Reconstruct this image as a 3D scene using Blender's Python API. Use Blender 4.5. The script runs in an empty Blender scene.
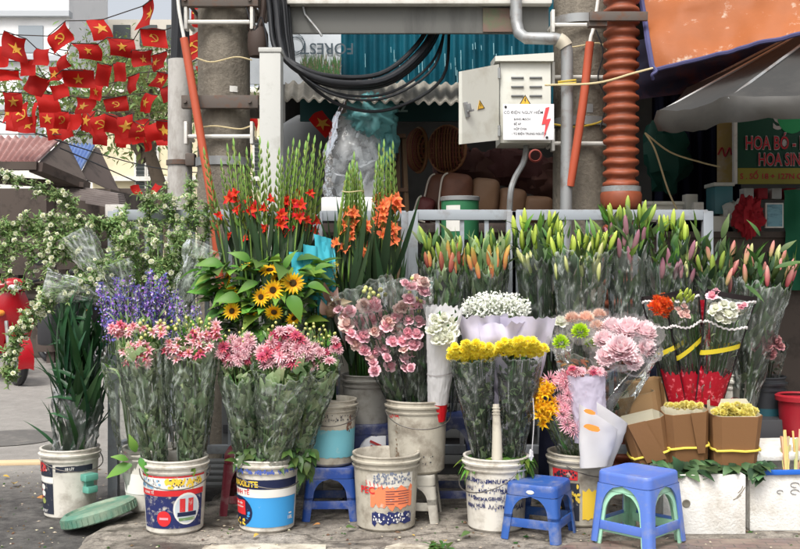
import bpy, bmesh, math, random
from mathutils import Vector as V, Matrix, noise
PI = math.pi
R = random.Random(11)
SC = bpy.context.scene
COL = SC.collection
F, HZ, EYE = 1000.0, 268.0, 1.2

def P(px, py, Y):
    "world point that stands Y metres out and shows at photo pixel (px, py)"
    return V(((px - 400) * Y / F, Y, EYE - (py - HZ) * Y / F))

def G(px, py, z=0.0):
    "ground point under pixel"
    Y = (EYE - z) * F / (py - HZ)
    return V(((px - 400) * Y / F, Y, z))

def hx(r, g, b, k=1.0):
    def l(c):
        c /= 255.0
        return (c / 12.92 if c < .04045 else ((c + .055) / 1.055) ** 2.4) * k
    return (l(r), l(g), l(b))

# ------------------------------------------------------------------ materials
def nt(name):
    m = bpy.data.materials.new(name)
    m.use_nodes = True
    t = m.node_tree
    t.nodes.clear()
    return m, t, t.nodes, t.links

def rgba(c):
    return (c[0], c[1], c[2], 1)

def mixc(N, L, fac, a, b, mode='MIX'):
    n = N.new('ShaderNodeMix'); n.data_type = 'RGBA'; n.blend_type = mode
    for sock, val in ((n.inputs[0], fac), (n.inputs[6], a), (n.inputs[7], b)):
        if isinstance(val, (int, float)): sock.default_value = val
        elif isinstance(val, tuple): sock.default_value = rgba(val)
        else: L.new(val, sock)
    return n.outputs[2]

def ramp(N, L, fac, p0, p1, c0=(0, 0, 0), c1=(1, 1, 1)):
    n = N.new('ShaderNodeValToRGB')
    e = n.color_ramp.elements
    e[0].position = p0; e[1].position = p1
    e[0].color = rgba(c0); e[1].color = rgba(c1)
    L.new(fac, n.inputs[0])
    return n.outputs[0]

def noisen(N, L, scale, detail=4, coord='Object', stretch=None, rough=.6):
    tc = N.new('ShaderNodeTexCoord')
    n = N.new('ShaderNodeTexNoise')
    n.inputs['Scale'].default_value = scale
    n.inputs['Detail'].default_value = detail
    n.inputs['Roughness'].default_value = rough
    src = tc.outputs[coord]
    if stretch:
        mp = N.new('ShaderNodeMapping'); mp.inputs['Scale'].default_value = stretch
        L.new(src, mp.inputs[0]); src = mp.outputs[0]
    L.new(src, n.inputs['Vector'])
    return n.outputs['Fac']

def mat(name, c0, c1=None, rough=.55, spec=.35, var=.1, metal=0, trans=0, stain=None, sscale=6, samt=.5, slo=.5, shi=.68,
        bump=0, bscale=60, mid=None, stretch=None, sheen=0, alpha=None, coord='Object', gscale=0, gamt=0):
    """c0 -> c1 runs along each petal / leaf (attribute t); var = brightness spread between loose pieces;
    stain = dirt colour in noise patches; trans = share of light let through (leaves, petals, cloth)"""
    m, t, N, L = nt(name)
    out = N.new('ShaderNodeOutputMaterial')
    b = N.new('ShaderNodeBsdfPrincipled')
    b.inputs['Roughness'].default_value = rough
    b.inputs['Specular IOR Level'].default_value = spec
    b.inputs['Metallic'].default_value = metal
    if sheen:
        b.inputs['Sheen Weight'].default_value = sheen
    col = c0
    if c1 is not None:
        at = N.new('ShaderNodeAttribute'); at.attribute_name = 't'
        col = mixc(N, L, at.outputs['Fac'], c0, c1)
    if var:
        g = N.new('ShaderNodeNewGeometry'); oi = N.new('ShaderNodeObjectInfo')
        ad = N.new('ShaderNodeMath'); ad.operation = 'ADD'
        L.new(g.outputs['Random Per Island'], ad.inputs[0]); L.new(oi.outputs['Random'], ad.inputs[1])
        mr = N.new('ShaderNodeMapRange')
        mr.inputs[1].default_value = 0; mr.inputs[2].default_value = 2
        mr.inputs[3].default_value = 1 - 1.6 * var; mr.inputs[4].default_value = 1 + 1.6 * var
        L.new(ad.outputs[0], mr.inputs[0])
        hs = N.new('ShaderNodeHueSaturation')
        L.new(mr.outputs[0], hs.inputs['Value'])
        hm = N.new('ShaderNodeMapRange'); hm.inputs[3].default_value = .5 - .14 * var; hm.inputs[4].default_value = .5 + .14 * var
        L.new(g.outputs['Random Per Island'], hm.inputs[0]); L.new(hm.outputs[0], hs.inputs['Hue'])
        if isinstance(col, tuple): hs.inputs['Color'].default_value = rgba(col)
        else: L.new(col, hs.inputs['Color'])
        col = hs.outputs[0]
    if gamt:
        nz = noisen(N, L, gscale, 6, coord)
        col = mixc(N, L, gamt, col, ramp(N, L, nz, .3, .7, (.25, .25, .25), (1, 1, 1)), 'MULTIPLY')
    if stain is not None:
        nz = noisen(N, L, sscale, 8, coord, stretch, .68)
        fac = ramp(N, L, nz, slo, shi, (0, 0, 0), (samt,) * 3)
        col = mixc(N, L, fac, col, stain)
    if isinstance(col, tuple): b.inputs['Base Color'].default_value = rgba(col)
    else: L.new(col, b.inputs['Base Color'])
    if bump:
        nz = noisen(N, L, bscale, 6, coord)
        bp = N.new('ShaderNodeBump'); bp.inputs['Strength'].default_value = bump; bp.inputs['Distance'].default_value = .01
        L.new(nz, bp.inputs['Height']); L.new(bp.outputs[0], b.inputs['Normal'])
    sh = b.outputs[0]
    if trans:
        tr = N.new('ShaderNodeBsdfTranslucent')
        if isinstance(col, tuple): tr.inputs[0].default_value = rgba(col)
        else: L.new(col, tr.inputs[0])
        mx = N.new('ShaderNodeMixShader'); mx.inputs[0].default_value = trans
        L.new(sh, mx.inputs[1]); L.new(tr.outputs[0], mx.inputs[2]); sh = mx.outputs[0]
    if alpha is not None:
        tp = N.new('ShaderNodeBsdfTransparent')
        mx = N.new('ShaderNodeMixShader'); mx.inputs[0].default_value = alpha
        L.new(tp.outputs[0], mx.inputs[1]); L.new(sh, mx.inputs[2]); sh = mx.outputs[0]
    L.new(sh, out.inputs[0])
    return m

def film(name, tint=(.97, .98, .975), haze=.07, streak=.3, gl=.12, scale=26, col=(.80, .87, .81), ior=1.4):
    "clear crinkled plastic: see-through, a little milky, glossy, with white crease lines painted in as sky highlights"
    m, t, N, L = nt(name)
    out = N.new('ShaderNodeOutputMaterial')
    df = N.new('ShaderNodeBsdfDiffuse'); df.inputs[0].default_value = rgba(col)
    tl = N.new('ShaderNodeBsdfTranslucent'); tl.inputs[0].default_value = rgba(col)
    dm = N.new('ShaderNodeMixShader'); dm.inputs[0].default_value = .4; L.new(df.outputs[0], dm.inputs[1]); L.new(tl.outputs[0], dm.inputs[2])
    gs = N.new('ShaderNodeBsdfGlossy'); gs.inputs['Roughness'].default_value = gl; gs.inputs[0].default_value = (.96, .97, .97, 1)
    tp = N.new('ShaderNodeBsdfTransparent'); tp.inputs[0].default_value = rgba(tint)
    n1 = noisen(N, L, scale, 3, 'Object', (1, 1, .75), .5)
    n3 = noisen(N, L, scale * .3, 3, 'Object', (1, 1, .7), .5)
    bp = N.new('ShaderNodeBump'); bp.inputs['Strength'].default_value = .45; bp.inputs['Distance'].default_value = .02
    L.new(n1, bp.inputs['Height']); L.new(bp.outputs[0], gs.inputs['Normal'])
    n2 = noisen(N, L, scale * .5, 2, 'Object', (1, 1, .6), .5)
    sb = N.new('ShaderNodeMath'); sb.operation = 'SUBTRACT'; L.new(n2, sb.inputs[0]); sb.inputs[1].default_value = .5
    ab = N.new('ShaderNodeMath'); ab.operation = 'ABSOLUTE'; L.new(sb.outputs[0], ab.inputs[0])
    cr = N.new('ShaderNodeMapRange'); cr.inputs[1].default_value = 0; cr.inputs[2].default_value = .016
    cr.inputs[3].default_value = streak * .3; cr.inputs[4].default_value = 0  # white streaks along noise creases, highlights put into the colour
    L.new(ab.outputs[0], cr.inputs[0])
    cm = N.new('ShaderNodeMath'); cm.operation = 'MULTIPLY'; L.new(cr.outputs[0], cm.inputs[0]); L.new(ramp(N, L, n3, .5, .62), cm.inputs[1])
    bl = N.new('ShaderNodeMapRange'); bl.inputs[1].default_value = .38; bl.inputs[2].default_value = .68
    bl.inputs[3].default_value = haze * .25; bl.inputs[4].default_value = haze * 2.2
    L.new(n3, bl.inputs[0])
    a1 = N.new('ShaderNodeMath'); a1.operation = 'ADD'; L.new(cm.outputs[0], a1.inputs[0]); L.new(bl.outputs[0], a1.inputs[1]); a1.use_clamp = True
    at = N.new('ShaderNodeAttribute'); at.attribute_name = 't'
    a3 = N.new('ShaderNodeMath'); a3.operation = 'MULTIPLY_ADD'; L.new(at.outputs['Fac'], a3.inputs[0]); a3.inputs[1].default_value = min(.8, streak * .7); L.new(a1.outputs[0], a3.inputs[2]); a3.use_clamp = True  # t whitens folds and rim, painting in their highlights
    m1 = N.new('ShaderNodeMixShader'); L.new(a3.outputs[0], m1.inputs[0]); L.new(tp.outputs[0], m1.inputs[1]); L.new(dm.outputs[0], m1.inputs[2])
    fr = N.new('ShaderNodeFresnel'); fr.inputs[0].default_value = ior
    L.new(bp.outputs[0], fr.inputs['Normal'])
    mx = N.new('ShaderNodeMixShader'); L.new(fr.outputs[0], mx.inputs[0])
    L.new(m1.outputs[0], mx.inputs[1]); L.new(gs.outputs[0], mx.inputs[2])
    L.new(mx.outputs[0], out.inputs[0])
    return m

# ------------------------------------------------------------------ mesh builder
class MB:
    def __init__(s):
        s.v, s.f, s.m, s.t = [], [], [], []
    def add(s, verts, faces, mi=0, tv=0.0):
        o = len(s.v)
        s.v.extend(verts)
        s.t.extend(tv if isinstance(tv, list) else [tv] * len(verts))
        for f in faces:
            s.f.append(tuple(i + o for i in f)); s.m.append(mi)
    def grid(s, rows, mi=0, tv=None, closed=False):
        "rows: list of equal-length point lists"
        n = len(rows[0]); verts = [p for r in rows for p in r]; faces = []
        for i in range(len(rows) - 1):
            for j in range(n if closed else n - 1):
                k = (j + 1) % n
                faces.append((i * n + j, i * n + k, (i + 1) * n + k, (i + 1) * n + j))
        t = [0.0] * len(verts) if tv is None else [tv[i] for i in range(len(rows)) for _ in range(n)]
        s.add(verts, faces, mi, t)
    def box(s, c, size, rz=0, mi=0, bev=0, rx=0, ry=0, mtx=None):
        bm = bmesh.new()
        bmesh.ops.create_cube(bm, size=1)
        bmesh.ops.scale(bm, vec=V(size), verts=bm.verts)
        if bev:
            bmesh.ops.bevel(bm, geom=bm.edges[:], offset=bev, segments=2, profile=.6, affect='EDGES')
        M = mtx if mtx is not None else Matrix.Translation(V(c)) @ Matrix.Rotation(rz, 4, 'Z') @ Matrix.Rotation(ry, 4, 'Y') @ Matrix.Rotation(rx, 4, 'X')
        s.bm(bm, mi, M)
    def bm(s, bm, mi=0, M=Matrix()):
        bm.verts.index_update()
        s.add([M @ v.co for v in bm.verts], [[v.index for v in f.verts] for f in bm.faces], mi)
        bm.free()
    def bar(s, a, b, w, h, mi=0, bev=0, up=V((0, 0, 1))):
        a, b = V(a), V(b); d = (b - a); L = d.length; d.normalize()
        x = d.cross(up)
        if x.length < 1e-4: x = d.cross(V((0, 1, 0)))
        x.normalize(); z = x.cross(d)
        M = Matrix((x, d, z)).transposed().to_4x4(); M.translation = (a + b) / 2
        s.box(None, (w, L, h), mi=mi, bev=bev, mtx=M)
    def tube(s, pts, rad, n=8, mi=0, caps=True, tv=None):
        pts = [V(p) for p in pts]; m = len(pts)
        rad = [rad] * m if isinstance(rad, (int, float)) else rad
        rows, prev = [], None
        for i, p in enumerate(pts):
            d = (pts[min(i + 1, m - 1)] - pts[max(i - 1, 0)])
            if d.length < 1e-9: d = V((0, 0, 1))
            d.normalize()
            if prev is None:
                x = d.cross(V((.31, .17, .93)))
                if x.length < .05: x = d.cross(V((1, 0, 0)))
            else:
                x = prev - d * prev.dot(d)
            x.normalize(); prev = x; y = d.cross(x)
            rows.append([p + (x * math.cos(2 * PI * j / n) + y * math.sin(2 * PI * j / n)) * rad[i] for j in range(n)])
        s.grid(rows, mi, tv if tv is not None else [i / max(1, m - 1) for i in range(m)], True)
        if caps:
            o = len(s.v) - m * n
            s.f.append(tuple(range(o + n - 1, o - 1, -1))); s.m.append(mi)
            s.f.append(tuple(range(o + (m - 1) * n, o + m * n))); s.m.append(mi)
    def lathe(s, prof, n=32, o=(0, 0, 0), mi=0, M=None, tv=None):
        "prof: (r, z) pairs"
        o = V(o); rows = []
        for r, z in prof:
            rows.append([o + V((r * math.sin(2 * PI * j / n), -r * math.cos(2 * PI * j / n), z)) for j in range(n)])
        if M is not None: rows = [[M @ p for p in r] for r in rows]
        s.grid(rows, mi, tv, True)
    def cap(s, r, z, n=32, o=(0, 0, 0), mi=0, M=None):
        o = V(o)
        vs = [o + V((r * math.sin(2 * PI * j / n), -r * math.cos(2 * PI * j / n), z)) for j in range(n)]
        if M is not None: vs = [M @ p for p in vs]
        s.add(vs, [tuple(range(n))], mi)
    def leaf(s, p, d, n, L, W, bend=.2, fold=.15, mi=0, seg=4, pw=.8, tip=0.0, t0=0., t1=1., twist=0.):
        "leaf or petal: grows along d from p, faces n, droops away from n by bend"
        d = d.normalized(); x = d.cross(n)
        if x.length < 1e-4: x = d.cross(V((.3, .5, .8)))
        x.normalize(); n = x.cross(d)
        vs, ts = [], []
        for i in range(seg + 1):
            q = i / seg
            w = W * .5 * max(math.sin(PI * min(1, (q * (1 - tip) + .04)) ** pw), 0.02) * (1 if q < 1 else .35 + tip)
            c = p + d * (L * (q - .18 * abs(bend) * q * q)) - n * (bend * L * q * q)
            xx = x
            if twist: xx = x * math.cos(twist * q) + n * math.sin(twist * q)
            vs += [c - xx * w + n * (fold * w), c, c + xx * w + n * (fold * w)]
            ts += [t0 + (t1 - t0) * q] * 3
        fs = []
        for i in range(seg):
            a = i * 3
            fs += [(a, a + 1, a + 4, a + 3), (a + 1, a + 2, a + 5, a + 4)]
        s.add(vs, fs, mi, ts)
    def poly(s, pts2, M, th, mi=0):
        "flat outline (x, y) extruded by th and placed by M"
        n = len(pts2)
        a = [M @ V((x, y, 0)) for x, y in pts2]; b = [M @ V((x, y, th)) for x, y in pts2]
        s.add(a + b, [tuple(range(n - 1, -1, -1)), tuple(range(n, 2 * n))] + [(i, (i + 1) % n, n + (i + 1) % n, n + i) for i in range(n)], mi)
    def mesh(s, name, mats, smooth=True, org=V((0, 0, 0)), sharp=40):
        me = bpy.data.meshes.new(name)
        me.from_pydata([tuple(V(p) - org) for p in s.v], [], s.f)
        for m in (mats if isinstance(mats, (list, tuple)) else [mats]): me.materials.append(m)
        me.polygons.foreach_set('material_index', s.m)
        me.polygons.foreach_set('use_smooth', [bool(smooth)] * len(s.f))
        at = me.attributes.new('t', 'FLOAT', 'POINT'); at.data.foreach_set('value', s.t)
        me.update()
        if smooth and sharp: me.set_sharp_from_angle(angle=math.radians(sharp))
        return me
    def build(s, name, mats, parent=None, smooth=True, sharp=40, label=None):
        org = ORG.get(parent.name, V((0, 0, 0))) if parent is not None else V((0, 0, 0))
        ob = bpy.data.objects.new(name, s.mesh(name, mats, smooth, org, sharp))
        COL.objects.link(ob)
        if parent is not None: ob.parent = parent
        ORG[ob.name] = org.copy()
        if label: ob['label'] = label
        return ob

ORG = {}
def tag(o, label, cat, group=None, kind=None):
    if label: o['label'] = label
    if cat: o['category'] = cat
    if group: o['group'] = group
    if kind: o['kind'] = kind
    return o
def thing(name, label, cat, loc=(0, 0, 0), group=None):
    o = bpy.data.objects.new(name, None); COL.objects.link(o)
    o.empty_display_size = .1
    o.location = loc; ORG[o.name] = V(loc)
    return tag(o, label, cat, group)
def struct(name, mb, mats, smooth=False):
    o = mb.build(name, mats, None, smooth); o['kind'] = 'structure'; return o
def inst(name, me, parent, p, nrm, scale=1.0, roll=None, lean=None):
    "a part that shares mesh data; its +Z turned to nrm"
    o = bpy.data.objects.new(name, me); COL.objects.link(o); o.parent = parent
    q = V(nrm).to_track_quat('Z', 'Y')
    M = Matrix.Translation(V(p) - ORG.get(parent.name, V((0, 0, 0)))) @ q.to_matrix().to_4x4() @ Matrix.Rotation(R.uniform(0, 6.28) if roll is None else roll, 4, 'Z')
    sc = scale if isinstance(scale, tuple) else (scale,) * 3
    o.matrix_local = M @ Matrix.Diagonal((*sc, 1))
    ORG[o.name] = V((0, 0, 0))
    return o
def copy_tree(o, loc, rz=0, label=None, parent=None, sc=None):
    c = o.copy(); COL.objects.link(c)
    if parent is None:
        c.location = loc; c.rotation_euler = (0, 0, rz)
        if sc: c.scale = (sc,) * 3
        if label: c['label'] = label
    else: c.parent = parent
    for ch in [x for x in bpy.data.objects if x.parent == o]: copy_tree(ch, None, parent=c)
    return c
def text_geo(s, size, bold=.0, align='CENTER'):
    cu = bpy.data.curves.new('txt', 'FONT'); cu.body = s; cu.size = size; cu.offset = bold * size
    cu.align_x = align; cu.align_y = 'CENTER'; cu.resolution_u = 3
    ob = bpy.data.objects.new('txt', cu); COL.objects.link(ob)
    dg = bpy.context.evaluated_depsgraph_get(); dg.update()
    me = bpy.data.meshes.new_from_object(ob.evaluated_get(dg))
    vs = [v.co.copy() for v in me.vertices]; fs = [tuple(p.vertices) for p in me.polygons]
    bpy.data.objects.remove(ob); bpy.data.curves.remove(cu); bpy.data.meshes.remove(me)
    return vs, fs
def fb(x, y=0., z=0., o=3):
    return noise.fractal(V((x, y, z)), .8, 2.1, o)
def rdg(x, y, z): return (1 - abs(noise.noise(V((x, y, z))))) ** 7
def crease(x, y, z, k=15):
    'how sharply a film folds here, 0..1; also sets its painted white highlight'
    m = max(0, min(1, .5 + 1.6 * noise.noise(V((x * .9 + 7, y * .9, z * .5)))))
    return m * (1 - abs(noise.noise(V((x, y, z))))) ** (k * 2.2)
def lerp(a, b, t): return a + (b - a) * t
def smooth_path(pts, k=6):
    "Catmull-Rom through pts"
    pts = [V(p) for p in pts]; out = []
    e = [pts[0] * 2 - pts[1]] + pts + [pts[-1] * 2 - pts[-2]]
    for i in range(1, len(e) - 2):
        a, b, c, d = e[i - 1], e[i], e[i + 1], e[i + 2]
        for j in range(k):
            t = j / k
            out.append(.5 * ((2 * b) + (c - a) * t + (2 * a - 5 * b + 4 * c - d) * t * t + (3 * b - a - 3 * c + d) * t ** 3))
    out.append(pts[-1]); return out
# ================================================================== camera, light, air
cd = bpy.data.cameras.new('camera'); cam = bpy.data.objects.new('camera', cd); COL.objects.link(cam)
cam.location = (0, 0, EYE); cam.rotation_euler = (PI / 2, 0, 0)
cd.sensor_width = 36; cd.lens = 36 * F / 800; cd.shift_y = -6.5 / 800
cd.clip_start = .05; cd.clip_end = 900
SC.camera = cam
w = bpy.data.worlds.new('World'); SC.world = w; w.use_nodes = True
t = w.node_tree; t.nodes.clear()
sky = t.nodes.new('ShaderNodeTexSky'); sky.sky_type = 'NISHITA'; sky.sun_disc = False
SUN_EL, SUN_AZ = math.radians(56), math.radians(200)
sky.sun_elevation = SUN_EL; sky.sun_rotation = SUN_AZ
sky.air_density = 1.0; sky.dust_density = 6.0; sky.ozone_density = 1.0
hs = t.nodes.new('ShaderNodeHueSaturation'); hs.inputs['Saturation'].default_value = .3
bg = t.nodes.new('ShaderNodeBackground'); bg.inputs[1].default_value = .15
wo = t.nodes.new('ShaderNodeOutputWorld')
t.links.new(sky.outputs[0], hs.inputs['Color']); t.links.new(hs.outputs[0], bg.inputs[0]); t.links.new(bg.outputs[0], wo.inputs[0])
sl = bpy.data.lights.new('sun', 'SUN'); sl.energy = 1.3; sl.angle = math.radians(22); sl.color = (1, .97, .92)
so = bpy.data.objects.new('sun', sl); COL.objects.link(so)
sd = V((math.sin(SUN_AZ) * math.cos(SUN_EL), math.cos(SUN_AZ) * math.cos(SUN_EL), math.sin(SUN_EL)))
so.rotation_euler = sd.to_track_quat('Z', 'Y').to_euler(); so.location = (0, -2, 9)
SC.view_settings.view_transform = 'Standard'; SC.view_settings.look = 'None'
SC.view_settings.exposure = .68; SC.view_settings.gamma = 1
SC.render.engine = 'CYCLES'
SC.cycles.transparent_max_bounces = 40; SC.cycles.max_bounces = 8
SC.cycles.use_denoising = True  # painted highlight: white on the creases and along the top rim

# ================================================================== ground
def ground_mat():
    m, t, N, L = nt('paving_stone')
    out = N.new('ShaderNodeOutputMaterial'); b = N.new('ShaderNodeBsdfPrincipled'); b.inputs['Roughness'].default_value = .75
    n1 = noisen(N, L, 2.2, 8, 'Object', None, .68); n2 = noisen(N, L, 19, 8, 'Object', None, .7); n3 = noisen(N, L, 120, 3)
    c = mixc(N, L, ramp(N, L, n1, .35, .66), hx(112, 106, 98), hx(178, 171, 160))
    c = mixc(N, L, ramp(N, L, n2, .47, .66), c, hx(78, 72, 66))
    c = mixc(N, L, .8, c, ramp(N, L, n3, .3, .7, (.45, .45, .45), (1.15, 1.12, 1.08)), 'MULTIPLY')
    # worn slab joints
    tc = N.new('ShaderNodeTexCoord'); mp = N.new('ShaderNodeMapping'); mp.inputs['Scale'].default_value = (1.1, 1.7, 1)
    L.new(tc.outputs['Object'], mp.inputs[0])
    vo = N.new('ShaderNodeTexVoronoi'); vo.feature = 'DISTANCE_TO_EDGE'; vo.inputs['Randomness'].default_value = .55; vo.inputs['Scale'].default_value = 1.0
    wn = N.new('ShaderNodeTexNoise'); wn.inputs['Scale'].default_value = 9; L.new(tc.outputs['Object'], wn.inputs['Vector'])
    va = N.new('ShaderNodeVectorMath'); va.operation = 'MULTIPLY_ADD'; L.new(wn.outputs['Color'], va.inputs[0]); va.inputs[1].default_value = (.12, .12, 0); L.new(mp.outputs[0], va.inputs[2])
    L.new(va.outputs[0], vo.inputs['Vector'])
    j = ramp(N, L, vo.outputs['Distance'], .004, .022, (.55, .55, .55), (0, 0, 0))
    c = mixc(N, L, j, c, hx(62, 56, 48))
    # damp patches
    n4 = noisen(N, L, 1.3, 5, 'Object', (1, 2.2, 1), .6)
    wet = ramp(N, L, n4, .56, .63)
    c = mixc(N, L, wet, c, mixc(N, L, .5, c, (.0, .0, .0)))
    L.new(c, b.inputs['Base Color'])
    rr = N.new('ShaderNodeMapRange'); rr.inputs[3].default_value = .8; rr.inputs[4].default_value = .28; L.new(wet, rr.inputs[0]); L.new(rr.outputs[0], b.inputs['Roughness'])
    bp = N.new('ShaderNodeBump'); bp.inputs['Strength'].default_value = .7; bp.inputs['Distance'].default_value = .012
    ad = N.new('ShaderNodeMath'); ad.operation = 'SUBTRACT'; L.new(n2, ad.inputs[0]); L.new(j, ad.inputs[1]); L.new(ad.outputs[0], bp.inputs['Height']); L.new(bp.outputs[0], b.inputs['Normal'])
    L.new(b.outputs[0], out.inputs[0]); return m
def road_mat():
    m, t, N, L = nt('dusty_asphalt')
    out = N.new('ShaderNodeOutputMaterial'); b = N.new('ShaderNodeBsdfPrincipled'); b.inputs['Roughness'].default_value = .8
    n1 = noisen(N, L, .7, 8, 'Object', None, .65); n2 = noisen(N, L, 9, 9, 'Object', None, .75); n3 = noisen(N, L, 160, 3)
    tc = N.new('ShaderNodeTexCoord'); sx = N.new('ShaderNodeSeparateXYZ'); L.new(tc.outputs['Object'], sx.inputs[0])
    # near gutter: dark worn tarmac; farther out the road is dusty and pale
    a = N.new('ShaderNodeMath'); a.operation = 'MULTIPLY_ADD'; L.new(n1, a.inputs[0]); a.inputs[1].default_value = .9; L.new(sx.outputs['Y'], a.inputs[2])
    d = ramp(N, L, a.outputs[0], 0, 1)
    mr = N.new('ShaderNodeMapRange'); mr.inputs[1].default_value = 6.0; mr.inputs[2].default_value = 6.7; L.new(a.outputs[0], mr.inputs[0])
    dark = mixc(N, L, ramp(N, L, n2, .38, .66), hx(52, 50, 49), hx(104, 101, 97))
    pale = mixc(N, L, ramp(N, L, n2, .3, .75), hx(128, 124, 119), hx(163, 159, 153))
    pale = mixc(N, L, ramp(N, L, n1, .55, .7, (0, 0, 0), (.4, .4, .4)), pale, hx(106, 103, 100))
    c = mixc(N, L, mr.outputs[0], dark, pale)
    c = mixc(N, L, .6, c, ramp(N, L, n3, .3, .7, (.5, .5, .5), (1.1, 1.1, 1.1)), 'MULTIPLY')
    L.new(c, b.inputs['Base Color'])
    bp = N.new('ShaderNodeBump'); bp.inputs['Strength'].default_value = .8; bp.inputs['Distance'].default_value = .015
    L.new(n2, bp.inputs['Height']); L.new(bp.outputs[0], b.inputs['Normal'])
    L.new(b.outputs[0], out.inputs[0]); return m
g = MB(); g.add([(-250, -20, -.05), (250, -20, -.05), (250, 400, -.05), (-250, 400, -.05)], [(0, 1, 2, 3)])
struct('road', g, road_mat())
# pavement slab: ragged worn edge on its street side, a real step down to the road
edge = [(-1.55, -2), (-1.5, 2.6), (-1.43, 3.6), (-1.38, 4.25), (-1.36, 4.6), (-1.33, 4.85), (-1.27, 5.02), (-1.18, 5.12), (-.95, 5.16), (-.9, 5.6), (-1.0, 7), (-1.1, 14)]
e2 = []
for i in range(len(edge) - 1):
    for k in range(6):
        q = k / 6; x = lerp(edge[i][0], edge[i + 1][0], q); y = lerp(edge[i][1], edge[i + 1][1], q)
        e2.append((x + .03 * fb(x * 7, y * 7, 1), y + .02 * fb(x * 7, y * 7, 5)))
e2.append(edge[-1])
mb = MB()
prof = [(-.075, -.06), (-.05, -.028), (-.012, -.006), (.05, 0)]
rows = [[V((x + dx, y - .3 * (dx if y > 4.8 else 0), z + .006 * fb(x * 9, y * 9, dx * 20))) for (dx, z) in prof] + [V((9, y, 0))] for x, y in e2]
mb.grid([list(r) for r in rows])
pv = struct('pavement', mb, ground_mat(), True)
mb = MB()
pts = [(.55, 3.2), (.62, 4.2), (.75, 4.36), (1.2, 4.41), (1.9, 4.43), (2.4, 4.42), (2.4, 3.2)]
mb.add([V((x, y, .004)) for x, y in pts], [tuple(range(len(pts)))])
def brick_mat():
    m, t, N, L = nt('red_paver')
    out = N.new('ShaderNodeOutputMaterial'); b = N.new('ShaderNodeBsdfPrincipled'); b.inputs['Roughness'].default_value = .5
    tc = N.new('ShaderNodeTexCoord'); mp = N.new('ShaderNodeMapping'); mp.inputs['Scale'].default_value = (5.2, 5.2, 1); mp.inputs['Rotation'].default_value = (0, 0, .12)
    L.new(tc.outputs['Object'], mp.inputs[0]); br = N.new('ShaderNodeTexBrick'); L.new(mp.outputs[0], br.inputs[0])
    br.inputs['Color1'].default_value = rgba(hx(122, 98, 92)); br.inputs['Color2'].default_value = rgba(hx(98, 84, 80)); br.inputs['Mortar'].default_value = rgba(hx(72, 66, 60))
    br.inputs['Scale'].default_value = 1; br.inputs['Mortar Size'].default_value = .018
    n1 = noisen(N, L, 6, 8, 'Object', None, .7)
    c = mixc(N, L, ramp(N, L, n1, .42, .7), br.outputs['Color'], hx(140, 128, 114))
    L.new(c, b.inputs['Base Color']); L.new(ramp(N, L, n1, .35, .6, (.3,) * 3, (.8,) * 3), b.inputs['Roughness'])
    bp = N.new('ShaderNodeBump'); bp.inputs['Strength'].default_value = .5; bp.inputs['Distance'].default_value = .01; L.new(n1, bp.inputs['Height']); L.new(bp.outputs[0], b.inputs['Normal'])
    L.new(b.outputs[0], out.inputs[0]); return m
struct('brick_paving', mb, brick_mat())
for nm, pl, zz in (('painted_line', [(-2.2, 4.05), (-1.5, 4.02), (-1.52, 4.36), (-1.78, 4.42), (-2.2, 4.4)], -.046),
                   ('painted_line', [(-.86, 4.0), (-.3, 4.0), (-.32, 4.325), (-.6, 4.345), (-.84, 4.31)], .004),
                   ('painted_line', [(-.1, 4.0), (.16, 4.0), (.13, 4.30), (.0, 4.35), (-.06, 4.3)], .004)):
    mb = MB(); mb.add([V((x, y, zz)) for x, y in pl], [tuple(range(len(pl)))])
    struct(nm, mb, mat('worn_line_paint' + str(zz) + nm, hx(196, 190, 174), rough=.7, var=0, stain=hx(128, 118, 104), sscale=9, samt=.9, slo=.42, shi=.6))

# ================================================================== common materials
CONC = mat('weathered_concrete', hx(136, 128, 115), rough=.85, var=0, stain=hx(74, 68, 60), sscale=5, samt=.75, slo=.42, shi=.68, bump=.8, bscale=55, stretch=(1, 1, .3), gscale=38, gamt=.35)
CONCL = mat('pale_concrete', hx(178, 175, 170), rough=.85, var=0, stain=hx(110, 100, 90), sscale=7, samt=.7, slo=.5, shi=.7, bump=.3, bscale=50, stretch=(1, 1, .4))
GALV = mat('galvanised_steel', hx(150, 152, 152), rough=.45, var=0, metal=.35, stain=hx(110, 88, 70), sscale=11, samt=.6)
RUST = mat('rusty_steel', hx(96, 88, 82), rough=.75, var=0, metal=.2, stain=hx(112, 70, 46), sscale=16, samt=.7)
BLK = mat('black_rubber', (.018, .019, .022), rough=.5, var=.1)
DARK = mat('dark_plastic', (.045, .046, .05), rough=.5, var=0)
NAVY = mat('navy_cloth', hx(22, 27, 52), rough=.85, var=0, gscale=4, gamt=.5)
WHITEP = mat('white_paint', hx(214, 212, 205), rough=.5, var=0, stain=hx(150, 140, 124), sscale=8, samt=.5)
CREAM = mat('cream_wall', hx(214, 203, 172), rough=.9, var=0, stain=hx(170, 158, 134), sscale=1.2, samt=.6)
WOOD = mat('raw_wood', hx(150, 118, 82), rough=.75, var=.1, stain=hx(92, 66, 44), sscale=20, samt=.6, stretch=(1, 1, .15))
ROPE = mat('cream_rope', hx(196, 180, 140), rough=.8, var=0)

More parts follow.
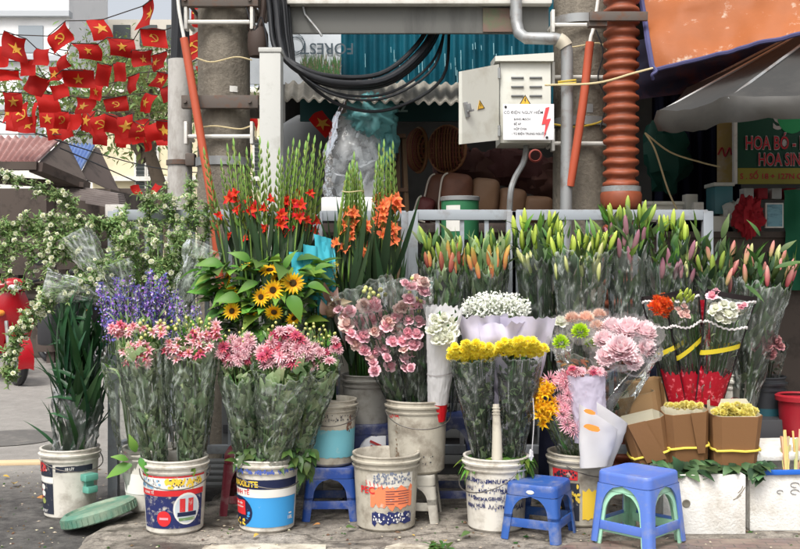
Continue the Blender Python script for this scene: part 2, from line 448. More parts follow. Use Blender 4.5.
# ================================================================== street background, left
def corrug(mb, a, b, c, d, n, amp, mi=0, th=.0):
    "corrugated sheet: ridge a-b, eave d-c; waves run from ridge to eave"
    a, b, c, d = V(a), V(b), V(c), V(d); nr = (b - a).cross(d - a).normalized()
    rows = []
    for k in range(2):
        rows.append([lerp(lerp(a, b, i / (n * 8)), lerp(d, c, i / (n * 8)), k) + nr * amp * math.sin(i * PI / 4) for i in range(n * 8 + 1)])
    if th:
        rows = [[p - nr * th for p in rows[0]]] + rows + [[p - nr * th for p in rows[1]], [p - nr * th for p in rows[0]]]
    mb.grid(rows, mi)
th_ = thing('market_stall', 'low dark market stall with pink red and blue corrugated roofs across the street', 'stall', (-6.5, 15, -.05))
RED_R = mat('faded_red_roofing', hx(152, 112, 106), rough=.6, var=0, stain=hx(205, 176, 170), sscale=2, samt=.6)
BLU_R = mat('blue_roofing', hx(104, 128, 176), rough=.5, var=0, stain=hx(150, 168, 200), sscale=2, samt=.5)
DKW = mat('dark_timber', hx(84, 74, 68), rough=.8, var=.15, stain=hx(30, 26, 24), sscale=3, samt=.8)
mb = MB(); corrug(mb, P(-60, 138, 15), P(62, 139, 14.4), P(36, 164, 12.6), P(-60, 165, 12.6), 17, .025, th=.03); mb.build('roof', RED_R, th_)
mb = MB(); corrug(mb, P(64, 146, 16), P(95, 146, 15.8), P(79, 175, 14), P(50, 175, 14), 8, .025, th=.03); mb.build('roof', BLU_R, th_)
mb = MB()
for tri in ([P(62, 140, 14.5), P(36, 165, 12.7), P(84, 184, 13.6)], [P(95, 147, 15.9), P(79, 176, 14.1), P(117, 194, 15)]):
    mb.add([p for p in tri] + [p + V((.03, .12, 0)) for p in tri], [(0, 1, 2), (5, 4, 3), (0, 1, 4, 3), (1, 2, 5, 4), (2, 0, 3, 5)])
mb.bar(P(-60, 166, 12.6), P(38, 166, 12.6), .12, .1); mb.bar(P(36, 167, 12.6), P(84, 187, 13.5), .2, .12)
mb.bar(P(-60, 176, 13), P(84, 186, 13.5), .5, .07)
mb.build('gable', DKW, th_)
mb = MB()
for k in range(7): mb.bar(P(48 + k * 7, 182 + k * 3.4, 13.6 - k * .1), P(121 + k * .5, 195 + k * 2.2, 13.2 - k * .1), .14, .03)
mb.build('awning', mat('grey_brown_sheet', hx(120, 112, 108), rough=.6, var=0, stain=hx(168, 160, 156), sscale=1.5, samt=.5), th_)
mb = MB(); mb.box((-7.6, 16.4, 1.2), (7.2, .15, 2.6)); mb.box((-4.1, 15.2, 1.1), (.15, 2.6, 2.4))
for x in (-8.2, -6.4, -4.6): mb.box((x, 13.2, 1.2), (.1, .1, 2.5))
mb.box((-6.9, 14.5, .35), (4.4, 1.2, .8)); mb.box((-6.6, 13.9, 1.02), (5.0, .5, .06)); mb.box((-6.6, 14.4, 1.7), (5.0, .6, .05))
for k in range(14): mb.box((-8.4 + k * .3, 14.0 + R.uniform(-.2, .2), .9 + R.uniform(0, .1)), (.2, .25, R.uniform(.15, .4)))
mb.build('counter', DKW, th_)
mb = MB(); mb.box(P(116, 211, 12.5), (.24, .12, .16), bev=.01); mb.build('meter_box', WHITEP, th_)
mb = MB(); mb.box((-7.5, 15.2, -.0), (7, .3, .16)); struct('kerb', mb, CONC)

tb = thing('cream_building', 'cream rendered building with dark shutters behind the flags', 'building', (-5.2, 27, -.05))
mb = MB(); mb.box((-4.3, 29, 2.9), (8, 4, 6)); mb.build('wall', CREAM, tb)
mb = MB(); mb.box((-4.3, 26.85, 5.95), (8.4, .5, .16), bev=.03); mb.box((-4.3, 26.93, 3.6), (8.05, .2, .12)); mb.build('cornice', WHITEP, tb)
SHUT = mat('dark_shutter', hx(72, 78, 78), rough=.6, var=0)
for cx_, cw, y0, y1 in ((141, 8, 145, 193), (153, 8, 143, 195), (215, 14, 140, 190), (262, 14, 140, 190)):
    a, b = P(cx_ - cw / 2, y0, 27), P(cx_ + cw / 2, y1, 27)
    f = MB(); f.box(((a.x + b.x) / 2, 26.98, (a.z + b.z) / 2), (b.x - a.x + .12, .1, a.z - b.z + .12)); wf = f.build('window', WHITEP, tb)
    s = MB()
    for k in range(13): s.box(((a.x + b.x) / 2, 26.92, lerp(b.z, a.z, (k + .5) / 13)), (b.x - a.x, .04, (a.z - b.z) / 13 * .8), rx=.4)
    s.build('shutter', SHUT, wf)
tb = thing('white_building', 'tall white building with grey ledges at top left behind the bunting', 'building', (-17, 46, -.05))
mb = MB(); mb.box((-19.8, 48, 8), (9.8, 6, 16.2)); mb.build('wall', mat('white_render', hx(228, 228, 228), rough=.9, var=0, stain=hx(196, 198, 200), sscale=.4, samt=.5), tb)
mb = MB()
for z in (6.2, 8.4, 10.6, 12.6): mb.box((-19.8, 44.95, z), (10, .5, .25))
mb.build('ledge', mat('grey_render', hx(176, 180, 184), rough=.9, var=0), tb)
for x in (-18.6, -16.6):
    for z in (7.2, 9.4, 11.5):
        f = MB(); f.box((x, 44.98, z), (1.1, .1, 1.2)); f.build('window', mat('window_grey', hx(142, 150, 156), rough=.2, var=0), tb)
tb = thing('grey_building', 'pale grey building with window bands seen through the tree crown', 'building', (-9, 52, -.05))
mb = MB(); mb.box((-13.2, 55, 7), (4.6, 5, 14.5)); mb.build('wall', mat('grey_plaster', hx(196, 190, 178), rough=.9, var=0, stain=hx(160, 152, 140), sscale=.5, samt=.6), tb)
for z in (9.3, 11.8, 13.4):
    f = MB()
    for x in (-14.6, -13.2, -11.8): f.box((x, 52.46, z), (.9, .1, 1.1))
    f.build('window', SHUT, tb)
tb = thing('low_white_building', 'low white wall with a dark opening under the lowest flags', 'building', (-8, 33, -.05))
mb = MB(); mb.box((-11.3, 36, 2.55), (6.6, 4, 5.2)); mb.build('wall', WHITEP, tb)
mb = MB(); mb.box((-10.4, 33.96, 5.0), (3.6, .1, .35)); mb.build('window', SHUT, tb)

# trees behind the flags
BARK = mat('bark', hx(96, 84, 72), rough=.9, var=.1, stain=hx(62, 54, 46), sscale=8, samt=.7)
LEAFT = mat('tree_leaf', hx(92, 112, 62), hx(138, 152, 96), rough=.6, var=.3, trans=.4)
def tree(x, y, h, r, n, label, seed, sq=.7, lean=0, dens=38):
    rr = random.Random(seed)
    T = thing('street_tree', label, 'tree', (x, y, -.05), 'trees behind the bunting')
    tk = MB(); top = V((x + lean, y, h * .55))
    tk.tube(smooth_path([(x, y, -.1), (x + lean * .3, y, h * .3), top]), [lerp(.22, .12, i / 12) for i in range(13)], 9)
    tips = []
    for k in range(n):
        a = rr.uniform(0, 2 * PI); e = rr.uniform(-.15, 1)
        c = top + V((math.cos(a) * r * rr.uniform(.35, 1), math.sin(a) * r * rr.uniform(.3, .9), e * r * sq + rr.uniform(-.1, .4)))
        mid = lerp(top, c, .5) + V((rr.uniform(-.3, .3), rr.uniform(-.3, .3), rr.uniform(.0, .4)))
        path = smooth_path([top - V((0, 0, rr.uniform(0, .8))), mid, c], 5)
        tk.tube(path, [lerp(.075, .012, i / 10) for i in range(11)], 6)
        for _ in range(4):
            q = path[rr.randint(4, 10)]; d = q + V((rr.uniform(-1, 1), rr.uniform(-1, 1), rr.uniform(-.5, .7))) * .8
            tk.tube(smooth_path([q, lerp(q, d, .5) + V((0, 0, .08)), d], 3), [.02, .018, .015, .012, .01, .008, .006], 5)
            tips.append(d)
        tips.append(c)
    tk.build('trunk', BARK, T)
    cr = MB()
    for c in tips:
        m = rr.randint(int(dens * .4), dens); s = rr.uniform(.25, .6)
        for _ in range(m):
            o = V((rr.gauss(0, s), rr.gauss(0, s), rr.gauss(0, s * .55)))
            d = V((rr.uniform(-1, 1), rr.uniform(-1, 1), rr.uniform(-.8, .3)))
            cr.leaf(c + o, d, V((rr.uniform(-.5, .5), rr.uniform(-.5, .5), 1)), rr.uniform(.12, .24), rr.uniform(.05, .1), .2, .1, seg=2)
    cr.build('crown', LEAFT, T, False)
tree(-4.75, 21.5, 7.6, 2.9, 17, 'street tree with thin bare-looking limbs reaching left behind the flags', 3, .55, -.8, 85)
tree(-8.6, 38, 12, 3.6, 22, 'taller hazy green tree behind the cream building', 5, .75, 0, 90)
tree(-3.4, 36, 11, 3.4, 16, 'leafy tree behind the concrete post and utility pole', 9, .75, 0, 80)

# ------------------------------------------------------------------ bunting
FLAGR = mat('red_flag_cloth', hx(172, 16, 32), rough=.75, var=.22, trans=.42)
GOLD = mat('gold_print', hx(204, 150, 56), rough=.6, var=.15, trans=.3)
def flag(px, py, wpx, hpx, tilt, Y, em, label, grp):
    k = Y / F; wd, hg = wpx * k * .89, hpx * k * .89
    o = P(px, py, Y)
    T = thing('red_flag', label, 'flag', o, grp)
    ph = R.uniform(0, 6); amp = R.uniform(.12, .28) * wd; yaw = R.uniform(-.85, .85); tilt += R.uniform(-.14, .14)
    M = Matrix.Translation(o) @ Matrix.Rotation(-tilt, 4, 'Y') @ Matrix.Rotation(yaw, 4, 'Z')
    sk = R.uniform(-.25, .25)
    def pt(u, v, off=0):
        y = amp * math.sin(u * 4.2 + ph + v * 1.3) * (1.15 - .5 * v) + amp * .6 * math.sin(v * 5 + ph * 2) + (v - .5) * hg * .25
        return M @ V(((u - .5) * wd / math.sqrt(math.cos(yaw)) + sk * wd * (v - .5) * -.5, y + off, (v - .5) * hg + .05 * hg * math.sin(u * 5 + ph)))
    mb = MB(); mb.grid([[pt(i / 10, j / 8) for i in range(11)] for j in range(9)])
    mb.build('cloth', FLAGR, T)
    if em:
        for sgn in (-1, 1):
            e = MB()
            if em == 's':
                pts = []
                for i in range(10):
                    r = .30 if i % 2 == 0 else .115
                    a = PI / 2 + i * PI / 5; pts.append((.5 + r * math.cos(a) * hg / wd * .95, .5 + r * math.sin(a)))
                c = pt(.5, .5, sgn * .006)
                vs = [c] + [pt(u, v, sgn * .006) for u, v in pts]
                e.add(vs, [(0, 1 + i, 1 + (i + 1) % 10) for i in range(10)])
            else:
                q = hg / wd
                arc = []
                for i in range(11):
                    a = math.radians(-120 + i * 23); arc.append((.5 + .2 * q * math.cos(a), .5 + .2 * math.sin(a), .035 * math.sin(PI * (i + 1.5) / 12)))
                e.grid([[pt(.5 + (u - .5) * (1 + k_ * w_ * 5), .5 + (v - .5) * (1 + k_ * w_ * 5), sgn * .006) for u, v, w_ in arc] for k_ in (-1, 1)])
                for (u0, v0, u1, v1, w_) in ((.36, .66, .62, .36, .025), (.33, .58, .44, .70, .045), (.42, .33, .36, .27, .03)):
                    du, dv = u1 - u0, v1 - v0; l = math.hypot(du, dv); nx, ny = -dv / l * w_, du / l * w_
                    f_ = lambda u, v: pt(.5 + (u - .5) * q, v, sgn * .006)
                    e.add([f_(u0 + nx, v0 + ny), f_(u1 + nx, v1 + ny), f_(u1 - nx, v1 - ny), f_(u0 - nx, v0 - ny)], [(0, 1, 2, 3)])
            e.build('emblem', GOLD, T)
    return pt(0, 1), pt(1, 1)
rows_ = [
    ('upper street bunting', [(60, 38, 28, 22, .42, 10.5, 'h', 'red hammer and sickle flag tilted high over the left end of the street'), (100, 29, 19, 26, .3, 10.3, 's', 'narrow red star flag twisted edge-on beside the large top flag'),
      (147, 14, 26, 29, .18, 10, 's', 'large red star flag hanging highest, just left of the black conduit')]),
    ('second street bunting', [(2, 57, 20, 24, .1, 10.6, None, 'red flag cut by the left picture edge in the second row'), (15, 48, 24, 28, -.25, 10.4, 's', 'bright red star flag before the white building'), (41, 57, 24, 20, -.1, 10.6, None, 'folded plain red flag right of the white building flag'),
      (64, 61, 14, 18, .2, 10.8, None, 'small crumpled red flag in the middle of the second row'), (88, 51, 28, 20, .3, 10.3, 's', 'dark red star flag drooping towards the right in the second row'), (122, 47, 28, 22, -.08, 10.2, 's', 'broad red star flag below the narrow twisted one'),
      (154, 38, 27, 22, -.12, 10, 'h', 'red hammer and sickle flag right under the highest flag')]),
    ('third street bunting', [(10, 76, 22, 13, .12, 11, None, 'thin red flag blown flat at the left of the third row'), (36, 85, 22, 22, -.3, 11, None, 'plain red flag folded to a wedge in the third row'), (79, 79, 32, 20, .05, 10.7, 's', 'wide red star flag in the middle of the third row'),
      (103, 75, 16, 25, -.1, 10.8, None, 'tall plain red flag hanging limp in the third row'), (120, 72, 15, 22, .15, 10.7, None, 'small plain red flag right of the limp tall one'), (143, 59, 25, 19, .35, 10.3, 's', 'tilted red star flag under the broad one'), (158, 62, 20, 20, .3, 10.2, 's', 'dark red star flag touching the concrete post')]),
    ('fourth street bunting', [(13, 102, 19, 23, .05, 11.4, 's', 'red star flag low at the left above the stall roof'), (48, 103, 21, 22, .02, 11.4, None, 'plain red flag next above the dense lowest row'), (84, 106, 22, 19, .05, 11.2, 's', 'red star flag hanging square in the fourth row'),
      (116, 104, 25, 18, .08, 11, 'h', 'red hammer and sickle flag hanging level in the fourth row'), (147, 103, 18, 22, -.08, 10.8, 's', 'red star flag alone against the bare branches'), (167, 94, 12, 18, .1, 10.7, None, 'slim red flag half behind the concrete post')]),
    ('lowest dense street bunting', [(8 + i * 13.2, 112 + i * 1.7 + R.uniform(-2, 2), R.uniform(16, 20), R.uniform(20, 26), R.uniform(-.15, .2), 12 - i * .07, ['s', 'h', None][i % 3], ['red star flag crowded in the lowest dense row', 'red hammer and sickle flag crowded in the lowest dense row', 'plain folded red flag crowded in the lowest dense row'][i % 3]) for i in range(13)]),
    ('extra dense street bunting', [(14 + i * 13.6, 124 + i * 1.3 + R.uniform(-2, 3), R.uniform(15, 20), R.uniform(18, 24), R.uniform(-.3, .3), 12.6 - i * .06, [None, 's'][i % 2], ['plain red flag half hidden behind the lowest dense row', 'red star flag half hidden behind the lowest dense row'][i % 2]) for i in (0, 1, 3, 4, 6, 8, 9, 11)]),
    ('middle street bunting', [(28, 68, 17, 19, .2, 10.9, None, 'plain red flag drooping between the second and third rows at left'), (55, 74, 18, 18, -.2, 10.9, 's', 'small red star flag between the third row flags'), (60, 92, 18, 18, .3, 11.2, None, 'plain red flag twisted between the third and fourth rows'), (96, 92, 17, 18, -.3, 11.1, 's', 'small red star flag between the third and fourth rows'), (132, 84, 18, 20, .25, 10.7, None, 'plain red flag above the bare branches'), (160, 80, 16, 20, -.2, 10.5, 's', 'narrow red star flag beside the concrete post')]),
    ('hanging red flag cluster', [(100, 140, 15, 12, .1, 12.4, None, 'short red flag below the dense row before the cream wall'), (122, 141, 17, 15, -.1, 12.4, None, 'red flag hanging under the dense row near the shutters'), (148, 142, 20, 20, .1, 12.2, 's', 'orange lit star flag lowest of all before the shutters')]),
]
CORD = mat('thin_cord', hx(60, 54, 50), rough=.8, var=0)
for ri, (nm, fl) in enumerate(rows_):
    pts = [P(-60, fl[0][1] - 6, fl[0][5])]
    for (px, py, w_, h_, tl, Y, em, lb) in fl:
        a, b = flag(px, py, w_, h_, tl, Y, em, lb, 'red flags strung over the street'); pts += [a, b]
    pts.append(P(200, fl[-1][1] - 22, fl[-1][5] - .4))
    pts.sort(key=lambda p: p.x)
    mb = MB(); mb.tube(pts, .006, 5)
    tag(mb.build('bunting_cord', CORD), ['thin dark cord carrying the topmost three flags', 'thin dark cord carrying the second row of flags', 'thin dark cord carrying the third row of flags', 'thin dark cord carrying the fourth row of flags', 'thin dark cord carrying the dense lowest row of flags', 'thin dark cord behind the dense lowest row of flags', 'thin dark cord with small flags between the third and fourth rows', 'short cord with the flags hanging under the dense row'][ri], 'cord', 'bunting cords')
for a in ((197, 16, 14, 26, .1, 8.2, 'h', 'dark red flag squeezed between black conduit and utility pole top'), (195, 46, 18, 30, .15, 8.3, 'h', 'dark red flag hanging between concrete post and utility pole'), (204, 72, 14, 18, .3, 8.3, None, 'small dark red flag low between post and utility pole'),
          (253, 121, 10, 22, .0, 8.0, None, 'narrow red flag between the utility pole and the grey square post'), (136, 190, 9, 12, .2, 14, None, 'tiny red flag low before the left shutter'), (155, 190, 10, 14, -.2, 14, None, 'tiny red flag low before the right shutter')):
    flag(*a, 'loose red flags near the poles')
for i, (a, b) in enumerate((((-30, 150, 13), (300, 210, 24)), ((-30, 112, 12), (260, 175, 20)), ((60, 148, 12), (260, 205, 20)))):
    mb = MB(); mb.tube(smooth_path([P(*a), lerp(P(*a), P(*b), .5) - V((0, 0, .25)), P(*b)]), .009, 5)
    tag(mb.build('power_line', BLK), ['sagging thin power line rising to the stall roofs', 'upper thin power line crossing before the cream wall', 'steep thin power line over the blue roof'][i], 'cable', 'thin power lines')
# ================================================================== poles, pipes, cables
def band(mb, c, r, z, h, mi=0, th=.012):
    mb.lathe([(r, z - h / 2), (r + th, z - h / 2), (r + th, z + h / 2), (r, z + h / 2)], 28, (c.x, c.y, 0), mi)
def zy(py, Y): return EYE - (py - HZ) * Y / F
def pole(px, Y, r, label, marks):
    c = P(px, HZ, Y); c.z = 0
    T = thing('utility_pole', label, 'pole', c, 'concrete utility poles')
    mb = MB(); mb.lathe([(r * 1.07, -.1), (r * 1.04, 1), (r, 2), (r * .95, 4.5), (r * .7, 8.5), (.01, 8.5)], 36, c); mb.build('shaft', CONC, T)
    for kind, py in marks:
        z = zy(py, Y - r)
        mb = MB()
        if kind == 'band': band(mb, c, r * 1.0, z, .05); mb.build('clamp_band', GALV, T)
        elif kind == 'channel':
            mb.bar((c.x - r * 1.35, c.y - r - .03, z), (c.x + r * 1.5, c.y - r - .03, z), .05, .075, bev=.004); mb.bar((c.x - r * 1.35, c.y + r + .02, z), (c.x + r * 1.5, c.y + r + .02, z), .05, .075, bev=.004)
            for s in (-1.2, 1.2): mb.tube([(c.x + s * r, c.y - r - .07, z), (c.x + s * r, c.y + r + .05, z)], .011, 8)
            mb.build('cross_clamp', RUST, T)
        elif kind == 'rod':
            y0 = c.y - r - .025
            mb.tube([(c.x - r * 1.2, y0, z), (c.x + r * 1.25, y0, z)], .013, 8)
            for s in (-1.2, 1.25):
                mb.box((c.x + s * r, y0 + .01, z + .02), (.018, .07, .13), bev=.003); mb.tube([(c.x + s * r, y0, z), (c.x + s * r, c.y + .02, z)], .012, 6)
            mb.build('clamp_rod', WHITEP, T)
    return T
pole(224, 6.0, .156, 'thick stained concrete utility pole behind the red gladioli', [('channel', 2), ('rod', 23), ('channel', 103), ('rod', 137), ('band', 160)])
pole(580, 6.0, .160, 'thick stained concrete utility pole behind the electric cabinet', [('band', 17), ('rod', 26), ('rod', 78), ('rod', 144), ('band', 120)])
c = P(180, HZ, 6.35); c.z = 0
T = thing('concrete_post', 'slim pale concrete post topped with black cable sleeves', 'post', c)
mb = MB(); mb.lathe([(.08, -.1), (.078, 1.5), (.074, zy(60, 6.35)), (.0, zy(60, 6.35) + .004)], 24, c); mb.build('shaft', CONCL, T)
mb = MB(); band(mb, c, .076, zy(162, 6.3), .03, 0, .01); mb.box((c.x + .08, c.y - .05, zy(160, 6.3)), (.06, .08, .08), bev=.01); mb.build('clamp_band', RUST, T)
mb = MB()
for i in range(7): a = i * 2 * PI / 7; mb.tube([(c.x + .037 * math.cos(a), c.y + .037 * math.sin(a), zy(62, 6.35)), (c.x + .03 * math.cos(a + .4), c.y + .03 * math.sin(a + .4), 2.9), (c.x + .03 * math.cos(a) + .02, c.y, 4.2)], .026, 7)
mb.build('cable_sleeve', BLK, T)
ORG_T = mat('orange_conduit', hx(176, 82, 56), rough=.5, var=0, stain=hx(160, 84, 58), sscale=10, samt=.5)
for pts, rr_, k, lb in (([P(176, -40, 5.75), P(178, 0, 5.75), P(181, 22, 5.75), P(184, 38, 5.75), P(192, 85, 5.74), P(203, 150, 5.72), P(212, 205, 5.7), P(222, 300, 5.7)], .011, 3, 'orange conduit slanting down beside the concrete post'),
                    ([P(601, -40, 5.65), P(598, 0, 5.65), P(593, 30, 5.65), P(590, 42, 5.65), P(584, 95, 5.66), P(576, 150, 5.68), P(570, 186, 5.7)], .011, 3, 'orange conduit slanting down across the right utility pole')):
    T = thing('cable_conduit', lb, 'conduit', pts[-1], 'orange cable conduits')
    sp = smooth_path(pts); cut = k * 6
    mb = MB(); mb.tube(sp[:cut + 2], .010, 8); mb.build('cable', WHITEP, T)
    mb = MB(); mb.tube(sp[cut:], .024, 10); mb.build('sleeve', ORG_T, T)
# big orange corrugated conduit
c = P(621, HZ, 5.6); c.z = 0
T = thing('corrugated_pipe', 'fat orange corrugated conduit with a rusty clamp, rising beside the right utility pole', 'pipe', c)
CORR = mat('orange_corrugated', hx(146, 76, 50), rough=.5, var=0, stain=hx(120, 66, 46), sscale=6, samt=.8, slo=.42, shi=.66, gscale=30, gamt=.3)
prof = []; z = 0
while z < 2.9:
    for q, dr in ((0, -.011), (.2, -.011), (.32, .005), (.5, .011), (.72, .009), (.84, -.004)):
        prof.append((.090 + dr, z + q * .0605))
    z += .0605
mb = MB(); mb.lathe(prof, 32, c); mb.v = [v + V((.006 * fb(v.z * 1.3, 3), .006 * fb(v.z * 1.3, 9), .006 * fb(v.z * 2, v.x * 9, v.y * 9))) for v in mb.v]; mb.build('hose', CORR, T, sharp=75)
mb = MB(); zc = zy(197, 5.5); mb.lathe([(.10, zc - .06), (.112, zc - .045), (.115, zc + .02), (.108, zc + .035), (.102, zc + .05)], 32, c); mb.build('collar', CORR, T)
mb = MB(); band(mb, c, .103, zy(188, 5.5), .03, 0, .006); mb.build('strap', GALV, T)
mb = MB(); zc = zy(17, 5.5); mb.bar((c.x - .2, c.y - .115, zc), (c.x + .12, c.y - .115, zc), .025, .05, bev=.003); mb.bar((c.x - .2, c.y - .08, zc - .035), (c.x - .1, c.y - .08, zc - .035), .06, .03); mb.build('clamp', RUST, T)
mb = MB(); mb.tube(smooth_path([P(545, 85, 5.6), P(596, 83, 5.45), P(634, 73, 5.38), P(653, 68, 5.4)]), .006, 6)
tag(mb.build('guy_rope', ROPE), 'pale rope tied from the utility pole to the corner of the orange tarpaulin', 'rope')
# galvanised pipe with elbow
mb = MB()
pts = [P(516, -10, 5.84), P(516.5, 22, 5.84), P(519, 33, 5.82), P(526, 38, 5.76), P(548, 38.5, 5.72)] + [P(553 + 14 * math.sin(a), 52 - 13.5 * math.cos(a), 5.72) for a in [i * PI / 16 for i in range(1, 9)]] + [P(567, 120, 5.72), P(566, 213, 5.72), P(566, 470, 5.72)]
T = thing('steel_pipe', 'galvanised steel pipe with an elbow beside the electric cabinet', 'pipe', P(566, 470, 5.72))
mb.tube(pts, .0345, 16); mb.build('tube', GALV, T)
mb = MB(); mb.tube(pts[6:11], .041, 16); mb.build('elbow', mat('pale_fitting', hx(196, 188, 170), rough=.5, var=0, metal=.2), T)
mb = MB(); mb.tube([P(558, 82, 5.66), P(576, 80, 5.66), P(576, 83, 5.66), P(558, 84, 5.66)], .006, 5); mb.build('tie', mat('yellow_tape', hx(196, 170, 70), rough=.6, var=0), T)
# grey square post with a capped top
T = thing('square_post', 'pale grey square steel post with a flat cap, behind the gladioli', 'post', P(271, 400, 5.6))
GREYP = mat('grey_post_paint', hx(182, 182, 177), rough=.5, var=0, stain=hx(140, 136, 128), sscale=6, samt=.5)
GREYD = mat('grey_side_paint', hx(104, 106, 106), rough=.5, var=0)
a = P(271.5, HZ, 5.6); zt = zy(52, 5.53)
mb = MB(); mb.box((a.x, 5.6, zt / 2), (.118, .13, zt), bev=.006); mb.build('column', GREYP, T)
mb = MB(); mb.box((a.x, 5.6, zt + .014), (.128, .14, .026), bev=.004); mb.build('cap', GREYP, T)
# black cable bundle
T = thing('cable_bundle', 'thick bundle of black cables looping down from the pole in front of the shop front', 'cables', P(271, 20, 5.8))
for i in range(9):
    o = i - 4; dy = (i % 3) * .05; sg = {1: 3, 6: 7, 7: 3, 8: 12}.get(i, 0)
    pts = [P(262 + i * 2.6, -40, 5.82 + dy), P(269 + i * 2.4, 4, 5.82 + dy), P(277 + i * 1.5 + o * .8, 44, 5.8 + dy), P(293 + o * 1.6, 66 + o * 1.8, 5.78 + dy), P(332 + o * 2, 84 + o * 2.2 + sg, 5.78 + dy), P(385 + o * 1.4, 82 + o * 2.0 + sg * 1.6, 5.9 + dy), P(424 + o * 1.6 + sg, 52 + o * 2 + sg * 1.5, 6.08 + dy), P(444 + o * 1.6, 12 + o * 1.5, 6.2 + dy), P(462 + o, -30, 6.3 + dy)]
    mb = MB(); mb.tube(smooth_path(pts), R.choice([.008, .010, .012, .015]) if i not in (3, 4) else .021, 9); mb.build('cable', BLK, T)
T = thing('cable_joint', 'rusty brown cable joint box hanging between the pole and the bundle', 'joint box', P(257, 45, 5.9))
mb = MB(); mb.lathe([(.0, -.09), (.05, -.08), (.062, -.03), (.06, .05), (.045, .09), (.0, .1)], 14, P(258, 43, 5.85)); mb.tube(smooth_path([P(258, 30, 5.85), P(262, 18, 5.85), P(266, -20, 5.85)]), .02, 8); mb.tube(smooth_path([P(254, 30, 5.88), P(250, 24, 5.9), P(254, -20, 5.9)]), .02, 8); mb.build('shell', mat('brown_joint', hx(64, 52, 46), rough=.7, var=0), T)

for i, (pts, lb) in enumerate((
    ([(196, 58, 5.83), (212, 62, 5.82), (236, 57, 5.82), (252, 60, 5.84)], 'thin wire wrapped round the left utility pole under the top rod'),
    ([(196, 128, 5.83), (215, 126, 5.82), (240, 129, 5.82), (254, 126, 5.84), (256, 140, 5.84)], 'thin wire wrapped round the left utility pole above the lower rod'),
    ([(246, 6, 5.8), (254, 30, 5.8), (262, 18, 5.8), (268, 60, 5.8), (258, 90, 5.82)], 'tangled thin wire between the left utility pole and the cable bundle'),
    ([(552, 124, 5.83), (575, 127, 5.82), (600, 122, 5.83), (612, 112, 5.8)], 'yellow cord tied round the right utility pole at the danger plate'),
    ([(596, 30, 5.78), (603, 52, 5.78), (598, 78, 5.8), (606, 100, 5.8), (600, 130, 5.82)], 'loose thin wire hanging between the right utility pole and the corrugated conduit'),
    ([(556, 44, 5.83), (572, 47, 5.82), (598, 43, 5.83), (608, 50, 5.8)], 'thin wire wrapped round the right utility pole under its top rod'))):
    mb = MB(); mb.tube(smooth_path([P(*p) for p in pts], 8), .0045 if i != 3 else .006, 5)
    tag(mb.build('loose_wire', mat('yellow_cord', hx(190, 160, 60), rough=.7, var=0) if i == 3 else (BLK if i in (2, 4) else ROPE)), lb, 'wire', 'loose wires on the poles')
for px, py, w_, h_, m_, lb in ((233, 88, .05, .035, WHITEP, 'small torn white paper stuck on the left utility pole'), (590, 108, .04, .05, GALV, 'small metal tag on the right utility pole')):
    a = 0; Yp = 5.838; mb = MB(); cx = P(px, py, Yp)
    pc = P(224 if px < 400 else 580, HZ, 6.0); rr_ = .158 if px < 400 else .162
    a0 = math.asin((cx.x - pc.x) / rr_); mb.grid([[V((pc.x + rr_ * math.sin(a0 + (i / 6 - .5) * w_ / rr_), 6.0 - rr_ * math.cos(a0 + (i / 6 - .5) * w_ / rr_), cx.z + h_ * (j - .5) + .004 * fb(i, j, px))) for i in range(7)] for j in range(2)])
    tag(mb.build('pole_tag', m_), lb, 'tag')

# ================================================================== shop
shop = thing('flower_shop', 'open shop front with a dark interior behind the flower stall', 'shop', (2, 7, 0))
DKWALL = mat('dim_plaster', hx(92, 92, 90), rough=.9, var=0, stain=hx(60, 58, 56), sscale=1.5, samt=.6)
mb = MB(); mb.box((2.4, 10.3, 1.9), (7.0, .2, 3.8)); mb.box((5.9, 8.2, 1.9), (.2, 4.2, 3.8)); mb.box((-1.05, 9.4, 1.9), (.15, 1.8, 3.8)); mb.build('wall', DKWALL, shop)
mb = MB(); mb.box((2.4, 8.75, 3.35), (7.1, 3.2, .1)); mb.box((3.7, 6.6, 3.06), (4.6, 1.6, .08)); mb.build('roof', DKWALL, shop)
TEAL = mat('teal_sheet', hx(18, 86, 102), rough=.4, var=0, stain=hx(10, 54, 68), sscale=3, samt=.7, slo=.4, shi=.7)
mb = MB(); corrug(mb, P(338, -25, 6.95), P(556, -25, 6.95), P(556, 104, 6.95), P(338, 104, 6.95), 22, .016, th=.01); mb.build('cladding', TEAL, shop)
GLINT = mat('pale_glint', hx(130, 176, 184), rough=.6, var=0)  # pale teal for glints painted onto the corrugated cladding
for k in range(34):
    x = R.uniform(356, 540); y = R.uniform(42, 84); l = R.uniform(4, 14); mb = MB()
    mb.tube([P(x, y, 6.91), P(x + .3, y + l, 6.91)], R.uniform(.002, .0042), 4); mb.build('scratch_glint', GLINT, shop)  # thin upright streaks, glints of light put in as colour
FIB = mat('fibre_cement', hx(146, 142, 132), rough=.9, var=0, stain=hx(104, 98, 88), sscale=5, samt=.8, slo=.4, shi=.7)
mb = MB(); corrug(mb, P(286, 76, 7.05), P(470, 84, 7.05), P(470, 104, 6.1), P(284, 100, 6.1), 17, .013, th=.012); mb.build('lean_to_roof', FIB, shop)
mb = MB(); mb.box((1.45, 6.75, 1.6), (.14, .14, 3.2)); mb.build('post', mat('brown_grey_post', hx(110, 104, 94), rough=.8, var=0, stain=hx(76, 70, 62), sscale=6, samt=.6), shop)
mb = MB(); mb.box((4.1, 7.4, 1.6), (.12, .12, 3.1)); mb.build('post', DKWALL, shop)

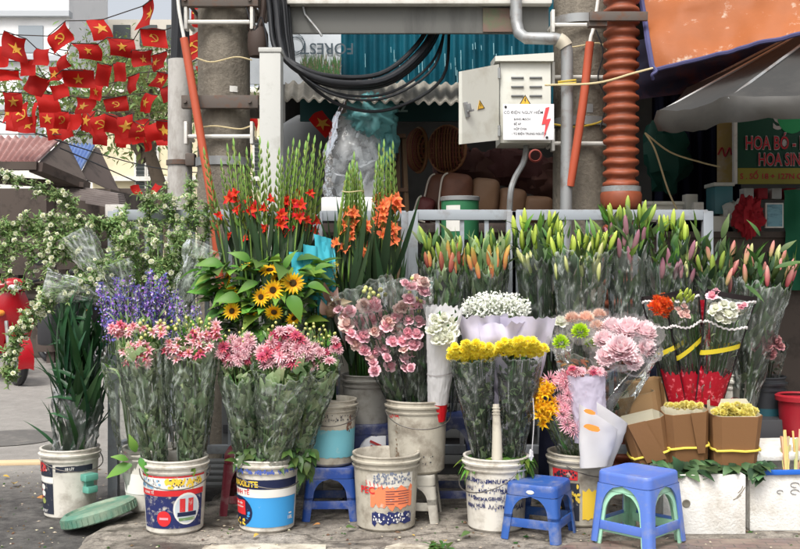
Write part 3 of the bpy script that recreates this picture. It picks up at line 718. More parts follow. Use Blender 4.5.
T = thing('shop_awning', 'grey hanging awning panel with a white gutter edge over the shop front', 'awning', P(415, 20, 6.0))
mb = MB(); a = P(279, 33, 5.95); b = P(549, 4, 5.95)
mb.box(((a.x + b.x) / 2, 5.97, (a.z + b.z) / 2), (b.x - a.x, .03, b.z - a.z), bev=.004)
mb.box(((a.x + b.x) / 2, 6.2, b.z + .02), (b.x - a.x, .42, .03))
mb.build('panel', mat('grey_awning', hx(104, 104, 100), rough=.6, var=0, stain=hx(66, 66, 64), sscale=3, samt=.7, stretch=(1, 1, .2)), T)
mb = MB(); mb.box(((a.x + b.x) / 2, 5.93, zy(0, 5.93)), (b.x - a.x + .02, .09, .065), bev=.008); mb.build('gutter', WHITEP, T)
mb = MB(); q = P(511, 6, 5.93); mb.tube([q, q + V((0, -.02, -.06)), q + V((0, .03, -.075))], .008, 6); mb.build('hook', GALV, T); mb = MB(); q = P(303, 6, 5.93); mb.tube([q, P(305, 14, 5.94), P(318, 30, 5.9), P(322, 36, 5.9)], .007, 6); mb.build('hook', GALV, T)
mb = MB(); q = P(498, 20, 5.945); mb.box((q.x, q.y, q.z), (.18, .012, .14)); mb.build('patch', mat('dull_print', hx(112, 92, 82), rough=.7, var=0, stain=hx(86, 104, 76), sscale=7, samt=.9), T)

# upside-down white board
T = thing('advertising_board', 'white advertising board hung upside down with a strip of green grass print', 'sign board', P(300, 70, 6.7))
mb = MB(); a = P(246, 84, 6.72); b = P(341, 22, 6.72); mb.box(((a.x + b.x) / 2, 6.73, (a.z + b.z) / 2), (b.x - a.x, .02, b.z - a.z)); mb.build('board', mat('board_white', hx(206, 212, 216), rough=.5, var=0, stain=hx(170, 178, 184), sscale=4, samt=.4), T)
mb = MB()
for k in range(220):
    x = R.uniform(301, 339); p = P(x, R.uniform(62, 80), 6.712); l = R.uniform(.03, .09)
    mb.add([p, p + V((.012, 0, 0)), p + V((R.uniform(-.02, .03), -.003, l))], [(0, 1, 2)], R.choice([0, 0, 1]))
mb.build('grass_print', [mat('print_green', hx(74, 110, 62), rough=.6, var=.3), mat('print_brown', hx(120, 112, 92), rough=.6, var=.3)], T, False)
def lettering(txt, M, size, m, parent, bold=.01, align='CENTER', name='lettering', sx=1):
    vs, fs = text_geo(txt, size, bold, align)
    mb = MB(); mb.add([M @ V((v.x * sx, v.y, 0)) for v in vs], fs); return mb.build(name, m, parent, False)
def facing(p, rz=0, roll=0, tilt=0):
    return Matrix.Translation(p) @ Matrix.Rotation(rz, 4, 'Z') @ Matrix.Rotation(PI / 2 + tilt, 4, 'X') @ Matrix.Rotation(roll, 4, 'Z')
INKG = mat('grey_ink', hx(70, 84, 92), rough=.6, var=0)
lettering('FOREST', facing(P(327, 48, 6.708), roll=PI), .105, INKG, T)
mb = MB()
for k, (cx_, cy_, r_) in enumerate(((294, 46, .062), (297, 44, .05), (292, 43, .07))):
    mb.tube([P(cx_, cy_, 6.712) + V((r_ * math.cos(i * .35) * (1 + .1 * k), 0, r_ * math.sin(i * .35))) for i in range(19)], .0022, 4)
mb.build('tree_ring_print', INKG, T)
# dazz sign
T = thing('shop_sign', 'dark green sign board with pale letters under the lean-to roof', 'sign', P(410, 110, 6.9))
mb = MB(); a = P(300, 121, 6.9); b = P(470, 97, 6.9); mb.box(((a.x + b.x) / 2, 6.92, (a.z + b.z) / 2), (b.x - a.x, .03, b.z - a.z)); mb.build('board', mat('dark_green_board', hx(18, 62, 62), rough=.5, var=0), T)
lettering('dazz', facing(P(391, 106, 6.895)), .13, mat('pale_letter', hx(150, 178, 176), rough=.5, var=0), T, .012)

# ------------------------------------------------------------------ electric cabinet
T = thing('electric_cabinet', 'pale grey electric cabinet with a door latch and vent slots on the utility pole', 'electric cabinet', P(500, 140, 5.45))
CAB = mat('cabinet_paint', hx(202, 202, 192), rough=.45, var=0, stain=hx(166, 160, 144), sscale=5, samt=.5)
a, b = P(500, 143, 5.72), P(551, 62, 5.72); Wd, H, Dp = b.x - a.x, b.z - a.z, .26
mb = MB(); mb.box((a.x + Wd / 2, 5.72 + Dp / 2, a.z + H / 2), (Wd, Dp, H), bev=.006); mb.build('body', CAB, T)
mb = MB(); x0, x1, y0, y1, z0 = a.x - .03, b.x + .012, 5.69, 5.72 + Dp + .01, b.z
vs = [(x0, y0, z0), (x1, y0, z0), (x1, y1, z0), (x0, y1, z0), (x0, y0, z0 + .028), (x1, y0, z0 + .048), (x1, y1, z0 + .075), (x0, y1, z0 + .055)]
mb.add([V(v) for v in vs], [(0, 3, 2, 1), (4, 5, 6, 7), (0, 1, 5, 4), (1, 2, 6, 5), (2, 3, 7, 6), (3, 0, 4, 7)]); mb.build('hood', CAB, T, False)
# door standing open towards the street, sagging on its hinges
hz_, fz_ = P(499, 64, 5.70), P(462, 71, 5.50); hb_, fb_ = P(499, 140, 5.70), P(462, 144, 5.50)
nrm = (fz_ - hz_).cross(hb_ - hz_).normalized()
if nrm.y > 0: nrm = -nrm
mb = MB(); bk = -nrm * .025; q4 = [hz_, fz_, fb_, hb_]
mb.add(q4 + [p + bk for p in q4], [(0, 1, 2, 3), (7, 6, 5, 4), (0, 4, 5, 1), (1, 5, 6, 2), (2, 6, 7, 3), (3, 7, 4, 0)]); dr = mb.build('door', CAB, T, False)
dx = (hz_ - fz_).normalized(); dz = nrm.cross(dx).normalized()
if dz.z < 0: dz = -dz
Md = Matrix((dx, dz, nrm)).transposed().to_4x4()
def dM(u, v, o=.0):
    m = Md.copy(); m.translation = lerp(lerp(fb_, hb_, u), lerp(fz_, hz_, u), v) + nrm * o; return m
mb = MB(); mb.box(None, (.03, .085, .012), bev=.004, mtx=dM(.1, .46, .006)); mb.box(None, (.018, .04, .03), bev=.004, mtx=dM(.1, .49, .02)); mb.box(None, (.05, .012, .01), bev=.003, mtx=dM(.16, .44, .02)); mb.build('handle', GALV, dr)
for v in (.12, .88):
    mb = MB(); p_ = lerp(hb_, hz_, v); mb.tube([p_ + V((0, -.004, -.03)), p_ + V((0, -.004, .03))], .009, 8); mb.build('hinge', GALV, dr)
for k in range(3):
    for j_ in range(2):
        mb = MB(); mb.box((a.x + Wd * (.34 + .36 * j_), 5.716, b.z - .09 - k * .052), (.072, .012, .009), bev=.002); mb.build('louvre', GREYD, T)
YEL = mat('warning_yellow', hx(224, 176, 60), rough=.5, var=0); INK = mat('black_ink', (.02, .02, .02), rough=.6, var=0)
def wtri(M, s, parent):
    mb = MB(); mb.poly([(-s, -s * .8), (s, -s * .8), (0, s * .9)], M, .002, 0); mb.build('warning_triangle', YEL, parent, False)
    mb = MB(); M2 = M @ Matrix.Translation((0, 0, .0035))
    P3 = [(-s, -s * .8), (s, -s * .8), (0, s * .9)]; Q3 = [(x * .8, (y + .24 * s) * .8 - .24 * s) for x, y in P3]
    mb.add([M2 @ V((x, y, 0)) for x, y in P3 + Q3], [(0, 1, 4, 3), (1, 2, 5, 4), (2, 0, 3, 5)])
    mb.add([M2 @ V((x * s, y * s, 0)) for x, y in ((-.06, .32), (.14, .4), (.04, .0), (.16, .02), (-.06, -.6), (0, -.12), (-.14, -.14))], [(0, 6, 5, 2, 1), (2, 5, 3), (5, 4, 3)])
    mb.build('warning_symbol', INK, parent, False)
wtri(facing(V((a.x + Wd * .49, 5.717, a.z + H * .53))), .034, T); wtri(dM(.48, .5, .001), .03, dr)
# danger plate
T = thing('danger_sign', 'white danger plate with black words and a red lightning bolt, bolted on the cabinet', 'sign', P(528, 122, 5.66))
a = P(503, 140, 5.66); b = P(554, 104, 5.66); sc_ = V(((a.x + b.x) / 2, 5.66, (a.z + b.z) / 2)); sw, sh = b.x - a.x, b.z - a.z
mb = MB(); mb.box(sc_, (sw, .006, sh), bev=.002); mb.build('plate', mat('plate_white', hx(226, 226, 228), rough=.4, var=0), T)
def onp(x, y): return facing(sc_ + V((x * sw, -.0045, y * sh)))
lettering('CÓ ĐIỆN NGUY HIỂM', onp(-.10, .26), .0225, INK, T, .005)
for k, s_ in enumerate(('BẢNG MẠCH', 'BỂ ÁP', 'HỘP CHIA', '- TỦ ĐIỆN TRUNG NGUỒN')):
    lettering(s_, onp(-.29 if k < 3 else -.33, .075 - k * .135), .0175, INK, T, .010, 'LEFT', sx=.9)
mb = MB(); mb.poly([(-.008, .08), (.014, .085), (-.004, .015), (.022, .02), (-.018, -.09), (-.008, -.012), (-.03, -.015)], facing(sc_ + V((.36 * sw, -.005, 0))), .0015); mb.build('lightning_bolt', mat('bolt_red', hx(214, 70, 74), rough=.5, var=0), T, False)
mb = MB()
for x, y in ((-.45, .42), (.36, -.43)): mb.lathe([(.0, .006), (.007, .004), (.008, -.002)], 10, M=Matrix.Translation(sc_ + V((x * sw, -.004, y * sh))) @ Matrix.Rotation(PI / 2, 4, 'X'))
mb.build('bolt', INK, T)
mb = MB(); mb.tube(smooth_path([P(526, 138, 5.86), P(526, 150, 5.82), P(523, 163, 5.8), P(514, 180, 5.8), P(510, 200, 5.8), P(509, 260, 5.9)]), .017, 8)
tag(mb.build('grey_hose', GALV), 'grey cable hose curving down from under the electric cabinet', 'hose')
mb = MB(); mb.lathe([(.03, 0), (.038, .012), (.03, .024), (.026, .012), (.03, 0)], 20, M=Matrix.Translation(P(535, 156, 5.6)) @ Matrix.Rotation(PI / 2, 4, 'X')); tag(mb.build('cable_ring', mat('copper_red', hx(120, 52, 44), rough=.5, var=0)), 'small red brown cable ring below the danger plate', 'ring')

# ------------------------------------------------------------------ orange tarpaulin, dark sheet, parasol
def cloth_quad(a, b, c, d, nu, nv, amp, fr, seed, sag=0):
    a, b, c, d = map(V, (a, b, c, d)); nr = (b - a).cross(d - a).normalized()
    rows = []
    for j in range(nv + 1):
        v = j / nv
        rows.append([lerp(lerp(a, b, i / nu), lerp(d, c, i / nu), v) + nr * amp * fb(i / nu * fr, v * fr, seed) + V((0, 0, -sag * math.sin(PI * i / nu) * v)) for i in range(nu + 1)])
    return rows
T = thing('orange_tarpaulin', 'worn orange tarpaulin with a blue hem stretched over the stall at top right', 'tarpaulin', P(652, 68, 5.4))
rows = cloth_quad(P(632, -60, 5.9), P(900, -160, 5.5), P(900, 8, 4.9), P(652, 68, 5.4), 46, 24, .05, 3.2, 4, .02)
mb = MB(); mb.grid(rows); mb.build('sheet', mat('orange_tarp', hx(206, 122, 72), rough=.55, var=0, trans=.45, stain=hx(236, 214, 190), sscale=9, samt=.85, slo=.57, shi=.66, bump=.25, bscale=14, gscale=2.2, gamt=.35), T, sharp=0)
BHEM = mat('blue_hem', hx(70, 70, 108), rough=.7, var=0)
mb = MB(); mb.tube([p + V((0, -.006, 0)) for p in rows[-1]], .012, 6); mb.tube([r[0] + V((0, -.006, 0)) for r in rows], .016, 6); mb.build('hem', BHEM, T)
mb = MB(); q = rows[-1][0]; mb.tube(smooth_path([q + V((0, -.01, .02)), q + V((.012, -.03, -.01)), q + V((-.01, -.03, -.03)), q + V((0, -.01, -.05))]), .01, 6); mb.build('knot', BHEM, T)
T = thing('dark_sheet', 'dark blue and brown sheet hanging beneath the orange tarpaulin', 'tarpaulin', P(700, 90, 6.2))
rows = cloth_quad(P(638, 40, 6.1), P(900, -20, 5.9), P(900, 60, 6.3), P(634, 100, 6.1), 34, 10, .06, 4, 8)
mb = MB(); mb.grid(rows); mb.build('sheet', mat('navy_tarp', hx(30, 36, 62), rough=.7, var=0, stain=hx(84, 42, 34), sscale=1.2, samt=.9, slo=.48, shi=.6), T, sharp=0)

T = thing('market_parasol', 'large grey market parasol with a drooping valance at right', 'parasol', (2.4, 5.45, 0))
TARP = mat('grey_canvas', hx(52, 52, 51), rough=.85, var=0, stain=hx(70, 69, 66), sscale=3.5, samt=.6, bump=.2, bscale=20)
TARPD = mat('dark_valance', hx(50, 48, 44), rough=.5, var=0, stain=hx(34, 33, 31), sscale=4, samt=.6)
ap = V((2.55, 5.5, 2.72))
rim = [P(657, 111, 5.35), P(728, 96, 4.9), P(868, 85, 4.62), V((3.25, 5.0, 2.15)), V((3.3, 6.0, 2.3)), V((2.6, 6.4, 2.36)), V((1.75, 6.1, 2.3))]
mb = MB(); n = len(rim); N_ = 10
rimp = []
for i in range(n):
    a, b = rim[i], rim[(i + 1) % n]
    rows = []
    for k in range(N_ + 1):
        v = k / N_
        rows.append([lerp(ap, lerp(a, b, u / N_), v) + V((0, 0, -.07 * math.sin(PI * u / N_) * v * (1 - .6 * v) - .08 * math.sin(PI * v) * .4 + .008 * fb(u * .5, v * 5, i))) for u in range(N_ + 1)])
    mb.grid(rows); rimp += rows[-1][:-1]
mb.build('canopy', TARP, T, sharp=25)
mb = MB(); m_ = len(rimp)
outw = [(p - V((2.5, 5.5, p.z))).normalized() for p in rimp]
drop = lambda i: .115 + .03 * fb(i * .17, 2) + (-.06 if 19 <= i <= 20 else 0)
mb.grid([[rimp[i] + V((0, 0, .004)) for i in range(m_)], [rimp[i] + outw[i] * (.02 + .015 * fb(i * .35, 7)) + V((0, 0, -.05)) for i in range(m_)], [rimp[i] + outw[i] * (.0 + .03 * fb(i * .3, 3)) + V((0, 0, -drop(i))) for i in range(m_)]], closed=True)
mb.build('valance', TARPD, T, sharp=0)
mb = MB(); mb.tube([(2.55, 5.5, 0), (2.55, 5.5, 2.78)], .02, 12); mb.build('pole', GALV, T)
mb = MB()
for p in rim: mb.tube([ap + V((0, 0, -.04)), p + V((0, 0, -.015))], .009, 6)
mb.build('rib', GALV, T)

# ------------------------------------------------------------------ green flower shop banner
T = thing('flower_shop_banner', 'green flower shop banner with red and white lettering and a yellow address strip', 'banner', P(790, 150, 6.8))
a = P(737, 184, 6.8); b = P(930, 96, 6.8); mid = (a + b) / 2
GB = mat('banner_green', hx(16, 68, 48), rough=.5, var=0, stain=hx(14, 58, 52), sscale=3, samt=.8)
mb = MB(); mb.box((mid.x, 6.82, mid.z), (b.x - a.x, .02, b.z - a.z)); mb.build('sheet', GB, T)
q = P(737, 168, 6.8); mb = MB(); mb.box((mid.x, 6.806, (a.z + q.z) / 2 - .0), (b.x - a.x - .012, .012, q.z - a.z)); mb.build('address_strip', mat('banner_yellow', hx(146, 138, 50), rough=.5, var=0), T)
mb = MB(); mb.box((a.x - .012, 6.81, mid.z), (.025, .04, b.z - a.z), bev=.003); mb.build('frame', WHITEP, T)
RINK = mat('red_letter', hx(178, 40, 52), rough=.5, var=0); WINK = mat('white_letter', hx(178, 172, 168), rough=.5, var=0)
for s_, px, py, sz in (('HOA BÓ - HOA LẴNG', 745, 143.5, .125), ('HOA SINH NHẬT', 758, 160, .118)):
    lettering(s_, facing(P(px, py, 6.805)), sz, WINK, T, .05, 'LEFT', 'lettering_outline', .62); lettering(s_, facing(P(px, py, 6.798)), sz, RINK, T, .012, 'LEFT', sx=.62)
lettering('SHOP', facing(P(773, 122, 6.805)), .15, WINK, T, .04, 'LEFT', sx=1.0)
lettering('S . SỐ 18 + 127N QUÁN TÂY - C', facing(P(740, 176.5, 6.797)), .052, RINK, T, .02, 'LEFT', sx=1.0)
mb = MB(); mb.lathe([(0, .004), (.1, .0)], 20, M=facing(P(792, 116, 6.803)) @ Matrix.Scale(1.2, 4, (0, 1, 0))); mb.build('leaf_emblem', mat('bright_green', hx(38, 150, 88), rough=.5, var=0), T)

# ------------------------------------------------------------------ shop interior
mb = MB(); rows = cloth_quad(P(652, 80, 7.6), P(742, 80, 7.6), P(742, 290, 7.6), P(652, 290, 7.6), 50, 4, .0, 1, 1)
rows = [[p + V((0, .05 * math.sin(i * .9) + .02 * math.sin(i * 2.1), 0)) for i, p in enumerate(r)] for r in rows]
mb.grid(rows); tag(mb.build('shop_curtain', NAVY, sharp=0), 'dark navy curtain hanging in the shop behind the railing', 'curtain')
T = thing('hanging_banner', 'narrow cream and yellow banner with red script beside the green one', 'banner', P(726, 150, 7.1))
mb = MB(); mb.box(P(725, 147, 7.1), (.11, .01, .5)); mb.build('sheet', mat('cream_banner', hx(196, 172, 110), rough=.6, var=0, stain=hx(206, 200, 186), sscale=4, samt=.8), T)
mb = MB(); q = P(725, 152, 7.09); mb.tube(smooth_path([q + V((-.05, 0, -.02)), q + V((-.02, 0, .03)), q + V((0, 0, -.03)), q + V((.03, 0, .03)), q + V((.045, 0, -.02))]), .006, 5); mb.build('script', RINK, T)
def simple_box(name, px0, py0, px1, py1, Y, d, m, label, cat, bev=.006, rz=0, lid=None, group=None):
    a, b = P(px0, py1, Y), P(px1, py0, Y)
    T = thing(name, label, cat, (a.x, Y, a.z), group)
    mb = MB(); mb.box(((a.x + b.x) / 2, Y + d / 2, (a.z + b.z) / 2), (b.x - a.x, d, b.z - a.z), rz=rz, bev=bev); mb.build('body', m, T)
    if lid:
        mb = MB(); mb.box(((a.x + b.x) / 2, Y + d / 2, b.z + .012), (b.x - a.x + .02, d + .02, .025), rz=rz, bev=.004); mb.build('lid', lid, T)
    return T
simple_box('carton', 642, 205, 683, 222, 6.7, .25, CAB, 'long pale carton on the counter before the navy curtain', 'box', lid=CAB)
simple_box('card_box', 694, 202, 704, 218, 6.6, .06, WHITEP, 'small white card box standing on the counter', 'box')
simple_box('card_box', 686, 194, 698, 216, 6.9, .1, CAB, 'tall greyish box leaning behind the small white card', 'box')
simple_box('storage_tub', 715, 186, 733, 214, 6.7, .2, mat('teal_tub', hx(76, 128, 136), rough=.3, var=0), 'translucent teal storage tub beside the banner pole', 'tub', lid=CAB)
simple_box('glass_case', 712, 216, 728, 236, 6.6, .2, CAB, 'pale glass case below the teal tub', 'case')
T = thing('shop_counter', 'dark shop counter running behind the railing at right', 'counter', (2.4, 7, 0))
mb = MB(); mb.box((2.55, 6.95, .7), (2.6, .7, 1.4)); mb.build('cabinet', DKW, T); mb = MB(); mb.box((2.55, 6.95, 1.42), (2.66, .76, .04)); mb.build('top', DKW, T)
T = thing('framed_picture', 'small pale framed picture of blue hills on the shop shelf', 'picture', P(774, 228, 6.5))
a, b = P(765, 228, 6.5), P(783, 203, 6.5); mb = MB(); mb.box(((a.x + b.x) / 2, 6.5, (a.z + b.z) / 2), (b.x - a.x, .02, b.z - a.z), bev=.003); mb.build('frame', WHITEP, T)
mb = MB(); mb.box(((a.x + b.x) / 2, 6.488, (a.z + b.z) / 2), (b.x - a.x - .02, .008, b.z - a.z - .02)); mb.build('print', mat('picture_blue', hx(112, 158, 172), rough=.4, var=0, stain=hx(40, 74, 88), sscale=9, samt=.9, stretch=(1, 1, 3)), T)
mb = MB()
def lump(mb, c, rx, ry, rz_, amp=.2, seed=0, n=20, m=12, fr=2):
    rows = []
    for j in range(m + 1):
        th = PI * j / m
        rows.append([V(c) + V((rx * math.sin(th) * math.cos(2 * PI * i / n), ry * math.sin(th) * math.sin(2 * PI * i / n), rz_ * math.cos(th))) * (1 + amp * fb(math.sin(th) * math.cos(2 * PI * i / n) * fr + seed, math.sin(th) * math.sin(2 * PI * i / n) * fr, math.cos(th) * fr)) for i in range(n)])
    mb.grid(rows, closed=True)
lump(mb, P(748, 217, 6.5), .085, .07, .12, .5, 3, 36, 24, fr=3); tag(mb.build('red_cloth', mat('crimson_cloth', hx(150, 24, 36), rough=.8, var=0)), 'crumpled crimson cloth hanging beside the framed picture', 'cloth')
mb = MB(); rows = cloth_quad(P(784, 190, 6.6), P(850, 190, 6.6), P(850, 290, 6.5), P(786, 290, 6.5), 14, 14, .06, 3, 12); mb.grid(rows); tag(mb.build('green_cloth', mat('green_cloth', hx(24, 96, 66), rough=.8, var=0), sharp=0), 'deep green cloth sheet at the right edge of the shop', 'cloth')
mb = MB(); lump(mb, P(738, 215, 6.7), .1, .1, .1, .5, 7); tag(mb.build('wrapping_roll', CAB), 'crumpled pale wrapping bag left of the crimson cloth', 'bag')
for i in range(5):
    T = simple_box('gift_box', 744 + i * 14, 188, 754 + i * 14, 199, 6.9, .1, [WHITEP, RINK][i % 2], 'small %s carton under the green banner, %s' % (['white', 'red'][i % 2], ['at the far left of its row', 'next to the leftmost white carton', 'in the middle of its row', 'second from the right end of its row', 'at the right end of its row'][i]), 'box', group='small cartons under the banner')
mb = MB(); mb.tube(smooth_path([P(645, 133, 6.2), P(655, 150, 6.2), P(668, 190, 6.2), P(679, 214, 6.2)]), .006, 5); mb.tube(smooth_path([P(645, 133, 6.2), P(670, 152, 6.3), P(700, 162, 6.5), P(720, 167, 6.8)]), .006, 5); tag(mb.build('pale_cord', ROPE), 'loose pale cord drooping across the dark shop opening', 'cord')
mb = MB(); lump(mb, P(666, 155, 7.3), .17, .1, .25, .4, 5); tag(mb.build('green_bag', mat('dull_green', hx(18, 70, 58), rough=.6, var=0)), 'dark green bag hanging left of the navy curtain', 'bag')
# left part of the interior
PLW = film('packing_plastic', haze=.3, streak=.8, col=(.85, .86, .86))
T = thing('stuffed_bag', 'big clear plastic sack of white foam offcuts with a turquoise top', 'bag', P(360, 205, 6.3))
mb = MB()
for k in range(150):
    v_ = R.random() ** .8; q = P(360 + R.uniform(-1, 1) * (8 + 22 * v_), 118 + 84 * v_, R.uniform(6.24, 6.5)); mb.box(q, (R.uniform(.02, .14), R.uniform(.015, .04), R.uniform(.02, .07)), rz=R.uniform(-1, 1), rx=R.uniform(-.8, .8), ry=R.uniform(-1.4, 1.4), bev=.003)
mb.build('foam_offcut', mat('foam_white', hx(168, 172, 176), rough=.8, var=.08), T)
mb = MB(); rows = []
for j in range(21):
    v = j / 20; c_ = P(lerp(362, 358, v), lerp(98, 207, v), 6.36); r_ = .06 + .16 * math.sin(PI * min(1, v * .62 + .05)) ** .7
    rows.append([c_ + V((math.cos(2 * PI * i / 36) * r_ * 1.05, math.sin(2 * PI * i / 36) * r_ * .7, 0)) * (1 + .16 * fb(math.cos(2 * PI * i / 36) * 2, math.sin(2 * PI * i / 36) * 2, v * 5, 4)) for i in range(36)])
mb.grid(rows, closed=True); mb.build('sack', PLW, T, sharp=0)
mb = MB(); lump(mb, P(372, 114, 6.22), .14, .1, .12, .5, 9, 48, 30, fr=3); lump(mb, P(387, 136, 6.3), .06, .07, .19, .45, 4, 40, 30, fr=3); mb.build('turquoise_film', mat('turquoise_film', hx(120, 186, 188), rough=.3, var=0, trans=.3, alpha=.6), T, sharp=0) 
T = thing('covered_pile', 'dark grey sheet covering a rounded pile left of the foam sack', 'pile', P(308, 190, 7.3))
mb = MB(); lump(mb, P(306, 190, 7.3), .34, .3, .55, .06, 2, 28, 16); mb.build('cover', mat('grey_cover', hx(96, 98, 98), rough=.6, var=0), T)
flag(323, 124, 18, 30, .45, 6.6, 's', 'red star flag draped over the dark grey covered pile inside the shop', None)
simple_box('foam_tray', 321, 197, 376, 213, 5.62, .28, mat('foam_tray', hx(224, 224, 222), rough=.7, var=0), 'white foam tray lying behind the railing below the foam sack', 'tray', bev=.012)
WOODD = mat('dark_wood', hx(96, 76, 56), rough=.8, var=.1)
T = thing('wooden_trestle', 'narrow wooden trestle standing beside the wicker baskets', 'trestle', P(398, 300, 6.5))
for a_, b_ in (((397, 134), (400, 330)), ((403, 134), (411, 330)), ((389, 136), (388, 330))):
    mb = MB(); mb.bar(P(*a_, 6.5), P(*b_, 6.4), .03, .03, bev=.003); mb.build('leg', WOODD, T)
for a_, b_ in (((388, 136), (406, 136)), ((390, 190), (408, 190))):
    mb = MB(); mb.bar(P(*a_, 6.46), P(*b_, 6.46), .03, .025, bev=.003); mb.build('rung', WOODD, T)
WICK = mat('wicker', hx(112, 68, 44), rough=.75, var=.25)
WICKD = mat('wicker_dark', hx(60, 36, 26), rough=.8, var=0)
WICKP = mat('pale_wicker', hx(140, 100, 66), rough=.7, var=.1)
def basket(px, py, Y, rx, rz_, dep, label, yaw):
    o = P(px, py, Y); T = thing('wicker_basket', label, 'basket', o, 'wicker baskets in the shop')
    M = Matrix.Translation(o) @ Matrix.Rotation(yaw, 4, 'Z')
    mb = MB(); na = 26
    dome = lambda u, v: M @ V((rx * u, -dep * math.sqrt(max(0, 1 - u * u - v * v)) - .004, rz_ * v))
    for k in range(-6, 7):      # upright staves
        u = k / 6.6; h_ = math.sqrt(max(0, .97 - u * u)); mb.tube([dome(u, h_ * (q / 8 - 1)) for q in range(17)], .0085, 5)
    for k in range(-4, 5):      # woven crossbands, over and under
        v = k / 4.8; h_ = math.sqrt(max(0, .97 - v * v)); mb.tube([dome(h_ * (q / 12 - 1), v) + V((0, .007 * (1 if (q + k) % 2 else -1), 0)) for q in range(25)], .005, 4)
    mb.build('weave', WICK, T)
    mb = MB(); rows = [[M @ V((rx * .97 * math.cos(q * 1.5) * math.cos(2 * PI * i / 24), -dep * .9 * math.sin(q * 1.5), rz_ * .97 * math.cos(q * 1.5) * math.sin(2 * PI * i / 24))) for i in range(24)] for q in [j / 8 for j in range(9)]]
    mb.grid(rows, closed=True); mb.build('lining', WICKD, T)
    mb = MB(); mb.tube([M @ V((rx * math.cos(2 * PI * i / na), .0, rz_ * math.sin(2 * PI * i / na))) for i in range(na + 1)], .016, 7, caps=False); mb.build('rim', WICKP, T)
basket(419, 150, 7.0, .085, .15, .09, 'narrow wicker basket on its side, left one of two', -.9)
basket(447, 149, 6.9, .125, .155, .09, 'round wicker basket on its side showing its woven bottom', -.25)
BRN = mat('brown_leatherette', hx(104, 66, 50), rough=.55, var=.12, stain=hx(72, 44, 34), sscale=4, samt=.6)
PIPE = mat('white_piping', hx(206, 198, 184), rough=.6, var=0)
def cushion(px, py, w_, h_, Y, label, m, ry=0, piping=True):
    o = P(px, py, Y); T = thing('seat_cushion', label, 'cushion', o, 'brown cushions stacked in the shop')
    a_, b_ = w_ * Y / F / 2, h_ * Y / F / 2
    M = Matrix.Translation(o) @ Matrix.Rotation(ry, 4, 'Y')
    def se(u, v, k=.45): c_, s_ = math.cos(u), math.sin(u); return (math.copysign(abs(c_) ** k, c_), math.copysign(abs(s_) ** k, s_))
    rows = []
    for j in range(13):
        th = PI * j / 12; rad = math.sin(th) ** .4; y = -.11 * math.cos(th)
        rows.append([M @ V((a_ * rad * se(2 * PI * i / 32, 0)[0], y, b_ * rad * se(2 * PI * i / 32, 0)[1])) for i in range(32)])
    mb = MB(); mb.grid(rows, closed=True); mb.build('cushion_cover', m, T)
    if piping:
        mb = MB(); mb.tube([M @ V((a_ * .93 * se(2 * PI * i / 32, 0)[0], -.085, b_ * .93 * se(2 * PI * i / 32, 0)[1])) for i in range(10, 26)], .006, 6); mb.build('piping', PIPE, T)
cushion(440, 200, 34, 52, 6.85, 'brown cushion with white piping leaning at the left of the stack', BRN, .2)
cushion(455, 196, 34, 46, 6.7, 'large brown cushion with a white piped edge in front', BRN, .12)
TAN = mat('tan_cushion', hx(120, 92, 70), rough=.6, var=0)
cushion(484, 198, 30, 40, 6.75, 'tan brown cushion next to the large piped one', TAN, .1, False)
cushion(511, 205, 30, 34, 6.8, 'lower tan cushion under the electric cabinet', TAN, .1, False)
cushion(537, 211, 32, 30, 6.8, 'rightmost tan cushion beside the galvanised pipe', TAN, .05, False)
cushion(424, 210, 20, 26, 6.7, 'small maroon cushion at the foot of the stack', mat('maroon_cushion', hx(92, 44, 42), rough=.6, var=0), .3)
mb = MB()
for k in range(9): lump(mb, P(455 + k * 14 + R.uniform(-4, 4), 160 + k * 3.0 + R.uniform(-6, 8), 7.5), .17, .15, .14, .3, k)
tag(mb.build('cloth_heap', mat('dark_maroon', hx(70, 40, 38), rough=.85, var=.15)), 'heap of dark maroon sacks behind the cushions', 'heap')
T = thing('paint_tin', 'green and white paint tin with a pale rim behind the railing', 'tin', P(460, 240, 6.1))
o = P(460, 240, 6.1); hh = P(460, 198, 6.1).z - o.z
mb = MB(); mb.lathe([(0, 0), (.112, 0), (.115, .01), (.115, hh - .015), (.108, hh - .015), (.105, .05)], 32, o); mb.build('body', mat('tin_green', hx(52, 116, 78), rough=.4, var=0), T)
mb = MB(); mb.lathe([(.113, hh - .02), (.121, hh - .018), (.122, hh + .004), (.113, hh + .008), (.108, hh - .01)], 32, o); mb.build('rim', GALV, T)
mb = MB(); mb.grid([[o + V((.117 * math.sin(a), -.117 * math.cos(a), z)) for a in [x * .1 - .85 for x in range(9)]] for z in (.05, hh - .05)]); mb.build('label', WHITEP, T)
T = thing('shelf_table', 'long dark table carrying cushions and baskets inside the shop', 'table', (.35, 7.2, 0))
mb = MB(); zt_ = P(450, 226, 6.9).z; mb.box((.55, 7.1, zt_ - .03), (2.1, 1.3, .06), bev=.004); mb.build('tabletop', DKW, T)
for x in (-.4, 1.5):
    for y in (6.6, 7.6): mb = MB(); mb.box((x, y, zt_ / 2 - .03), (.06, .06, zt_ - .06)); mb.build('leg', DKW, T)
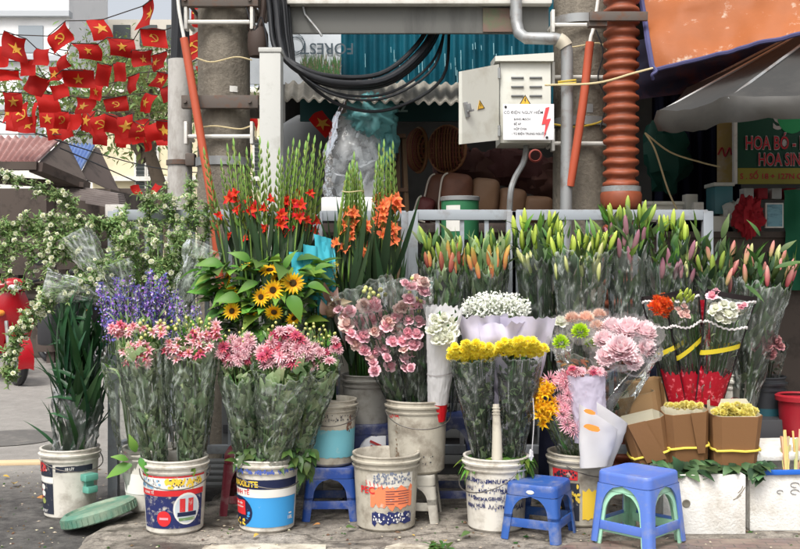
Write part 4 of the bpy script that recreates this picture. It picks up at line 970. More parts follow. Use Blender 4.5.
# dim clutter low behind the railing
for k in range(9):
    x = -.9 + k * .3
    simple_b = MB(); hgt = R.uniform(.35, .8)
    T = thing('storage_crate', ['grey slatted crate behind the left buckets', 'dark crate under the gladioli', 'dark crate behind the turquoise bucket', 'grey crate behind the pink lisianthus', 'dark crate behind the white rose bouquet', 'navy crate behind the yellow bundles', 'dark crate behind the green lilies', 'grey crate behind the netted bouquet', 'dark crate behind the red wrapped bouquets'][k], 'crate', (x, 6.0, 0), 'crates behind the railing')
    mb = MB(); mb.box((x, 6.0, hgt / 2), (.27, .4, hgt), bev=.008); mb.build('body', [GREYD, DARK, NAVY][k % 3], T)
    for j in range(4): mb = MB(); mb.box((x, 5.79, hgt * (j + .6) / 4.4), (.25, .012, .05), bev=.003); mb.build('slat', [DARK, GREYD, DARK][k % 3], T)

# ------------------------------------------------------------------ steel crowd barriers
RAIL = mat('grey_rail_paint', hx(150, 156, 162), rough=.45, var=0, stain=hx(112, 102, 92), sscale=9, samt=.6)
def barrier(px0, px1, Y, ztop, label, sgn=1):
    a, b = P(px0, HZ, Y), P(px1, HZ, Y)
    T = thing('steel_barrier', label, 'barrier', (a.x, Y, 0), 'grey steel barriers round the shop')
    for z, h in ((ztop, .055), (.24, .045)):
        mb = MB(); mb.bar((a.x, Y, z), (b.x, Y, z), .04, h, bev=.004); mb.build('rail', RAIL, T)
    for x in (a.x, b.x):
        mb = MB(); mb.box((x, Y - .003, (ztop - .02) / 2), (.052, .052, ztop + .06), bev=.004); mb.build('post', RAIL, T)
    n = max(2, round(abs(b.x - a.x) / .13))
    for i in range(1, n):
        x = lerp(a.x, b.x, i / n)
        mb = MB(); mb.box((x, Y + .004, (ztop + .22) / 2), (.022, .022, ztop - .25)); mb.build('bar', RAIL, T)
zt = zy(215, 5.3)
barrier(114, 300, 5.3, zt, 'left grey steel barrier rising from the street edge behind the purple flowers')
barrier(318, 406, 5.35, zy(216, 5.35), 'short grey barrier panel behind the orange gladioli')
barrier(413, 511, 5.3, zt, 'grey barrier panel behind the orange tipped lilies')
barrier(516, 707, 5.3, zt, 'long grey barrier with a pale end post behind the green and purple lilies')
a = P(117, HZ, 5.34)
T = thing('steel_barrier', 'grey barrier end turned back from the street corner post', 'barrier', (a.x, 5.34, 0), 'grey steel barriers round the shop')
for z in (.24, zt): mb = MB(); mb.bar((a.x, 5.4, z), (a.x + .28, 6.6, z), .04, .045, bev=.004); mb.build('rail', RAIL, T)
for k in range(1, 8): mb = MB(); q = k / 8; mb.box((a.x + .28 * q, 5.4 + 1.2 * q, zt / 2), (.022, .022, zt - .05)); mb.build('bar', RAIL, T)
# ================================================================== buckets
BW = mat('bucket_white', hx(206, 202, 192), rough=.42, var=.03, stain=hx(120, 108, 92), sscale=7, samt=.8, slo=.47, shi=.7, bump=.12, bscale=30)
BD = mat('bucket_dirty', hx(178, 172, 158), rough=.5, var=.03, stain=hx(96, 84, 70), sscale=9, samt=.8, slo=.46, shi=.7, bump=.2, bscale=30)
BG_ = mat('bucket_grey', hx(146, 144, 138), rough=.5, var=.03, stain=hx(84, 76, 66), sscale=8, samt=.8, slo=.45, shi=.68)
WATER = mat('murky_water', hx(70, 64, 50), rough=.1, var=0)
WIRE = mat('handle_wire', hx(92, 88, 84), rough=.5, var=0, metal=.5)
def ink(nm, c, k=.55, sc=30): return mat(nm, c, rough=.5, var=0, stain=hx(196, 190, 178), sscale=sc, samt=.8, slo=k, shi=k + .12)
I_NAVY = ink('print_navy', hx(36, 44, 92)); I_RED = ink('print_red', hx(200, 50, 54)); I_BLUE = ink('print_blue', hx(58, 146, 206), .66); I_YEL = ink('print_yellow', hx(222, 190, 70)); I_BLK = ink('print_black', hx(44, 48, 60), .6)
I_ORG = ink('print_orange', hx(226, 126, 86), .58); I_TEAL = ink('print_teal', hx(112, 176, 188), .62, 12); I_DNAV = mat('print_dark_navy', hx(26, 34, 66), rough=.45, var=0); I_WHT = mat('print_white', hx(222, 220, 214), rough=.45, var=0)
I_YT = mat('print_yellow_solid', hx(232, 196, 66), rough=.5, var=0); I_RS = mat('print_red_solid', hx(204, 44, 48), rough=.5, var=0); I_PINK = ink('print_pink', hx(214, 150, 160))
class Bucket:
    def __init__(s, px, ybase, Y, rt, h, label, m=BW, z0=0.0, rb=None, handle=True, yaw=0, group='paint buckets', hang=.02, water=True):
        c = P(px, HZ, Y); c.z = z0; s.c, s.rt, s.h = c, rt, h; s.rb = rb or rt * .88
        s.T = thing('paint_bucket', label, 'bucket', c, group)
        r = s.r; mb = MB()
        mb.lathe([(0, .006), (s.rb - .012, .0), (s.rb, .012), (r(h * .5), h * .5), (r(h * .86), h * .86), (r(h * .86) - .004, h * .86), (r(h * .5) - .005, h * .5), (s.rb - .006, .02), (0, .02)], 44, c); mb.build('body', m, s.T)
        mb = MB(); f = rt
        mb.lathe([(f - .010, h * .82), (f + .004, h * .825), (f + .006, h * .845), (f - .002, h * .85), (f - .002, h * .895), (f + .010, h * .90), (f + .012, h * .925), (f, h * .935), (f, h * .975), (f + .006, h * .985), (f + .005, h), (f - .006, h), (f - .012, h * .97), (f - .013, h * .82)], 44, c); mb.build('rim', m, s.T)
        if water: mb = MB(); mb.cap(r(h * .75) - .006, h * .75, 32, c); mb.build('water', WATER, s.T)
        if handle:
            mb = MB(); a0 = yaw - 1.45; pts = []
            for i in range(17):
                q = i / 16; a = a0 + 2.9 * q; dz = -(h * .16 + hang) * math.sin(PI * q) ** .8
                pts.append(c + V(((f + .014 + .012 * math.sin(PI * q)) * math.sin(a), -(f + .014 + .012 * math.sin(PI * q)) * math.cos(a), h * .86 + dz)))
            mb.tube(pts, .0028, 6); hd = mb.build('handle', WIRE, s.T)
            s.hpts = pts; s.hd = hd
    def r(s, z): return lerp(s.rb, s.rt, z / s.h)
    def pt(s, a, z, off): rr = s.r(z) + off; return s.c + V((rr * math.sin(a), -rr * math.cos(a), z))
    def patch(s, a0, a1, z0, z1, m, name='label_panel', off=.0018, rough_edge=0, seed=0):
        n = max(2, int(abs(a1 - a0) / .09)); k = 3; mb = MB(); rows = []
        for j in range(k + 1):
            z = lerp(z0, z1, j / k); rows.append([s.pt(lerp(a0, a1, i / n), (z + (rough_edge * fb(i * .7, j, seed) if j in (0, k) else 0)) * s.h, off) for i in range(n + 1)])
        mb.grid(rows); return mb.build(name, m, s.T)
    def disc(s, a, z, ra, rz, m, off, name='label_badge', n=24):
        mb = MB(); rows = [[s.pt(a + ra * q * math.cos(2 * PI * i / n), (z + rz * q * math.sin(2 * PI * i / n)) * s.h, off) for i in range(n)] for q in (.01, .5, 1)]
        mb.grid(rows, closed=True); mb.build(name, m, s.T)
    def text(s, str_, a, z, size, m, off=.003, bold=.02, align='CENTER', sx=1, roll=0):
        vs, fs = text_geo(str_, size * s.h, bold, align); mb = MB(); out = []
        cr, sr = math.cos(roll), math.sin(roll)
        for v in vs:
            x, y = v.x * sx * cr - v.y * sr, v.x * sx * sr + v.y * cr
            zz = z * s.h + y; out.append(s.pt(a + x / s.r(zz), zz, off))
        mb.add(out, fs); mb.build('lettering', m, s.T, False)
    def blot(s, a, z, n, sa, sz, m, seed, off=.0022, size=(.02, .05)):
        "printed blotches: worn picture print"
        rr = random.Random(seed); mb = MB()
        for k in range(n):
            aa, zz = a + rr.uniform(-sa, sa), z + rr.uniform(-sz, sz); w_, h_ = rr.uniform(*size), rr.uniform(*size) * .8
            m_ = 7; mb.add([s.pt(aa + w_ * math.cos(2 * PI * i / m_) * rr.uniform(.6, 1.2) * 1.3, (zz + h_ * math.sin(2 * PI * i / m_) * rr.uniform(.6, 1.2)) * s.h, off + k * .00002) for i in range(m_)], [tuple(range(m_))])
        mb.build('print', m, s.T, False)

# b1  white bucket, navy and red label
b = Bucket(175, 537, 4.60, .146, .335, 'white bucket with a navy, red and yellow label, leftmost on the pavement', yaw=.25); b1 = b
b.patch(-1.25, 1.35, .615, .785, I_WHT, off=.0015)
b.patch(-1.3, 1.35, .78, .805, I_RED); b.blot(-.75, .70, 26, .5, .06, ink('print_lightblue', hx(120, 170, 206), .5), 3); b.blot(.55, .70, 34, .62, .055, I_YT, 5, size=(.03, .06))
b.blot(.55, .705, 22, .6, .05, I_DNAV, 8, .0027, (.01, .02)); b.blot(-.7, .70, 20, .5, .05, I_DNAV, 9, .0027, (.008, .018))
b.patch(-1.3, 1.3, .535, .612, I_RS); b.patch(-1.05, 1.25, .10, .532, I_NAVY)
b.disc(.62, .36, .46, .215, I_WHT, .0032); b.disc(.62, .36, .40, .185, mat('print_sky', hx(190, 200, 206), rough=.5, var=0), .0040, 'label_picture')
for aa, ww in ((.46, .09), (.74, .09)): b.patch(aa - ww, aa + ww, .32, .50, I_RED, 'print', .0050)
b.patch(.3, .95, .26, .315, I_DNAV, 'print', .0052); b.patch(.34, .90, .2, .24, ink('print_green', hx(110, 140, 96)), 'print', .0050)
b.disc(-.15, .235, .24, .105, I_RS, .0036); b.patch(-.3, .0, .22, .25, I_PINK, 'print', .0045)
b.text('KINH TẾ', -.72, .575, .05, I_WHT)
# b0 bucket half hidden behind
b = Bucket(151, 520, 5.0, .135, .31, 'whitish bucket half hidden behind the navy labelled one', handle=False); b.patch(-1.4, .2, .3, .62, I_WHT); b.disc(-.9, .8, .22, .16, I_PINK, .002)
# b2 MAXILITE
b = Bucket(267, 534, 4.63, .143, .33, 'white bucket with a bright blue label reading MAXILITE in yellow on navy', yaw=.5); b2 = b
b.patch(-1.4, 1.38, .615, .745, I_DNAV); b.patch(-1.4, 1.38, .50, .612, I_WHT); b.patch(-1.4, 1.32, .09, .497, I_BLUE)
b.text('MAXILITE', -.72, .68, .112, I_YT, bold=.03, sx=.98); b.text('KINH TẾ', -.86, .56, .082, I_RS, bold=.02)
b.disc(-1.0, .29, .62, .21, I_DNAV, .0032); b.patch(-1.25, -.66, .25, .45, I_RS, 'label_badge', .0045, .012, 2); b.text('bề mặt', -.95, .41, .045, I_WHT, .006); b.text('sáng bóng', -.95, .36, .04, I_WHT, .006)
b.blot(-.95, .15, 12, .25, .04, I_YT, 6, .0046, (.02, .035)); b.text('18L', 1.02, .2, .07, I_WHT, .004); b.patch(.95, 1.1, .25, .27, I_WHT, 'print', .0035)
b.blot(0, .86, 70, 1.35, .022, mat('label_scrap_blue', hx(76, 96, 168), rough=.5, var=0), 12, .0095, (.014, .04)); 
# b3 empty bucket
b = Bucket(386, 533, 4.66, .152, .345, 'empty dirty bucket with a torn orange and navy label, no flowers in it', BD, handle=False, rb=.135); b3 = b
b.patch(-.5, .95, .33, .60, I_ORG, rough_edge=.07, seed=4); b.patch(-.62, .95, .60, .78, BW, off=.0016); b.blot(.25, .72, 90, .62, .07, ink('print_greyblue', hx(110, 118, 136)), 14, .0024, (.012, .03))
b.text('PEC', -.60, .555, .13, I_RS, .004, .02); b.patch(-.46, .95, .12, .27, I_NAVY, rough_edge=.06, seed=9); b.blot(.2, .2, 40, .6, .06, I_WHT, 21, .0032, (.01, .025))
for k in range(6): b.patch(.0, .28 + .2 * (k % 2), .38 + k * .033, .388 + k * .033, I_DNAV, 'print', .0036); b.patch(.4, .8, .38 + k * .033, .387 + k * .033, I_DNAV, 'print', .0036)
for k in range(5): b.text('/', -.62 + k * .13, .655 - k * .012, .08, I_RED, .003, .03, roll=.5)
# b4 white with navy text lines
b = Bucket(496, 534, 4.64, .148, .335, 'white bucket covered in faded navy print, holding the yellow chrysanthemums', hang=.05, yaw=-.9); b4 = b
for k in range(4):
    rr = random.Random(k)
    for j in range(5): b.text(''.join(rr.choice('SƠNTƯGÀHBMAI') for _ in range(rr.randint(3, 5))), -1.05 + j * .46 + rr.uniform(-.06, .06), .69 - k * .115 + rr.uniform(-.02, .02), rr.uniform(.055, .085), I_NAVY, .0025, .03, roll=rr.uniform(-.06, .06))
b.blot(-.1, .5, 60, 1.1, .2, ink('print_faded_navy', hx(120, 126, 150), .5), 33, .0021, (.01, .03))
# b5
b = Bucket(580, 535, 4.74, .150, .335, 'grimy white bucket with a yellow, red and black label behind the blue stools', BD, yaw=.9, hang=.0); b5 = b
b.patch(-1.2, -.25, .66, .80, I_RED); b.blot(-.7, .74, 26, .4, .04, I_BLK, 3, .003, (.02, .04)); b.patch(-1.1, -.2, .10, .62, I_BLK); b.blot(-.6, .4, 30, .4, .2, I_YEL, 5, .003, (.03, .06)); b.patch(-.1, .42, .12, .52, I_YT, rough_edge=.05, seed=3); b.patch(.5, 1.3, .15, .76, BG_, off=.0016)
# b6 turquoise on stool
b = Bucket(331, 467, 4.86, .122, .315, 'white bucket with a turquoise painted band standing on a blue stool', BD, z0=.252, rb=.108); b6 = b
b.patch(-1.5, 1.5, .14, .56, I_TEAL, off=.0015, rough_edge=.03); b.blot(0, .74, 80, 1.3, .05, I_BLK, 4, .002, (.008, .022)); b.blot(.9, .65, 16, .15, .12, mat('rust_smear', hx(110, 76, 62), rough=.7, var=0), 7, .003, (.02, .04))
# b7 white on grey stool
b = Bucket(417, 472, 4.83, .146, .345, 'greyish white bucket with rust drips standing on a grey stool under the pink lisianthus', BD, z0=.225, rb=.132, yaw=.2); b7 = b
b.blot(-.75, .45, 14, .08, .25, mat('brown_drip', hx(128, 110, 92), rough=.7, var=0), 3, .002, (.015, .035)); b.blot(.3, .2, 10, .3, .06, I_BLK, 6, .002, (.008, .02)); b.blot(-.85, .8, 24, .3, .04, I_RED, 7, .002, (.01, .02))
# b8 left bucket on the road
b = Bucket(70, 522, 5.08, .142, .345, 'grey white bucket with a black label on the road at far left', BW, z0=-.05, yaw=.75, hang=.0); b8 = b
b.patch(-1.35, -.32, .08, .52, I_BLK); b.patch(-1.35, -.32, .62, .80, I_BLK); b.patch(-.2, 1.2, .69, .775, I_BLK, rough_edge=.01); b.blot(-.95, .74, 30, .35, .06, I_RED, 8, .003, (.02, .05)); b.patch(-1.35, -.3, .53, .61, I_WHT)
for z_, m_ in ((.46, I_WHT), (.37, I_WHT), (.26, mat('print_olive', hx(150, 160, 90), rough=.5, var=0))): b.disc(-.85, z_, .14, .042, m_, .0035)
b.patch(-.98, -.9, .3, .5, I_RED, 'print', .003); b.text('ENTRY', -.85, .115, .055, I_WHT, .004); b.text('18 LÍT', .3, .735, .05, I_WHT, .004)
mb = MB(); q = b.pt(.95, .60 * b.h, .02); mb.box(q, (.075, .05, .035), rz=.9, bev=.008); q = b.pt(1.0, .42 * b.h, .02); mb.box(q, (.06, .05, .035), rz=.95, bev=.008); q = b.pt(1.0, .5 * b.h, .008); mb.box(q, (.045, .02, .05), rz=.95); mb.build('handle_grip', mat('green_plastic', hx(96, 158, 142), rough=.45, var=0), b.T)
# right: white bucket with pink oval, dark bin, red bin
b = Bucket(735, 440, 5.15, .098, .44, 'tall white bucket with a pink oval mark behind the cardboard wrapped bunches', BW, z0=0.22, rb=.095, handle=False); b.disc(-.3, .70, .3, .04, I_RED, .002); b.disc(-.3, .70, .26, .032, I_WHT, .003)
b = Bucket(764, 430, 5.2, .105, .42, 'dark bucket with a dull teal lower half holding mauve roses', mat('bucket_dark', hx(46, 48, 52), rough=.45, var=0, stain=hx(70, 70, 70), sscale=8, samt=.5), z0=.22, rb=.098, handle=False); b10 = b
b.patch(-1.5, 1.5, .3, .62, mat('dull_teal', hx(38, 80, 90), rough=.5, var=0), off=.002)
c = P(800, HZ, 5.0); c.z = .30
T = thing('plastic_bin', 'dark red plastic tub cut by the right picture edge', 'tub', c)
mb = MB(); mb.lathe([(0, 0), (.085, 0), (.092, .02), (.105, .25), (.1, .25), (.085, .03), (0, .03)], 32, c); mb.build('body', mat('dark_red_plastic', hx(140, 26, 38), rough=.4, var=0), T)
mb = MB(); mb.lathe([(.104, .235), (.118, .24), (.12, .262), (.108, .27), (.1, .262)], 32, c); mb.build('rim', mat('dark_red_rim', hx(150, 34, 44), rough=.4, var=0), T)
simple_box('plinth_crate', 712, 420, 800, 470, 4.98, .5, DARK, 'dark crate carrying the buckets at right behind the foam boxes', 'crate')
# grey tub behind the middle
b = Bucket(367, 440, 5.12, .125, .36, 'plain grey tub between the turquoise band bucket and the rusty one', BG_, z0=.30, handle=False, rb=.115)
simple_box('foam_block', 340, 352, 351, 405, 5.2, .06, mat('foam_column', hx(198, 192, 182), rough=.8, var=0, stain=hx(140, 130, 118), sscale=8, samt=.5), 'narrow pale foam block standing behind the turquoise band bucket', 'block')
simple_box('carton', 354, 436, 386, 459, 4.98, .12, mat('carton_white', hx(206, 208, 212), rough=.6, var=0), 'white carton with red stripes on a navy stool behind the empty bucket', 'box')
mb = MB()
for k in range(4): q0 = P(370 + k * .5, 441 + k * 5, 4.974); mb.bar(q0, q0 + V((.055, 0, -.025)), .004, .011)
tag(mb.build('striped_cord', mat('stripe_red', hx(150, 46, 46), rough=.6, var=0)), 'dark red striped cord coiled before the white carton', 'cord')

# ================================================================== stools
def stool(name, label, mA, s=.27, h=.25, group='plastic stools', badge=None):
    """square moulded stool at the origin: seat, four L-section legs that close into arches, stretchers"""
    T = thing(name, label, 'stool', (0, 0, 0), group)
    a = s / 2
    mb = MB(); rows = []
    def sq(hw, z, k=5, rad=.035):
        pts = []
        for cx_, cy_, a0 in ((1, -1, -PI / 2), (1, 1, 0), (-1, 1, PI / 2), (-1, -1, PI)):
            for i in range(k + 1):
                t_ = a0 + i * PI / 2 / k; pts.append(V((cx_ * (hw - rad) + rad * math.cos(t_), cy_ * (hw - rad) + rad * math.sin(t_), z)))
        return pts
    seat_rows = [sq(a * .5, h - .003), sq(a * .90, h - .001), sq(a * .965, h), sq(a * .995, h - .006), sq(a, h - .016), sq(a * 1.01, h - .05), sq(a * .985, h - .05), sq(a * .96, h - .018), sq(a * .5, h - .018)]
    mb.grid(seat_rows, closed=True); o = len(mb.v); n = len(seat_rows[0]); mb.f.append(tuple(range(n))); mb.m.append(0); mb.f.append(tuple(range(o - 1, o - n - 1, -1))); mb.m.append(0)
    mb.build('seat', mA, T)
    hw = lambda z: a * (1.01 + .16 * (1 - z / (h - .05)))
    top = h - .052
    def arm(z):
        q = z / top
        base = .040 + .008 * q
        if q > .62: u = (q - .62) / .38; base = lerp(base, hw(z), 1 - math.sqrt(max(0, 1 - u ** 2.2)))
        return min(base, hw(z) - .0005)
    zs = [0, .03, .07, .11, top * .5, top * .62] + [top * (.62 + .38 * k / 8) for k in range(1, 9)]
    for sx in (-1, 1):
        for sy in (-1, 1):
            mb = MB(); th = .009; rows = []
            for z in zs:
                w_ = hw(z); ar = arm(z); rd = min(.022, ar * .6)
                out = [(w_ - ar, w_)] + [(w_ - rd + rd * math.sin(i * PI / 8), w_ - rd + rd * math.cos(i * PI / 8)) for i in range(5)] + [(w_, w_ - ar)]
                inn = [(w_ - th, w_ - ar), (w_ - th, w_ - th), (w_ - ar, w_ - th)]
                rows.append([V((x * sx, y * sy, z)) for x, y in out + inn])
            mb.grid(rows, closed=True); n = len(rows[0]); mb.f.append(tuple(range(n))); mb.m.append(0)
            mb.build('leg', mA, T)
    for k in range(4):
        mb = MB(); z = .075; w_ = hw(z) - .012; r_ = Matrix.Rotation(k * PI / 2, 4, 'Z')
        mb.box(None, (2 * (w_ - .02), .010, .038), bev=.002, mtx=r_ @ Matrix.Translation((0, w_, z))); mb.build('stretcher', mA, T)
    if badge:
        mb = MB(); mb.lathe([(0, .002), (.016, .0015), (.018, 0)], 18, M=Matrix.Translation((0, -a * 1.008 - .001, h - .032)) @ Matrix.Rotation(PI / 2, 4, 'X') @ Matrix.Scale(.5, 4, (0, 1, 0))); mb.build('badge', badge, T)
    return T
def place(o, loc, rz): o.location = loc; o.rotation_euler = (0, 0, rz)
def plast(nm, c, st=None): return mat(nm, c, rough=.4, var=.03, stain=st or hx(150, 148, 144), sscale=9, samt=.6, slo=.5, shi=.72, spec=.4, bump=.06, bscale=60)
SB = plast('stool_blue', hx(48, 88, 156)); SB2 = plast('stool_royal', hx(36, 72, 142)); SN = plast('stool_navy', hx(34, 46, 86)); SG = plast('stool_grey', hx(172, 168, 158), hx(110, 100, 88)); SM = plast('stool_maroon', hx(104, 30, 44)); SL = plast('stool_periwinkle', hx(86, 118, 192)); SMINT = plast('stool_mint', hx(156, 206, 176))
o = stool('plastic_stool', 'small blue stool with a pale badge standing before the grimy yellow label bucket', SB, .235, .245, badge=WHITEP); place(o, V((P(539, HZ, 4.5).x, 4.50, 0)), math.radians(-27))
o = stool('plastic_stool', 'royal blue stool under the bucket with the turquoise band', SB2, .23, .25); place(o, V((P(331, HZ, 4.86).x, 4.86, 0)), .03)
o = stool('plastic_stool', 'dirty grey white stool under the rusty white bucket', SG, .235, .223); place(o, V((P(412, HZ, 4.83).x, 4.83, 0)), -.1)
o = stool('plastic_stool', 'periwinkle blue stool at the front in front of the foam box', SL, .262, .305); lb_pos = V((P(633, HZ, 4.47).x, 4.37, 0)); place(o, lb_pos + V((0, 0, .012)), math.radians(45))
o = stool('plastic_stool', 'mint green stool nested inside the periwinkle one', SMINT, .243, .285); place(o, lb_pos, math.radians(45))
o = stool('plastic_stool', 'navy stool carrying the white carton behind the empty bucket', SN, .24, .42); place(o, V((P(371, HZ, 5.12).x, 5.1, 0)), .1)
o = stool('plastic_stool', 'tall navy stool in the dark gap left of the yellow chrysanthemums', SN, .23, .46); place(o, V((P(452, HZ, 5.1).x, 5.08, 0)), .0)
o = stool('plastic_stool', 'maroon stool half hidden behind the MAXILITE bucket', SM, .25, .30); place(o, V((P(252, HZ, 4.98).x, 4.98, 0)), .05)
mb = MB(); mb.grid(cloth_quad(P(540, 395, 5.0), P(566, 395, 5.0), P(568, 500, 4.95), P(538, 500, 4.95), 8, 10, .05, 3, 5)); tag(mb.build('navy_bag', NAVY, sharp=0), 'navy cloth hanging in the gap between the white and the grimy front buckets', 'cloth')
simple_box('red_box', 222, 512, 232, 519, 5.0, .1, RINK, 'tiny red box on the ground beside the maroon stool', 'box', bev=.003)
simple_box('red_box', 411, 496, 437, 503, 5.35, .1, RINK, 'flat red box in the dark behind the tall navy stool', 'box', bev=.003)
T = thing('wooden_pallet', 'dark slatted pallet lying under the left barrier', 'pallet', (-1.0, 5.55, 0))
for k in range(5):
    mb = MB(); mb.box((-.86, 5.3 + k * .1, .05 + k * .012), (.55, .075, .018), bev=.003); mb.build('slat', GREYD, T)
for x in (-1.1, -.62): mb = MB(); mb.box((x, 5.5, .025), (.06, .5, .045)); mb.build('bearer', GREYD, T)

# ================================================================== foam boxes
FOAM = mat('styrofoam', hx(222, 221, 216), rough=.75, var=.02, stain=hx(168, 158, 140), sscale=7, samt=.7, slo=.47, shi=.72, bump=.45, bscale=90)
def foam_box(px0, px1, ytop, ybase, Y, d, label, rz=0, holes=()):
    a, b = P(px0, ybase, Y), P(px1, ytop, Y); wd, hh = b.x - a.x, b.z
    T = thing('styrofoam_box', label, 'foam box', ((a.x + b.x) / 2, Y + d / 2, 0), 'white styrofoam boxes')
    M = Matrix.Translation(((a.x + b.x) / 2, Y + d / 2, 0)) @ Matrix.Rotation(rz, 4, 'Z')
    t_ = .028
    for nm, c_, s_ in (('side', (0, -d / 2 + t_ / 2, hh / 2), (wd, t_, hh)), ('side', (0, d / 2 - t_ / 2, hh / 2), (wd, t_, hh)), ('end', (-wd / 2 + t_ / 2, 0, hh / 2), (t_, d - 2 * t_ - .002, hh)), ('end', (wd / 2 - t_ / 2, 0, hh / 2), (t_, d - 2 * t_ - .002, hh)), ('bottom', (0, 0, .016), (wd - 2 * t_ - .002, d - 2 * t_ - .002, .03))):
        mb = MB(); mb.box(None, s_, bev=.007, mtx=M @ Matrix.Translation(c_)); mb.build(nm, FOAM, T)
    for k, (x, z) in enumerate(holes):
        mb = MB(); mb.lathe([(0, .0015), (.011, .001), (.014, .003), (.017, .003), (.019, .0)], 18, M=M @ Matrix.Translation((x * wd, -d / 2 - .0005, z * hh)) @ Matrix.Rotation(PI / 2, 4, 'X')); mb.build('drain_plug', mat('plug_grey%d' % k, hx(112, 108, 96), rough=.7, var=0), T)
    return T
t1_ = foam_box(663, 746, 475, 538, 4.50, .36, 'white styrofoam box with two drain plugs, carrying the leaves and cardboard bunches', holes=((-.22, .52),))
t2_ = foam_box(750, 850, 474, 533, 4.56, .34, 'white styrofoam box at right holding wooden sticks')
mb = MB(); q = P(674, 480, 4.47); lump(mb, q, .018, .012, .026, .3, 3); mb.build('dent', mat('dent_grey', hx(120, 116, 104), rough=.8, var=0), t1_)
mb = MB()
for (x0, y0, x1, y1) in ((737, 497, 745, 487), (738, 493, 743, 486), (733, 500, 741, 495)): mb.tube([P(x0, y0, 4.499), P((x0 + x1) / 2 + 1, (y0 + y1) / 2, 4.497), P(x1, y1, 4.499)], .0016, 4)
mb.build('scratch_glint', mat('scratch_grey', hx(136, 128, 112), rough=.8, var=0), t1_)
mb = MB()
for (cx_, cy_, r_) in ((795, 485, .02), (795, 492, .02), (780, 492, .014)): mb.tube([P(cx_, cy_, 4.557) + V((r_ * math.cos(i * .5), 0, r_ * .55 * math.sin(i * .5))) for i in range(11)], .0016, 4)
mb.build('pen_mark', mat('pen_grey', hx(120, 120, 120), rough=.8, var=0), t2_)
T = thing('foam_slab', 'white foam lid lying tilted on the right foam box', 'foam lid', P(775, 468, 4.7))
a = P(757, 468, 4.6); mb = MB(); mb.box((a.x + .17, 4.78, a.z + .055), (.36, .26, .035), rz=.1, rx=.12, ry=0, bev=.008); mb.build('slab', FOAM, T)
mb = MB(); a = P(752, 473, 4.555); mb.bar(a, P(850, 471, 4.553), .02, .022, bev=.004); tag(mb.build('blue_strip', mat('blue_tape', hx(36, 96, 186), rough=.45, var=0)), 'bright blue plastic strip along the top edge of the right foam box', 'strip')
rr = random.Random(4)
for base_x, n in ((788, 14), (799, 10)):
    T = thing('stick_bundle', ['loose bundle of pale split wooden sticks left of the edge, standing in the foam box', 'bundle of pale wooden sticks cut by the right picture edge'][base_x > 790], 'sticks', P(base_x, 470, 4.72), 'wooden stick bundles')
    for k in range(n):
        x = base_x + rr.uniform(-4, 4); mb = MB(); p0 = P(x, 474, 4.62 + rr.uniform(-.03, .03)); tp = P(x + rr.uniform(-5, 3), rr.uniform(428, 448), 4.7 + rr.uniform(-.03, .05)); mb.bar(p0, tp, rr.uniform(.006, .012), rr.uniform(.004, .009)); mb.build('stick', mat('split_wood%d%d' % (base_x, k), hx(*[v * rr.uniform(.85, 1.1) for v in (186, 160, 118)]), rough=.8, var=0), T)

# ================================================================== things on the ground, left
T = thing('bucket_lid', 'round pale green bucket lid lying against the pavement edge', 'lid', P(97, 515, 4.85))
M = Matrix.Translation(V((P(98, HZ, 4.8).x, 4.80, .045))) @ Matrix.Rotation(math.radians(-15), 4, 'Y') @ Matrix.Rotation(math.radians(-1.5), 4, 'X')
LIDM = mat('mint_lid', hx(84, 126, 108), rough=.55, var=0, stain=hx(136, 146, 126), sscale=9, samt=.85, slo=.42, shi=.64, bump=.2, bscale=40)
mb = MB(); mb.lathe([(0, .004), (.10, .004), (.13, .0), (.145, .004), (.15, .014), (.158, .014), (.17, .006), (.178, -.0), (.178, -.04), (.172, -.045), (.17, -.005), (.0, -.008)], 48, M=M); mb.build('disc', LIDM, T)
mb = MB()
for k in range(40): a_ = k * PI / 20; mb.box(None, (.004, .006, .032), mtx=M @ Matrix.Translation((.180 * math.cos(a_), .180 * math.sin(a_), -.022)) @ Matrix.Rotation(a_, 4, 'Z'))
mb.build('grip_ridge', LIDM, T)
mb = MB(); mb.box(G(12, 463, -.04) + V((-.1, 0, 0)), (.62, .09, .02), rz=.1, bev=.003); tag(mb.build('wooden_plank', mat('pale_plank', hx(206, 182, 146), rough=.8, var=0)), 'short pale plank lying on the road at the left edge', 'plank')
mb = MB(); c_ = G(10, 438, -.045); mb.lathe([(0, .012), (.30, .012), (.34, .0)], 40, c_); tag(mb.build('manhole_cover', mat('iron_dark', hx(96, 94, 91), rough=.8, var=0, stain=hx(128, 124, 118), sscale=12, samt=.6)), 'dark worn manhole cover in the road at left', 'manhole cover')
